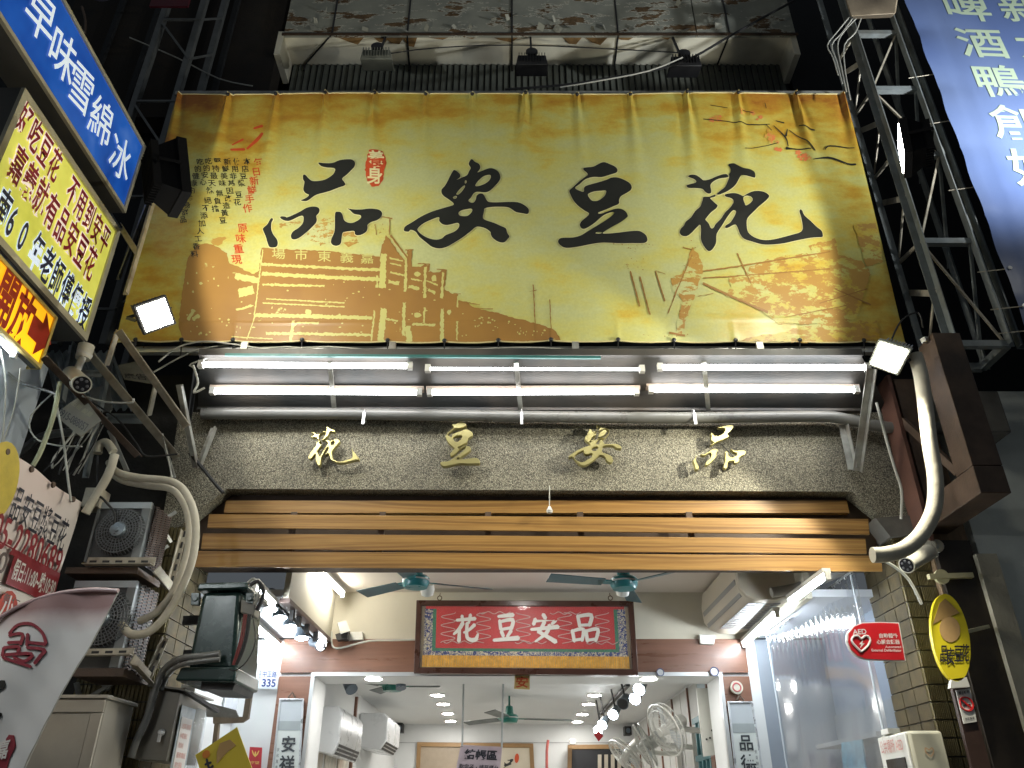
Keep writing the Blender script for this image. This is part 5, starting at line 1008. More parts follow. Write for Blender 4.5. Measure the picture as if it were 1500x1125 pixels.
for k in range(16): MB().torus(a.lerp(b, (k + .5) / 16) + Vector((0, 0, .012)), (b - a), .014, .003, 12, 4).build('curtain_ring', M_alu, cu_)
for k in (0, .96): q = a.lerp(b, k); MB().tube([q, q + Vector((0, 0, -2.3))], .006, 6).build('weight_rod', mat('clear_rod', (.6, .65, .7), .2, var=.05, bump=0), cu_)
sv = thing('wall_shelf', 'dim shelves on the right wall behind the plastic curtain', 'shelf', (2.5, 6, 1.5))
for z in (2.05, 1.78, 1.5): MB().box(2.36, 2.62, 5.55, 6.7, z, z + .03).build('board', mat('shelf_grey', (.25, .26, .27), .6, var=.2), sv)
MB().box(2.58, 2.615, 5.52, 6.8, 1.3, 2.30).build('back_panel', mat('shelf_backing', (.20, .22, .24), .6, var=.3, scale=3), sv)
tag(MB().slab(pts(lambda x, y: PX(x, y, 2.3), (1262, 1083), (1232, 1088), (1236, 1140), (1270, 1140)), (.01, 0, 0)).build('blue_leaflet', mat('sky_blue_leaflet', (.12, .32, .44), .4, var=.5, scale=12, bump=0)), 'sky blue leaflet behind the plastic curtain near the AED cabinet', 'leaflet')

# ================================================================ second room
for i, (x, y) in enumerate(((641, 1018), (649, 1031), (656, 1045), (660, 1056))): downlight('round light on the inner room ceiling, left row, %s from the front' % ['first', 'second', 'third', 'fourth'][i], PZ(x, y, Z2 - .01), .085, 'inner room ceiling lights')
for i, (x, y) in enumerate(((871, 1018), (862, 1031), (853, 1046), (846, 1057))): downlight('round light on the inner room ceiling, right row, %s from the front' % ['first', 'second', 'third', 'fourth'][i], PZ(x, y, Z2 - .01), .085, 'inner room ceiling lights')
for x, lab in ((547, 'round light just inside the doorway lintel, left'), (950, 'round light just inside the doorway lintel, right')): downlight(lab, PZ(x, 995, OT + .20) if False else PY(x, 994, 6.98), .08, 'inner room ceiling lights')
cfan('green ceiling fan in the inner room', PY(746, 1053, 9.6), .75, 0, .25, 'green', 'inner room fans', drop=.2)
cfan('dark bladed fan near the front left of the inner room ceiling', PY(575, 1006, 7.9), .45, 0, .0, 'green', 'inner room fans', drop=.02)
tk = thing('spotlight_track', 'black track with spotlights on the right of the inner room ceiling', 'light track', (1.1, 8.5, Z2))
ta, tb = PZ(920, 1003, Z2 - .02), PZ(868, 1076, Z2 - .02) if False else PZ(880, 1046, Z2 - .02)
MB().bar(ta, tb, .04, .03).build('rail', M_black, tk)
for i, (x, y, s_) in enumerate(((936, 1010, 1), (930, 1024, 1), (912, 1031, 0), (898, 1047, 1), (882, 1062, 1), (876, 1070, 1))):
    Y_ = (7.7, 7.9, 8.3, 9.0, 9.6, 9.9)[i]; p = PY(x, y, Y_); t = thing('track_spotlight', 'spotlight on the inner room track, %s from the front' % ['first', 'second', 'third, unlit', 'fourth', 'fifth', 'sixth'][i], 'spotlight', p, 'inner room track spotlights'); d = Vector((-.4, -.75, -.5)).normalized()
    MB().lathe(p, d, [(-.16, .03), (-.14, .045), (-.02, .05), (0, .06)], 16).build('can', M_spb, t); MB().lathe(p, d, [(0, .052), (.006, .05)], 16).build('lamp_face', M_sp if s_ else M_black, t)
    MB().tube([p - d * .1, Vector((p.x, p.y + .05, Z2))], .01, 6).build('stem', M_black, t)
M_iron = mat('ac_white', (.64, .66, .67), .3, var=.05, bump=0)
def wall_ac(lab, Y0, Y1, zt, h, x_wall, dep):
    t = thing('wall_air_conditioner', lab, 'air conditioner', (x_wall, Y0, zt), 'inner room air conditioners')
    prof = [(x_wall + .01, zt), (x_wall + dep * .85, zt), (x_wall + dep, zt - .05), (x_wall + dep, zt - h * .72), (x_wall + dep * .78, zt - h), (x_wall + .01, zt - h * .92)]
    MB().poly(PXZ(Y0, prof), (0, Y1 - Y0, 0)).build('casing', M_iron, t, bevel=.012)
    a_ = Vector((prof[3][0], Y0 + .06, prof[3][1])); v_ = Vector((prof[4][0] - prof[3][0], 0, prof[4][1] - prof[3][1])); n0 = Vector((-v_.z, 0, v_.x)).normalized()
    for k in range(3):
        q = a_ + v_ * (.15 + k * .28) + n0 * .003; MB().slab([q, q + Vector((0, Y1 - Y0 - .12, 0)), q + v_ * .18 + Vector((0, Y1 - Y0 - .12, 0)), q + v_ * .18], n0 * .004).build('outlet_slot', M_black, t)
wall_ac('white wall air conditioner on the left of the inner room, nearer one', 7.55, 8.7, 2.46, .40, R2L, .21)
wall_ac('white wall air conditioner on the left of the inner room, farther one', 9.6, 10.7, 2.62, .38, R2L, .33)
wp = thing('left_display_panels', 'pale picture panels and wood strip on the left wall of the inner room', 'wall panels', (R2L, 8, 1.5)); 
MB().box(R2L, R2L + .03, 9.25, 9.3, 1, Z2 - .05).build('wood_strip', M_brown, wp)
for k, (y0, y1) in enumerate(((7.35, 7.9), (8.0, 8.5), (8.6, 9.15))): MB().box(R2L, R2L + .012, y0, y1, 1.0, 2.1).build('picture_panel', mat('menu_print', (.58, .54, .46), .5, var=.45, scale=7, dirt=(.35, .18, .08), dirtamt=.7, bump=0), wp)
# hanging checkout sign
kr = lambda x, y: PY(x, y, 7.7); cs = thing('hanging_checkout_sign', 'pink grey checkout sign hanging from two long strings in the inner room', 'hanging sign', kr(700, 1100))
sq = pts(kr, (675, 1091), (736, 1094), (730, 1150), (664, 1146)); MB().slab(sq, (0, .006, 0)).build('board', mat('pinkish_board', (.46, .38, .42), .5, var=.2, scale=6, dirt=(.4, .15, .2), dirtamt=.4, bump=0), cs)
o = MB(); line(o, '結帳區', sub(sq, .12, .90, .10, .38), .03, .004); line(o, '點完餐・請至櫃台', sub(sq, .06, .96, .50, .66), .01, .004); o.build('lettering', mat('sign_black', (.02, .02, .03)), cs, recalc=False)
for a_, b_ in (((680, 960), (677, 1093)), ((738, 960), (735, 1095))): MB().tube([kr(*a_), kr(*b_)], .009, 6).build('string', mat('pale_string', (.42, .44, .44), .5, bump=0), cs)
# far wall: mural frame, doorway, speakers
kz = lambda x, y: PY(x, y, 12.76); n_ = Vector((0, -1, 0))
mu = thing('framed_mural', 'wood framed brown picture wall at the back of the inner room', 'mural', kz(695, 1100)); mq = pts(kz, (611, 1087), (781, 1089), (786, 1190), (606, 1190)); mi, _n = frame(mu, mq, .06, .06, mat('oak_frame', (.32, .19, .08), .45, var=.2))
MB().add([p + n_ * -.02 for p in sub(mi, 0, .66, 0, 1)], [(0, 1, 2, 3)]).build('picture', mat('sepia_picture', (.36, .29, .21), .5, var=.35, scale=1.2, bump=0), mu); MB().add([p + n_ * -.018 for p in sub(mi, .66, 1, 0, 1)], [(0, 1, 2, 3)]).build('cream_part', mat('cream_picture', (.60, .54, .42), .5, var=.05, bump=0), mu)
rings = GL4['品'][:1]; o = MB(); put(o, fill(rings, smooth=2), pts(kz, (739, 1112), (752, 1112), (752, 1125), (737, 1125)), (440, 521, 233, 295), .06); o.build('brush_mark', M_ink, mu, recalc=False)
MB().poly([p + n_ * .05 for p in pts(kz, *ell(757, 1111, 3.2, 7, .08, 18))], (0, .004, 0)).build('red_seal', M_red, mu)
dr = thing('dark_doorway', 'dark doorway with light wooden frame at the back right', 'doorway', kz(880, 1110)); dq = pts(kz, (832, 1091), (930, 1090), (932, 1190), (830, 1190)); di, _n = frame(dr, dq, .06, .05, mat('oak_frame', (.3, .2, .1)))
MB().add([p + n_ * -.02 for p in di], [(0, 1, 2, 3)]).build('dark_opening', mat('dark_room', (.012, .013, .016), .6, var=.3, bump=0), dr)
for k in range(5): MB().slab([p + n_ * .01 for p in sub(di, .44 + k * .11, .50 + k * .11, .1, 1)], (0, .02, 0)).build('curtain_strip', mat('beige_strip', (.45, .40, .32), .6, var=.1), dr)
for x, y, lab in ((586, 1067, 'small black loudspeaker on the back wall, left corner'), (919, 1071, 'small black loudspeaker on the back wall, right corner')):
    p = PY(x, y, 12.6); t = thing('loudspeaker', lab, 'loudspeaker', p, 'back wall loudspeakers'); MB().box(p.x - .05, p.x + .05, 12.5, 12.7, p.z - .06, p.z + .06).build('cabinet', M_black, t, bevel=.006); MB().lathe(Vector((p.x, 12.5, p.z)), (0, -1, 0), [(0, .035), (.008, .03)], 16).build('cone', M_spb, t)
tag(MB().box(R2L, R2R, R2B - .012, R2B, kz(0, 1088).z, kz(0, 1087).z).build('picture_rail', mat('rail_grey', (.4, .4, .4), .5)), 'thin grey rail line across the back wall', 'rail')
tag(MB().slab(pts(lambda x, y: PY(x, y, 12.5), (834, 1083), (842, 1082), (844, 1090), (835, 1090)), (0, .1, 0)).build('emergency_light', M_wplas, bevel=.01), 'small white emergency light above the back doorway', 'emergency light')
tag(MB().tube(pts(lambda x, y: PY(x, y, 12.6), (803, 1084), (801, 1100), (801, 1130)), .02, 8, 2).build('red_tassel', mat('tassel_red', (.5, .12, .1), .6, bump=0)), 'red and cream hanging tassel on the back wall', 'tassel')
# right wall boards and wall fans
rb = thing('right_wall_boards', 'pale boards with dark battens on the right wall of the inner room', 'wall boards', (R2R, 9, 2))
for k in range(12): y0 = 7.4 + k * .45; MB().box(R2R - .012, R2R, y0 + .01, y0 + .43, .9, Z2 - .03).build('board', mat('wall_board_blue' if k < 2 else 'wall_board_pale', (.42, .52, .56) if k < 2 else (.50, .50, .47), .5, var=.1, bump=.03), rb)
for k in range(1, 12, 2): y0 = 7.4 + k * .45; MB().box(R2R - .03, R2R - .012, y0 - .02, y0 + .02, .9, Z2 - .03).build('batten', M_brown, rb)
tl_ = thing('teal_lattice', 'teal wooden lattice leaning on the right wall of the inner room', 'lattice', (R2R - .1, 8.2, 1.6)); tm = mat('teal_lattice_paint', (.08, .22, .24), .5, var=.2)
for k in range(4): MB().box(R2R - .08, R2R - .05, 7.75 + k * .16, 7.79 + k * .16, .9, 2.42).build('lattice_bar', tm, tl_)
for z in (2.38, 2.05, 1.75): MB().box(R2R - .085, R2R - .045, 7.70, 8.35, z, z + .05).build('lattice_bar', tm, tl_)
MB().box(R2R - .09, R2R - .04, 7.55, 7.68, .9, 2.5).build('wood_post', M_brown, tl_)
pb = thing('perforated_white_board', 'white board with small holes on the right reveal of the doorway', 'board', (1.8, 7.2, 2)); MB().slab(pts(lambda x, y: PY(x, y, 7.34), (1020, 1008), (1049, 1008), (1060, 1104), (1031, 1108)), (0, .03, 0)).build('panel', mat('board_white', (.60, .60, .54), .5, var=.05), pb)
for x, y in ((1043, 1070), (1052, 1067), (1035, 1083), (1040, 1081)): MB().lathe(PY(x, y, 7.335), (0, -1, 0), [(0, .009), (.002, .009)], 8).build('hole', M_black, pb)
def wall_fan(lab, c_, n0, R, wallx):
    c_, n0 = Vector(c_), Vector(n0).normalized(); t = thing('wall_fan', lab, 'wall fan', c_, 'white wall fans')
    pl_ = mat('fan_plastic', (.58, .57, .52), .35, var=.05, bump=0)
    MB().torus(c_ + n0 * .02, n0, R, .009, 36, 6).torus(c_ - n0 * .03, n0, R * .98, .006, 36, 5).torus(c_ + n0 * .06, n0, R * .55, .003, 30, 4).torus(c_ + n0 * .04, n0, R * .8, .003, 30, 4).build('cage_rim', pl_, t)
    r1 = n0.orthogonal().normalized(); r2 = n0.cross(r1); g = MB()
    for k in range(40):
        a_ = 2 * math.pi * k / 40; d = r1 * math.cos(a_) + r2 * math.sin(a_); g.tube([c_ + d * .04 + n0 * .07, c_ + d * R * .6 + n0 * .06, c_ + d * R + n0 * .02], .0022, 3); g.tube([c_ + d * .05 - n0 * .07, c_ + d * R - n0 * .02], .0022, 3)
    o_ = g.build('cage_wires', pl_, t); o_['kind'] = 'stuff'
    for k in range(3):
        a_ = k * 2.094; d = r1 * math.cos(a_) + r2 * math.sin(a_); e_ = n0.cross(d); MB().slab([c_ + d * .03 - e_ * .02, c_ + d * R * .85 - e_ * .07 + n0 * .02, c_ + d * R * .85 + e_ * .06 - n0 * .02, c_ + d * .03 + e_ * .03], n0 * .003).build('blade', mat('fan_blade_clear', (.42, .44, .44), .3, var=.05, bump=0), t)
    MB().lathe(c_ - n0 * .06, -n0, [(-.14, .035), (-.02, .055), (.0, .062), (.14, .058), (.16, .035)], 20).build('motor', pl_, t)
    q = c_ - n0 * .16; MB().tube([q, q + Vector((.05, .02, -.06)), Vector((wallx, q.y + .05, q.z - .08))], .025, 8).bar(Vector((wallx, q.y + .05, q.z - .3)), Vector((wallx, q.y + .05, q.z + .05)), .08, .04, (1, 0, 0)).build('arm', pl_, t)
wall_fan('white wall fan on the right of the inner room, nearest and largest', PY(976, 1068, 7.7), (-.85, -.35, -.42), .225, 1.8)
wall_fan('white wall fan on the right of the inner room, middle one seen edge on', PY(945, 1092, 8.5), (-.92, .1, -.4), .21, 1.8)
wall_fan('white wall fan on the right of the inner room, farthest one', PY(917, 1108, 9.3), (-.7, -.2, -.65), .22, 1.8)
tag(MB().slab(pts(lambda x, y: PY(x, y, 9.4), (870, 1076), (877, 1070), (884, 1078), (877, 1086)), (0, .01, 0)).build('red_diamond_paper', M_ared), 'small red diamond paper behind the inner track lights', 'paper')
t = thing('swivel_projector', 'grey spotlight hanging at the inner doorway top left', 'spotlight', PY(512, 1001, 7.45)); p = PY(512, 1003, 7.45); MB().lathe(p, (.4, -.5, -.6), [(-.09, .05), (.07, .055)], 16).build('can', M_spb, t); MB().tube([p, Vector((p.x - .04, 7.45, Z2))], .01, 6).build('stem', M_black, t)
t = thing('swivel_projector', 'dark grey spotlight beside the left round light at the doorway lintel', 'spotlight', PY(588, 1000, 7.3)); p = PY(587, 999, 7.3); MB().lathe(p, (.15, -.3, -.9), [(-.06, .04), (.06, .045)], 16).build('can', M_spb, t); MB().tube([p, Vector((p.x, 7.3, Z2))], .01, 6).build('stem', M_black, t)
# ================================================================ left: projecting light box signs
SX = -2.88
px_ = lambda x, y: PX(x, y, SX)
def zq(y0, y1, zt, zb, X=SX): return [Vector((X, y0, zt)), Vector((X, y1, zt)), Vector((X, y1, zb)), Vector((X, y0, zb))]
def boxsign(name, lab, y0, y1, zt, zb, face, rimw=.03, depth=.22, rim=None):
    t = thing(name, lab, 'sign', (SX, (y0 + y1) / 2, zb)); rim = rim or mat('cream_rim', (.60, .56, .42), .5, .1, var=.15, dirt=(.3, .24, .14), dirtamt=.5, bump=.03)
    MB().box(SX - depth, SX - .012, y0, y1, zb, zt).build('box', mat('sign_box_grey', (.10, .098, .088), .6, .1, var=.2), t)
    q = zq(y0, y1, zt, zb); n = Vector((1, 0, 0))
    for a_, b_, c_, d_ in ((y0, y1, zt - rimw, zt), (y0, y1, zb, zb + rimw)): MB().box(SX - .012, SX + .012, a_, b_, c_, d_).build('rim', rim, t)
    for a_, b_ in ((y0, y0 + rimw), (y1 - rimw, y1)): MB().box(SX - .012, SX + .012, a_, b_, zb + rimw, zt - rimw).build('rim', rim, t)
    MB().box(SX - .012, SX - .002, y0 + rimw, y1 - rimw, zb + rimw, zt - rimw).build('face', face, t); return t, q
p1, p2 = px_(212, 215), px_(182, 312)
m = NT('backlit_blue'); p = gpos(m); c = m.ramp(m.noise(1.6, 3, .6, p), [(.35, (.006, .045, .26)), (.6, (.012, .085, .38)), (.85, (.10, .20, .50))]); m.l(c, m.b.inputs['Base Color']); m.l(c, m.b.inputs['Emission Color']); m.b.inputs['Emission Strength'].default_value = .75; m.b.inputs['Roughness'].default_value = .25
bs, q = boxsign('blue_light_box', 'blue backlit box sign with white brush characters at the upper left', 2.3, p1.y, p1.z, p2.z, m.m, .03)
o = MB()
for ch, x, y in zip('早味雪綿冰', (60, 92, 119, 148, 176), (25, 82, 130, 178, 232)):
    c_ = px_(x, y); w_, h_ = .115, .18; char(o, ch, [Vector((SX + .001, c_.y + a_, c_.z + b_)) for a_, b_ in ((-w_ - .04, h_ - .05), (w_ - .02, h_ + .03), (w_ + .04, -h_ + .04), (-w_ + .0, -h_ - .03))], .006, .004)
o.build('white_characters', emit('backlit_white', (.75, .90, 1), .6, (.7, .7, .7)), bs, recalc=False)
m = NT('backlit_yellow'); p = gpos(m); c = m.ramp(m.noise(2.2, 5, .6, p), [(.3, (.36, .36, .045)), (.7, (.56, .54, .10))]); m.l(c, m.b.inputs['Base Color']); m.l(c, m.b.inputs['Emission Color']); m.b.inputs['Emission Strength'].default_value = .95; m.b.inputs['Roughness'].default_value = .35
a1, a2 = px_(175, 338), px_(125, 500); yl = px_(37, 122).y
gs, q = boxsign('yellow_green_sign', 'yellow green box sign with three lines of red and navy characters', yl, a1.y, a1.z, a2.z, m.m, .045, .25)
def rowtext(s, a, b, h, w_=.85, slant=0, X=SX, pf=px_, lift=.004, bold=.02, mb=None):
    o = mb or MB(); n = len(s); A, B = pf(*a), pf(*b)
    for i, ch in enumerate(s):
        if ch == ' ': continue
        c_ = A.lerp(B, i / (n - 1)); d = abs(B.y - A.y) / (n - 1) * w_ / 2
        char(o, ch, [Vector((X, c_.y - d, c_.z + h / 2)), Vector((X, c_.y + d, c_.z + h / 2)), Vector((X, c_.y + d, c_.z - h / 2)), Vector((X, c_.y - d, c_.z - h / 2))], bold, lift)
    return o
M_mar = mat('sign_maroon', (.36, .02, .05), .45, bump=0); M_nav = mat('sign_navy', (.02, .025, .08), .45, bump=0); M_lil = emit('lilac_outline', (.62, .52, .45), .9, (.7, .6, .55)); M_lil2 = emit('pale_blue_outline', (.5, .6, .72), .9, (.6, .65, .7))
for s, a, b, h, mm, m2 in (('好吃豆花 不用到安平', (35, 176), (152, 352), .24, M_mar, M_lil), ('嘉義就有品安豆花', (25, 243), (131, 386), .26, M_mar, M_lil), ('南60年老師傅傳授', (3, 306), (122, 458), .26, M_nav, M_lil2)):
    rowtext(s, a, b, h, bold=.055, lift=.003).build('character_outline', m2, gs, recalc=False); rowtext(s, a, b, h, bold=.018, lift=.006).build('sign_characters', mm, gs, recalc=False)
c1, c2 = px_(82, 465), px_(57, 540)
m = NT('orange_sign_face'); p = gpos(m); sx = m.n('ShaderNodeSeparateXYZ'); m.l(p, sx.inputs[0]); mr = m.n('ShaderNodeMapRange'); m.l(sx.outputs[2], mr.inputs[0]); mr.inputs[1].default_value = c2.z; mr.inputs[2].default_value = c1.z
c = m.ramp(mr.outputs[0], [(0, (.85, .58, .01)), (1, (.80, .38, .01))]); m.l(c, m.b.inputs['Base Color']); m.l(c, m.b.inputs['Emission Color']); m.b.inputs['Emission Strength'].default_value = 1.0; m.b.inputs['Roughness'].default_value = .4
os_, q = boxsign('orange_arrow_sign', 'orange yellow sign with red characters and an arrow pointing right', 3.2, c1.y, c1.z, c2.z, m.m, .02, .05, mat('yellow_rim', (.66, .50, .15), .5, bump=0))
MB().box(SX - .08, SX + .006, c1.y - .0, c1.y + .012, c2.z, c1.z).build('end_cap', mat('yellow_rim', (.6, .5, .1)), os_)
M_or = mat('sign_scarlet', (.48, .03, .012), .45, bump=0); o = rowtext('開放', (9, 435), (33, 466), .36, w_=.9, bold=.03)
zc = px_(57, 488).z; ya_ = px_(57, 488).y; o.poly([Vector((SX + .004, ya_ + a_, zc + b_)) for a_, b_ in ((.13, 0), (.0, .15), (-.0, .07), (-.10, .07), (-.10, -.07), (.0, -.07), (.0, -.15))], (.003, 0, 0)); o.build('red_lettering', M_or, os_, recalc=False)
# steel frame carrying the signs
sf = thing('sign_mast', 'cream and grey steel angle frame carrying the left signs', 'steel frame', (-2.7, 4.6, 4))
seg = [((210, 218), (145, 440), 4.54), ((262, 130 + 120), (187, 435), 4.3)]
V = lambda x, y, Y: PY(x, y, Y)
for a_, b_, w_, mm in (
  (V(230, 225, 4.3), V(252, 262, 4.1), .03, M_steel), (V(181, 333, 4.5), V(206, 372, 4.2), .035, M_paint), (V(243, 245, 4.2), V(188, 432, 4.2), .035, M_paint), (V(218, 300, 4.6), V(176, 410, 4.6), .03, M_steel),
  (V(125, 502, 4.5), V(264, 668, 4.9), .05, M_paint), (V(178, 482, 4.2), V(278, 622, 4.7), .045, M_paint), (V(176, 486, 4.25), V(160, 535, 4.4), .035, M_paint), (V(233, 558, 4.55), V(222, 608, 4.7), .035, M_paint),
  (V(170, 510, 4.8), V(130, 700, 4.9), .045, M_post), (V(112, 505, 4.8), V(96, 590, 4.8), .05, M_post), (V(100, 545, 4.7), V(150, 547, 4.7), .03, M_steel), (V(158, 611, 4.75), V(214, 612, 4.8), .045, M_post),
  (V(68, 520, 4.0), V(205, 665, 4.8), .04, M_rust), (V(163, 628, 4.8), V(190, 690, 4.8), .03, M_steel), (V(240, 640, 4.85), V(258, 700, 4.9), .02, M_steel), (V(275, 625, 4.9), V(288, 530, 4.6), .02, M_dark)):
    MB().angle(a_, b_, w_, .006, (0, -1, 0)).build('angle_bar', mm, sf)
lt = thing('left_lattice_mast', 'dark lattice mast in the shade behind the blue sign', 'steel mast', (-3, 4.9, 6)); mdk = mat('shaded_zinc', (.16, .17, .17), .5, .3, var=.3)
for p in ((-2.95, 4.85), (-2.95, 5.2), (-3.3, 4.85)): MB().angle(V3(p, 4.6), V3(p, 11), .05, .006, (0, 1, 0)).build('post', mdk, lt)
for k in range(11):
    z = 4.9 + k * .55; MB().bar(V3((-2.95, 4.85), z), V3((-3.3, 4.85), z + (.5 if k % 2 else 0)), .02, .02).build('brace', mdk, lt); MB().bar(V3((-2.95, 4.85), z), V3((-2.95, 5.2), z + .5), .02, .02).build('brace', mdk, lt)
tag(MB().torus(PY(150, -20, 4.4), (0, 1, .3), .13, .02, 30, 8).lathe(PY(150, -20, 4.4), (0, 1, .3), [(0, .12), (.02, .12)], 30).build('round_sign', mat('dim_round_sign', (.06, .06, .09), .5)), 'rim of a round sign peeking in at the top left edge', 'sign')
tag(MB().box(-3.3, -2.95, 4.6, 4.62, 8.05, 8.5).build('red_signboard', mat('dull_red_panel', (.10, .01, .02), .6)), 'dull red panel at the top edge beside the round sign', 'panel')
tag(MB().tube(pts(lambda x, y: PY(x, y, 4.7), (120, 10), (125, 30), (124, 50)), .012, 6, 4).build('chain', M_rust), 'short chain hanging at the top left', 'chain')
tag(MB().tube(pts(lambda x, y: PY(x, y, 5.2), (190, 55), (260, 85), (320, 115), (370, 126)), .007, 6, 3).build('roof_wire', M_cabw), 'thin wire crossing the dark upper left', 'wire')
# left bright wall sheet with tube, corrugated roof
WX = -3.1
lw = thing('white_side_partition', 'bluish white partition on the far left under the orange sign', 'partition', (WX, 3.8, 3)); 
M_part = mat('bluish_sheet', (.50, .56, .62), .45, var=.08, bump=.02)
MB().box(-3.4, WX, 2.2, 4.55, 2.9, PX(30, 500, WX).z).build('sheet', M_part, lw)
itube('tube light at the far left edge below the orange sign', PX(-60, 436, -2.93), PX(21, 519, -2.93), 'far left tube', emit('lit_tube_left', (.86, .96, 1), 60))
itube('unseen tube light added beyond the left edge to light the feather flag', Vector((-2.6, 1.55, 3.35)), Vector((-2.6, 2.75, 3.35)), 'far left tube', emit('added_flag_tube', (.95, .98, 1), 170))  # added tube out of view, lights the front of the flag
cr = thing('corrugated_roof', 'pale translucent corrugated sheet behind the left bullet camera', 'roof sheet', (-2.8, 5, 4.1)); o = MB(); a_, b_ = V(64, 515, 4.75), V(165, 515, 4.75); c_, d_ = V(196, 600, 5.1), V(85, 600, 5.1); N = 36; VV = []
for j in range(2):
    for i in range(N + 1):
        p = (a_.lerp(b_, i / N)).lerp(d_.lerp(c_, i / N), j); VV.append(p + Vector((0, 0, .018 * math.sin(i * 1.75))))
o.add(VV, [(i, i + 1, N + 2 + i, N + 1 + i) for i in range(N)], True); o.build('sheet', mat('pale_corrugated', (.34, .40, .42), .4, var=.1, dirt=(.15, .16, .15), dirtamt=.5, bump=0), cr)
bullet_cam('cream bullet camera hanging from the sign frame on the left', V(120, 563, 4.15), V(104, 548, 4.45), V(124, 518, 4.42), .055)
tag(MB().lathe(V(124, 516, 4.42), (0, 0, 1), [(-.05, .045), (.02, .05), (.05, .05)], 20).build('junction_box', mat('camera_cream', (.6, .6, .5))), 'round cream junction base above the left bullet camera', 'junction box')
# phone number placards hung in the frame
def placard(lab, pfun, quad, s_, mm, txt):
    q = pts(pfun, *quad); n = (q[3] - q[0]).cross(q[1] - q[0]).normalized(); t = thing('hanging_placard', lab, 'placard', sum(q, Vector()) / 4); MB().slab(q, -n * .006).build('plate', mm, t)
    o = MB(); line(o, s_, sub(q, .07, .93, .58, .88), .012, .003); o.build('lettering', txt, t, recalc=False); return t, q
t, q = placard('tilted grey placard with the number 0915-088057 on the left', lambda x, y: PY(x, y, 4.35), ((120, 578), (148, 616), (118, 640), (79, 607)), '0915-088057', mat('grey_card', (.27, .26, .22), .6, var=.25, dirt=(.4, .37, .25), dirtamt=.5), mat('sign_black', (.02, .02, .03)))
for o_ in t.children:
    if o_.name.startswith('lettering'): bpy.data.objects.remove(o_); break
q = pts(lambda x, y: PY(x, y, 4.35), (115, 580), (150, 612), (123, 640), (78, 609)); n = (q[3] - q[0]).cross(q[1] - q[0]).normalized(); q2 = pts(lambda x, y: PY(x, y, 4.33), (90, 598), (131, 622), (126, 634), (83, 607))
o = MB(); line(o, '0915-088057', q2, .015, .004); o.build('lettering', mat('sign_black', (.02, .02, .03)), t, recalc=False)
o = MB(); q3 = pts(lambda x, y: PY(x, y, 4.33), (110, 588), (138, 606), (132, 612), (104, 593)); line(o, '出租 設攤', q3, .01, .004); o.build('small_lettering', mat('faded_print', (.45, .42, .3), .6, bump=0), t, recalc=False)
t, q = placard('dim grey placard with faded characters inside the left frame', lambda x, y: PY(x, y, 4.7), ((172, 535), (205, 528), (222, 562), (182, 556)), '廣告', mat('dim_card', (.16, .16, .14), .6, var=.3), mat('sign_black', (.02, .02, .03)))
tag(MB().slab(pts(lambda x, y: PY(x, y, 4.9), (130, 570), (160, 562), (164, 600), (140, 606)), (0, .01, 0)).build('grey_sheet', mat('dim_sheet', (.2, .2, .18), .6, var=.3)), 'bent grey sheet behind the phone number placard', 'sheet')
# cables, left
random.seed(33)
cl_ = [([(0, 536), (30, 560), (70, 573), (86, 580)], M_pvc, .009, 4.2, 'greenish cable entering from the far left'), ([(88, 560), (78, 610), (60, 660), (48, 682)], mat('cream_green_pipe', (.42, .44, .28), .6), .014, 4.2, 'cream green pipe leaning above the poster'), ([(78, 575), (45, 610), (50, 640), (80, 652), (120, 654)], M_cabw, .005, 4.3, 'thin cable forming a wide loop on the left'),
 ([(80, 580), (92, 640), (98, 690), (104, 735)], M_cabw, .007, 4.3, 'pale cable dropping to the poster corner'), ([(108, 576), (150, 588), (190, 590), (196, 584)], M_cabw, .007, 4.3, 'pale cable leaving the left bullet camera'), ([(118, 580), (170, 612), (200, 650), (215, 668), (260, 665)], M_cable, .006, 4.6, 'dark cable sagging towards the stone lintel'),
 ([(238, 635), (246, 670), (252, 700)], M_cabw, .005, 4.8, 'short wire below the sloping frame bar'), ([(278, 664), (300, 690), (318, 712), (327, 722)], M_cable, .012, 4.9, 'black cable on the left end of the stone lintel'), ([(283, 535), (290, 560), (284, 575), (300, 568)], M_cabw, .007, 4.45, 'pale cable curl at the left awning end'),
 ([(25, 668), (60, 640), (110, 632), (140, 625)], M_pvc, .03, 4.9, 'grey pipe in the dark left recess'), ([(0, 512), (8, 560), (4, 640), (0, 660)], M_cabw, .005, 3.9, 'thin line down the white partition'), ([(30, 540), (20, 600), (0, 660)], M_cabw, .004, 3.95, 'second thin line on the partition')]
for i, (c_, mm, r, Y_, lab) in enumerate(cl_): tag(MB().tube(pts(lambda x, y: PY(x, y, Y_), *c_), r, 7, 4).build('cable', mm), lab, 'cable')
for i in range(9):
    x = 62 + i * 7; c_ = [(x + random.uniform(-10, 10), 700 - random.uniform(0, 15)), (x + 15 + random.uniform(-8, 8), 670), (x + 35 + random.uniform(-10, 10), 635), (x + 45, 610 + random.uniform(-10, 10))]
    tag(MB().tube(pts(lambda a_, b_: PY(a_, b_, 4.5 + i * .03), *c_), .004 + .003 * (i % 2), 5, 3).build('cable', M_cabw if i % 3 else M_cable), 'one strand of the loose cable bundle between placard and poster', 'cable', 'loose cable bundle on the left')
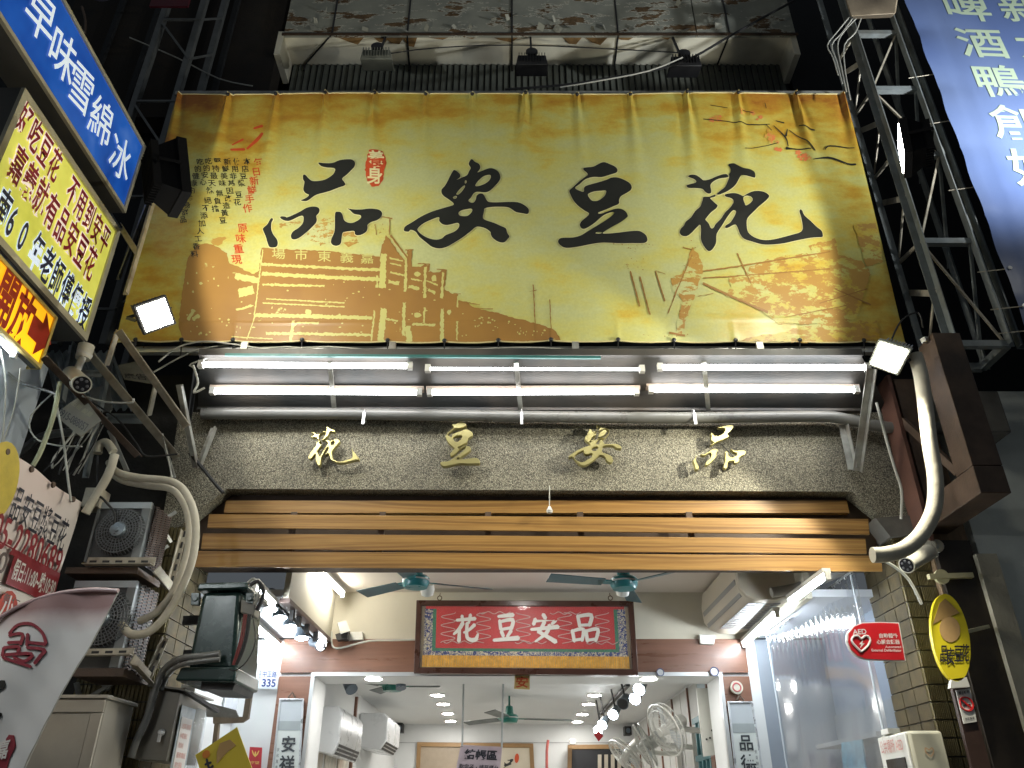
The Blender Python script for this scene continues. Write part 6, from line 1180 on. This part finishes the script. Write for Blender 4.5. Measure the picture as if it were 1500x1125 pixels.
# poster with telephone number
PXX = -2.6; pf = lambda x, y: PX(x, y, PXX); tr_ = pf(118, 736)
yb0, yb1, zt, zb2 = 2.6, tr_.y, tr_.z, pf(60, 930).z if False else tr_.z - 1.35
po = thing('phone_poster', 'pinkish shop poster with telephone number and opening hours on the left', 'poster', (PXX, 4, zt)); q = zq(yb0, yb1, zt, zb2, PXX)
mp_ = mat('pinkish_vinyl', (.72, .66, .60), .45, var=.06, scale=2, dirt=(.68, .42, .36), dirtamt=.65, bump=.02); NXP = 40; VV = []
for j in range(25):
    for i in range(NXP + 1): VV.append((PXX + .012 * math.sin(i * .5) * math.sin(j * .3 + 1) - .002, yb0 + (yb1 - yb0) * i / NXP, zb2 + (zt - zb2) * j / 24))
MB().add(VV, [(j * (NXP + 1) + i, j * (NXP + 1) + i + 1, (j + 1) * (NXP + 1) + i + 1, (j + 1) * (NXP + 1) + i) for j in range(24) for i in range(NXP)], True).build('sheet', mp_, po, recalc=False)
o = MB(); rowtext('品安豆漿豆花', (20, 739), (87, 784), .19, .85, X=PXX + .014, pf=pf, bold=.008, mb=o); o.build('ink_lettering', mat('sign_black', (.02, .02, .03)), po, recalc=False)
o = MB(); rowtext('05-2280689', (-17, 768), (81, 827), .17, 1.0, X=PXX + .014, pf=pf, bold=.02, mb=o) if False else None
A, B = pf(-14, 772), pf(84, 829)
h_ = .085; line(o, '05-2280689', [Vector((PXX + .014, A.y, A.z + h_)), Vector((PXX + .014, B.y, A.z + h_)), Vector((PXX + .014, B.y, A.z - h_)), Vector((PXX + .014, A.y, A.z - h_))], .012, .003)
A, B = pf(12, 829), pf(71, 862); z0 = (A.z + B.z) / 2; o.box(PXX + .012, PXX + .016, A.y, yb1 - .03, z0 - .085, z0 + .085); o.box(PXX + .012, PXX + .015, yb0, yb1 - .03, z0 + .085, z0 + .092).build('maroon_print', mat('maroon_print', (.24, .02, .025), .45, bump=0), po, recalc=False)
o = MB(); line(o, '假日:11:00~晚10:30', [Vector((PXX + .018, A.y + .02, z0 + .055)), Vector((PXX + .018, yb1 - .05, z0 + .055)), Vector((PXX + .018, yb1 - .05, z0 - .055)), Vector((PXX + .018, A.y + .02, z0 - .055))], .012, .002); o.build('white_lettering', M_chw, po, recalc=False)
o = MB(); line(o, '9:00', [Vector((PXX + .014, A.y - .32, z0 + .055)), Vector((PXX + .014, A.y - .04, z0 + .055)), Vector((PXX + .014, A.y - .04, z0 - .055)), Vector((PXX + .014, A.y - .32, z0 - .055))], .012, .002)
for k, s_ in enumerate(('紅豆・綠豆・花生・薏仁・珍珠', '豆漿・檸檬・鮮奶・芋圓・黑糖')): zz = z0 - .15 - k * .085; line(o, s_, [Vector((PXX + .014, 3.3, zz + .025)), Vector((PXX + .014, yb1 - .08, zz + .025)), Vector((PXX + .014, yb1 - .08, zz - .025)), Vector((PXX + .014, 3.3, zz - .025))], .01, .002)
o.build('small_lettering', mat('grey_print', (.12, .09, .08), .5, bump=0), po, recalc=False)
o = MB(); c_ = pf(5, 893); o.poly([c_ + Vector((.014, .09 * math.cos(k * .5236) * random.uniform(.8, 1.1), .11 * math.sin(k * .5236) * random.uniform(.85, 1.1))) for k in range(12)], (.002, 0, 0)); o.build('red_seal', mat('seal_red', (.5, .06, .03), .5, bump=0), po)
o = MB(); char(o, '小', [c_ + Vector((.018, a_, b_)) for a_, b_ in ((-.05, .07), (.05, .07), (.05, -.07), (-.05, -.07))], .02, .002); o.build('seal_lettering', M_chw, po, recalc=False)
o = MB(); c_ = pf(-6, 705); o.poly([c_ + Vector((.014, .15 * math.cos(k * .2618), .21 * math.sin(k * .2618))) for k in range(24)], (.002, 0, 0)); o.build('yellow_disc', mat('poster_yellow', (.60, .46, .06), .5, bump=0), po)
for k, (x, y) in enumerate(((9, 655), (44, 683), (75, 708), (104, 731))): c_ = pf(x, y); MB().lathe(Vector((PXX + .01, c_.y, zt - .02)), (1, 0, 0), [(0, .018), (.01, .016)], 10).build('grommet', M_rust, po)
tag(MB().box(-2.60, -2.50, 4.50, 4.62, pf(118, 736).z - .02, pf(118, 736).z + .1).build('cream_plate', M_paint, bevel=.003), 'cream steel plate at the poster corner', 'steel plate')
# feather flag
ff = lambda x, y: PY(x, y, 3.35 + .0004 * (175 - x)); fg_ = thing('feather_flag', 'grey feather flag with maroon round emblem at the lower left', 'flag', ff(60, 1000))
top = [(-10, 912), (20, 893), (50, 880), (80, 871), (110, 866), (140, 864), (174, 866)]; rt = [(174, 866), (155, 903), (133, 945), (105, 990), (80, 1035), (55, 1085), (32, 1135)]
o = MB(); NU, NV = 40, 30; VV = []; tp = crom([Vector(p) for p in top], 7); tp = [tp[int(i * (len(tp) - 1) / NU)] for i in range(NU + 1)]
rt2 = crom([Vector(p) for p in rt], 6); 
for j in range(NV + 1):
    e = rt2[int(j * (len(rt2) - 1) / NV)]
    for i in range(NU + 1):
        k = i / NU; s_ = tp[i] - tp[-1]; x = e.x + s_.x * (1 - .0 * j / NV); y = e.y + s_.y * (1 - j / NV) ** 1.5
        p = ff(x, y); p.y += .012 * math.sin(x * .05 + y * .03) + .002 * math.sin(x * .12 - y * .08); VV.append(p)
o.add(VV, [(j * (NU + 1) + i, j * (NU + 1) + i + 1, (j + 1) * (NU + 1) + i + 1, (j + 1) * (NU + 1) + i) for j in range(NV) for i in range(NU)], True); 
m = NT('flag_cloth'); p = gpos(m); sx = m.n('ShaderNodeSeparateXYZ'); m.l(p, sx.inputs[0]); mr = m.n('ShaderNodeMapRange'); m.l(sx.outputs[2], mr.inputs[0]); zt_f = ff(150, 866).z; mr.inputs[1].default_value = zt_f - .20; mr.inputs[2].default_value = zt_f
ad_ = m.n('ShaderNodeMath', operation='ADD'); m.l(mr.outputs[0], ad_.inputs[0]); ns_ = m.n('ShaderNodeMath', operation='MULTIPLY'); m.l(m.noise(5, 4, .6, p), ns_.inputs[0]); ns_.inputs[1].default_value = .3; m.l(ns_.outputs[0], ad_.inputs[1])
c = m.ramp(ad_.outputs[0], [(.30, (.66, .66, .63)), (.6, (.55, .47, .45)), (.85, (.28, .17, .16))]); m.l(c, m.b.inputs['Base Color']); m.b.inputs['Roughness'].default_value = .6; m.bump(m.noise(5, 2, .5, p), .12, .01)
o.build('cloth', m.m, fg_, recalc=False)
MB().tube([ff(*p) + Vector((0, -.004, 0)) for p in top], .009, 8, 4).build('bent_pole', mat('flag_pole', (.45, .32, .32), .4, var=.2), fg_); MB().tube([ff(*p) for p in rt], .003, 5, 3).build('hem', mat('flag_hem', (.5, .5, .46), .6, var=.1), fg_)
em = MB(); fo = lambda L: [ff(*p) + Vector((0, .012 * math.sin(p[0] * .05 + p[1] * .03) + .002 * math.sin(p[0] * .12 - p[1] * .08) - .007, 0)) for p in L]; ex, ey, er = 38, 945, 30
def em_line(L, w_=5): 
    r_ = stroke([(ex + x * er, ey + y * er, w_) for x, y in L]); em.poly(fo([(p.x, p.y) for p in r_]), (0, .002, 0))
em_line([(-.75, -.55), (-.3, -.95), (.35, -1.0), (.85, -.6), (.98, -.1)], 4.5)
for L in ([(-.75, -.45), (-.05, -.5), (-.15, -.0)], [(.2, -.5), (.15, .05)], [(.2, -.1), (.95, -.05)], [(-.8, -.1), (-.2, -.1)], [(-1.0, .15), (-.25, .12), (-.3, .35)], [(.15, .15), (.9, .22), (.75, .5)], [(-1.0, .15), (-1.05, .55)], [(-.9, .5), (.35, .45), (.0, .8), (-.5, .62)], [(-1.0, .65), (-.4, .85), (.25, 1.05)], [(.75, .5), (.45, .9)]): em_line(L, 4.6)
em.build('round_emblem', mat('flag_maroon', (.27, .025, .04), .55, bump=0), fg_, recalc=False)
o = MB(); o.poly(fo([(2, 1090), (12, 1076), (20, 1077), (23, 1092), (14, 1110), (8, 1140), (-8, 1140), (-6, 1105)]), (0, .002, 0)); o.build('maroon_seal', mat('flag_maroon', (.2, .02, .03)), fg_, recalc=False)
o = MB(); char(o, '嘉', [p + Vector((0, -.006, 0)) for p in fo([(0, 1086), (16, 1082), (10, 1112), (-7, 1114)])], .02, 0); o.build('seal_lettering', M_chw, fg_, recalc=False)
o = MB(); r_ = stroke([(-6, 1012, 10), (4, 1004, 12), (8, 1000, 8)]); o.poly(fo([(p.x, p.y) for p in r_]), (0, .002, 0)); r_ = stroke([(-6, 1052, 6), (2, 1046, 6)]); o.poly(fo([(p.x, p.y) for p in r_]), (0, .002, 0)); o.build('black_brush_print', M_ink, fg_, recalc=False)
# outdoor air conditioner units with round fan grilles
def outdoor(lab, quad, Y_, fc, R, side):
    q = pts(lambda x, y: PY(x, y, Y_), *quad); t = thing('outdoor_unit', lab, 'air conditioner', sum(q, Vector()) / 4, 'outdoor air conditioner units'); n = Vector((0, -1, 0))
    X0 = min(p.x for p in q); X1 = max(p.x for p in q); Z0 = min(p.z for p in q); Z1 = max(p.z for p in q)
    gm = mat('weathered_ac_grey', (.24, .26, .26), .5, .1, var=.2, scale=5, dirt=(.07, .06, .05), dirtamt=.8, bump=.1)
    MB().box(X0, X1, Y_ + .012, Y_ + .30, Z0, Z1).build('case', mat('sooty_case', (.10, .105, .105), .6, .1, var=.4, dirt=(.03, .03, .03), dirtamt=.8, bump=.15), t)
    MB().box(X0 - .004, X1 + .004, Y_ - .006, Y_ + .02, Z1 - .035, Z1 + .004).build('top_rim', mat('case_rim_light', (.45, .50, .52), .4, .2, var=.15), t)
    MB().box(X1 - .045, X1 + .004, Y_ - .006, Y_ + .02, Z0, Z1 - .035).build('side_rim', gm, t); MB().box(X0 - .004, X0 + .01, Y_ - .006, Y_ + .02, Z0, Z1 - .035).build('side_rim', gm, t)
    c_ = PY(fc[0], fc[1], Y_ - .03); g = MB()
    MB().lathe(c_ + Vector((0, .04, 0)), (0, -1, 0), [(0, R * 1.02), (.004, R * 1.02)], 30).build('fan_hole', M_black, t)
    for k, r in enumerate((.98, .86, .74, .62, .50, .40)): g.torus(c_ + Vector((0, -.012 * (1 - r), 0)), (0, 1, 0), R * r, .0035, 36, 5)
    for k in range(44):
        a_ = 2 * math.pi * k / 44; d = Vector((math.cos(a_), 0, math.sin(a_))); g.tube([c_ + d * R * (.34 if k % 2 else .66) - Vector((0, .012, 0)), c_ + d * R, c_ + d * R * 1.08 + Vector((0, .03, 0))], .0032, 4)
    o_ = g.build('fan_grille', mat('grille_wire', (.14, .15, .155), .45, .3, var=.2, bump=0), t); o_['kind'] = 'stuff'
    MB().lathe(c_ + Vector((0, -.014, 0)), (0, -1, 0), [(-.03, R * .36), (0, R * .36), (.012, R * .3), (.014, R * .12), (.02, R * .1)], 24).build('hub', mat('hub_steel', (.20, .24, .27), .3, .6, var=.15), t)
    for k in range(3):
        a_ = k * 2.1 + .4; d = Vector((math.cos(a_), 0, math.sin(a_))); e_ = Vector((-d.z, 0, d.x)); cc = c_ + Vector((0, .03, 0)); MB().slab([cc + d * R * .3, cc + d * R * .9 - e_ * R * .1, cc + d * R * .9 + e_ * R * .5 + Vector((0, .03, 0)), cc + d * R * .35 + e_ * R * .3 + Vector((0, .02, 0))], (0, .003, 0)).build('fan_blade', M_black, t)
    f = MB()
    for k in range(26):
        z = Z0 + (Z1 - Z0) * (k + .5) / 26; P_ = [Vector((X1 + .008 + .008 * (j % 2), Y_ + .05 + .03 * j, z + .006 * (j % 2))) for j in range(9)]; f.tube(P_, .005, 4)
    o_ = f.build('coil_fins', mat('copper_soot', (.16, .12, .10), .5, .3, var=.4), t); o_['kind'] = 'stuff'
    return t
outdoor('upper outdoor air conditioner unit on the left with round fan grille', ((147, 737), (222, 737), (199, 823), (128, 823)), 4.55, (174, 777), .135, 1)
outdoor('lower outdoor air conditioner unit partly hidden by the grey feather flag', ((112, 852), (200, 852), (172, 978), (80, 978)), 4.55, (148, 905), .15, 1)
sb = thing('slotted_steel_brackets', 'slotted galvanised shelf brackets holding the outdoor units', 'bracket', (-2.4, 4.6, 2.6))
def slotted(a_, b_, w_=.05):
    a_, b_ = Vector(a_), Vector(b_); MB().angle(a_, b_, w_, .005, (0, -1, 0)).build('slotted_angle', M_paint, sb); d = b_ - a_; L = d.length; d.normalize(); n = int(L / .075); o = MB()
    for i in range(n):
        p = a_ + d * (.04 + i * .075); s_ = d.cross(Vector((0, -1, 0))).normalized(); o.bar(p + s_ * w_ * .5 + Vector((0, -.004, 0)), p + s_ * w_ * .5 + d * .04 + Vector((0, -.004, 0)), .004, .012, s_)
    o_ = o.build('slot_row', M_black, sb); o_['kind'] = 'stuff'
slotted(PY(226, 829, 4.5), PY(126, 829, 4.5)); slotted(PY(224, 838, 4.5), PY(246, 865, 4.8), .045); slotted(PY(246, 862, 4.8), PY(268, 778, 4.85), .03); slotted(PY(190, 972, 4.5), PY(216, 1000, 4.8), .05); slotted(PY(214, 995, 4.8), PY(240, 935, 4.85), .03); slotted(PY(195, 960, 4.5), PY(100, 962, 4.5), .04)
MB().box(PY(100, 835, 4.55).x, PY(205, 835, 4.55).x, 4.52, 4.85, PY(150, 842, 4.55).z, PY(150, 833, 4.55).z).build('shelf', M_rust, sb); MB().box(PY(110, 985, 4.55).x, PY(185, 985, 4.55).x, 4.52, 4.85, PY(150, 992, 4.55).z, PY(150, 980, 4.55).z).build('shelf', M_rust, sb)
for a_, b_ in (((115, 1030), (185, 990)), ((130, 985), (160, 1010)), ((225, 770), (258, 750)), ((222, 812), (246, 800)), ((112, 1000), (118, 1030)), ((238, 776), (250, 795)), ((228, 830), (243, 846))): MB().bar(PY(*a_, 4.9), PY(*b_, 4.95), .025, .02).build('brace', M_steel, sb)
# white insulated pipes
def pipe(lab, c_, Y_, r, m_=None, name='insulated_pipe'):
    return tag(MB().tube([PY(p[0], p[1], p[2] if len(p) > 2 else Y_) for p in c_], r, 12, 4).build(name, m_ or M_ins), lab, 'pipe')
pipe('cream insulated pipe running right from the left frame and down past the slats end', [(160, 678, 4.8), (172, 692), (205, 700), (250, 705), (272, 722), (286, 760), (283, 815), (262, 870), (240, 905), (215, 927), (190, 928), (177, 912)], 4.55, .023)
pipe('second cream insulated pipe curling above the first and ending at the lower unit', [(160, 690, 4.85), (180, 704), (220, 712), (250, 716), (268, 735), (277, 765), (274, 810), (256, 862), (236, 890), (220, 903), (203, 910)], 4.60, .021)
pipe('short cream hooked pipe at the top of the left frame', [(143, 664), (146, 652), (155, 648), (162, 655), (166, 662)], 4.6, .027)
pipe('straight cream pipe slanting down behind the poster corner', [(168, 666), (160, 692), (146, 718), (125, 752)], 4.5, .027)
pipe('thin grey pipe falling left of the dusty electric box', [(322, 958, 4.5), (300, 961, 4.5), (262, 966, 4.5), (240, 982), (228, 1010), (216, 1050), (200, 1085), (192, 1110)], 4.72, .020, M_pvc)
pipe('second grey conduit across the green transformer base', [(322, 966, 4.48), (300, 968, 4.48), (262, 975, 4.5), (244, 992), (236, 1012)], 4.75, .014, M_pvc)
tag(MB().tube(pts(lambda x, y: PY(x, y, 4.5), (143, 668), (144, 720), (152, 732), (168, 752), (166, 770)), .007, 6, 4).build('drip_hose', M_cable), 'dark hose hanging from the hooked cream pipe', 'hose')
tag(MB().tube(pts(lambda x, y: PY(x, y, 4.6), (172, 870), (178, 895), (180, 908)), .006, 6, 3).tube(pts(lambda x, y: PY(x, y, 4.6), (165, 872), (185, 858), (203, 864)), .006, 6, 3).build('thin_hose', M_cable), 'thin dark hose beside the lower outdoor unit', 'hose')
# green transformer
gx = mat('dark_green_enamel', (.022, .052, .048), .28, .1, var=.2, scale=3, dirt=(.04, .045, .035), dirtamt=.5, bump=.03); tf = thing('green_transformer', 'dark green pole transformer box with wires on the left pillar', 'transformer', PY(310, 930, 4.7))
y2 = lambda x, y: PY(x, y, 4.55)
fq = pts(y2, (296, 866), (354, 865), (345, 985), (272, 978)); bq_ = [p + Vector((0, .42, 0)) for p in fq]; MB().hexa(fq, bq_).build('tank', gx, tf, bevel=.03)
q = pts(y2, (292, 855), (364, 853), (364, 864), (289, 866)); MB().slab([p + Vector((0, -.02, 0)) for p in q], (0, .45, 0)).build('lid', gx, tf, bevel=.012)
q = pts(y2, (268, 978), (349, 978), (346, 1000), (258, 998)); MB().slab([p + Vector((0, -.03, 0)) for p in q], (0, .45, 0)).build('foot', gx, tf, bevel=.012)
q = pts(y2, (292, 998), (342, 1000), (338, 1010), (291, 1008)); MB().slab([p + Vector((0, .03, 0)) for p in q], (0, .36, 0)).build('foot_recess', M_black, tf)
for x in (286, 366): q = pts(y2, (x - 6, 868), (x + 6, 868), (x + 5, 886), (x - 7, 886)); MB().slab(q, (0, .03, 0)).lathe(y2(x, 877), (0, -1, 0), [(0, .018), (.01, .016)], 10).build('bolt_lug', gx, tf, bevel=.003)
for yy in (898, 950): MB().bar(y2(250, yy) + Vector((0, .2, 0)), y2(300, yy - 2) + Vector((0, .2, 0)), .03, .05).build('wall_arm', M_dark, tf)
q = pts(y2, (353, 878), (374, 884), (372, 902), (352, 897)); MB().slab(q, (0, .10, 0)).build('terminal_box', mat('grey_terminal_box', (.25, .24, .20), .5, var=.2), tf, bevel=.005)
for i, mm in enumerate((mat('red_wire', (.24, .03, .025), .5, bump=0), mat('red_wire', (.2, .03, .02)), M_cable, M_cable)): MB().tube(pts(lambda x, y: PY(x, y, 4.52), (358 + i * 3, 900), (354 + i * 3, 930), (347 + i * 3, 955), (341 + i * 2, 974)), .006, 6, 3).build('wire', mm, tf)
MB().tube(pts(lambda x, y: PY(x, y, 4.52), (370, 902), (374, 940), (362, 968), (345, 982), (336, 980)), .004, 6, 3).build('wire', M_cable, tf)
for i, c_ in enumerate(([(362, 855), (372, 848), (380, 862), (374, 886)], [(366, 858), (378, 852), (386, 870), (376, 894)])): MB().tube(pts(lambda x, y: PY(x, y, 4.55), *c_), .012 if i else .008, 7, 4).build('lead', M_black if i else M_cabw, tf)
# dusty electric box with posters, steel cabinet
eb = thing('electric_box', 'grey dusty electric box with paper notices taped on its right side', 'electric box', (-1.95, 4.8, 2)); tl, tr_, br_, bl_ = pts(lambda x, y: PY(x, y, 4.78), (220, 1009), (264, 1015), (243, 1115), (194, 1112)); d = Vector((.0, .46, 0))
dm = mat('dusty_grey_steel', (.20, .19, .165), .4, .35, var=.15, scale=2.5, dirt=(.12, .11, .09), dirtamt=.6, bump=.05)
MB().hexa([tl, tr_, br_, bl_], [p + d for p in (tl, tr_, br_, bl_)]).build('case', dm, eb, bevel=.004)
MB().slab([tl + Vector((-.01, -.02, .012)), tr_ + Vector((.03, -.02, .012)), tr_ + Vector((.03, .48, .012)), tl + Vector((-.01, .48, .012))], (0, 0, .01)).build('rain_cover', dm, eb)
hp_ = PY(237, 1073, 4.77); MB().lathe(hp_, (0, -1, 0), [(0, .02), (.02, .016), (.03, .01)], 12).bar(hp_ + Vector((0, -.02, 0)), hp_ + Vector((.0, -.02, -.05)), .016, .01).build('handle', M_alu, eb)
xs_ = tr_.x + .006; zz = tr_.z
tag(MB().box(xs_, xs_ + .004, 4.82, 5.04, zz - .58, zz - .06).build('plastic_sleeve', mat('clear_sleeve_blue', (.45, .52, .58), .15, var=.25, scale=9, bump=0)), 'clear sleeve with a notice on the electric box side', 'notice')
no = thing('paper_notice', 'white paper notice with red and grey print on the electric box side', 'notice', (xs_, 4.95, zz - .3)); MB().box(xs_ + .005, xs_ + .008, 4.84, 5.01, zz - .52, zz - .12).build('paper', mat('notice_white', (.66, .64, .63), .5, var=.05, bump=0), no)
o = MB()
for k in range(7): zq_ = zz - .15 - k * .05; line(o, ('公告事項請詳閱', '停電通知', '用電安全須知內容', '服務電話', '請勿張貼', '營業時間公告', '電費單')[k], [Vector((xs_ + .009, 4.855, zq_)), Vector((xs_ + .009, 4.99 - .03 * (k % 3), zq_)), Vector((xs_ + .009, 4.99 - .03 * (k % 3), zq_ - .03)), Vector((xs_ + .009, 4.855, zq_ - .03))], .01, .001)
o.build('print', mat('faded_red_print', (.6, .3, .3)), no, recalc=False)
tag(MB().box(xs_ + .004, xs_ + .012, 5.05, 5.22, zz - .55, zz - .05).build('plastic_bag', cm.m), 'crumpled clear plastic sheet beside the paper notice', 'plastic sheet')
tag(MB().bar(PY(268, 1010, 4.8), PY(318, 1042, 5.2), .03, .02).build('black_rail', M_black), 'black rail sloping above the notices', 'rail')
tag(MB().slab(pts(lambda x, y: PY(x, y, 4.9), (266, 1002), (286, 1006), (285, 1014), (265, 1010)), (0, .004, 0)).build('label_sticker', M_wplas), 'small white sticker above the electric box', 'sticker')
scb = thing('steel_cabinet', 'pale stainless cabinet behind the feather flag at the bottom left', 'cabinet', (-2.3, 4.4, 1.9)); zc_ = PY(156, 1018, 4.4).z
X0, X1 = -2.75, PY(156, 1018, 4.4).x; smt = mat('dull_stainless', (.40, .37, .31), .38, .45, var=.12, scale=3, dirt=(.25, .22, .18), dirtamt=.5, bump=.03)
MB().box(X0, X1, 4.42, 4.75, .4, zc_ - .02).build('carcass', smt, scb); MB().box(X0, X1 + .015, 4.385, 4.77, zc_ - .018, zc_).build('top', smt, scb, bevel=.003)
MB().box(X0, X1, 4.40, 4.419, zc_ - .085, zc_ - .02).build('front_frame', smt, scb, bevel=.003); MB().box(X1 - .06, X1, 4.40, 4.419, .4, zc_ - .087).build('front_frame', smt, scb, bevel=.003); MB().box(X0, X1 - .065, 4.41, 4.419, .4, zc_ - .09).build('door', smt, scb, bevel=.003)
# yellow leaning placard
yp = thing('yellow_placard', 'tilted yellow shop placard with black lettering at the bottom left', 'placard', PY(335, 1100, 4.6)); Y6 = lambda x, y: PY(x, y, 4.62)
q = pts(Y6, (347, 1065), (376, 1135), (308, 1165), (286, 1106)); n = Vector((0, -1, 0)); q = pts(Y6, (286, 1106), (347, 1065), (378, 1150), (306, 1170)); MB().slab(q, (0, .008, 0)).build('board', mat('placard_yellow', (.64, .50, .03), .45, var=.05, bump=0), yp)
o = MB(); brush(o, [[(14, 30, 5), (26, 32, 5)], [(20, 22, 5), (18, 50, 5)], [(12, 44, 5), (28, 40, 5)], [(22, 55, 5), (34, 60, 5)], [(28, 50, 5), (26, 72, 5)], [(18, 66, 5), (38, 64, 5)]], q); brush(o, KAI['豆'], sub(q, .30, .46, .55, .78)); o.build('lettering', mat('sign_black', (.02, .02, .03)), yp, recalc=False)
hat = MB(); hat.poly([p + n * .004 for p in [bil(q, .36, .40), bil(q, .44, .20), bil(q, .56, .08), bil(q, .78, .12), bil(q, .86, .26), bil(q, .62, .30)]], (0, .002, 0)); hat.build('hat_emblem', mat('straw_print', (.45, .3, .1)), yp)
o = MB(); o.lathe(bil(q, .22, .12) + n * .003, (0, -1, 0), [(0, .02), (.002, .02)], 16); o.build('orange_dot', mat('orange_dot', (.6, .2, .02), .5, bump=0), yp)
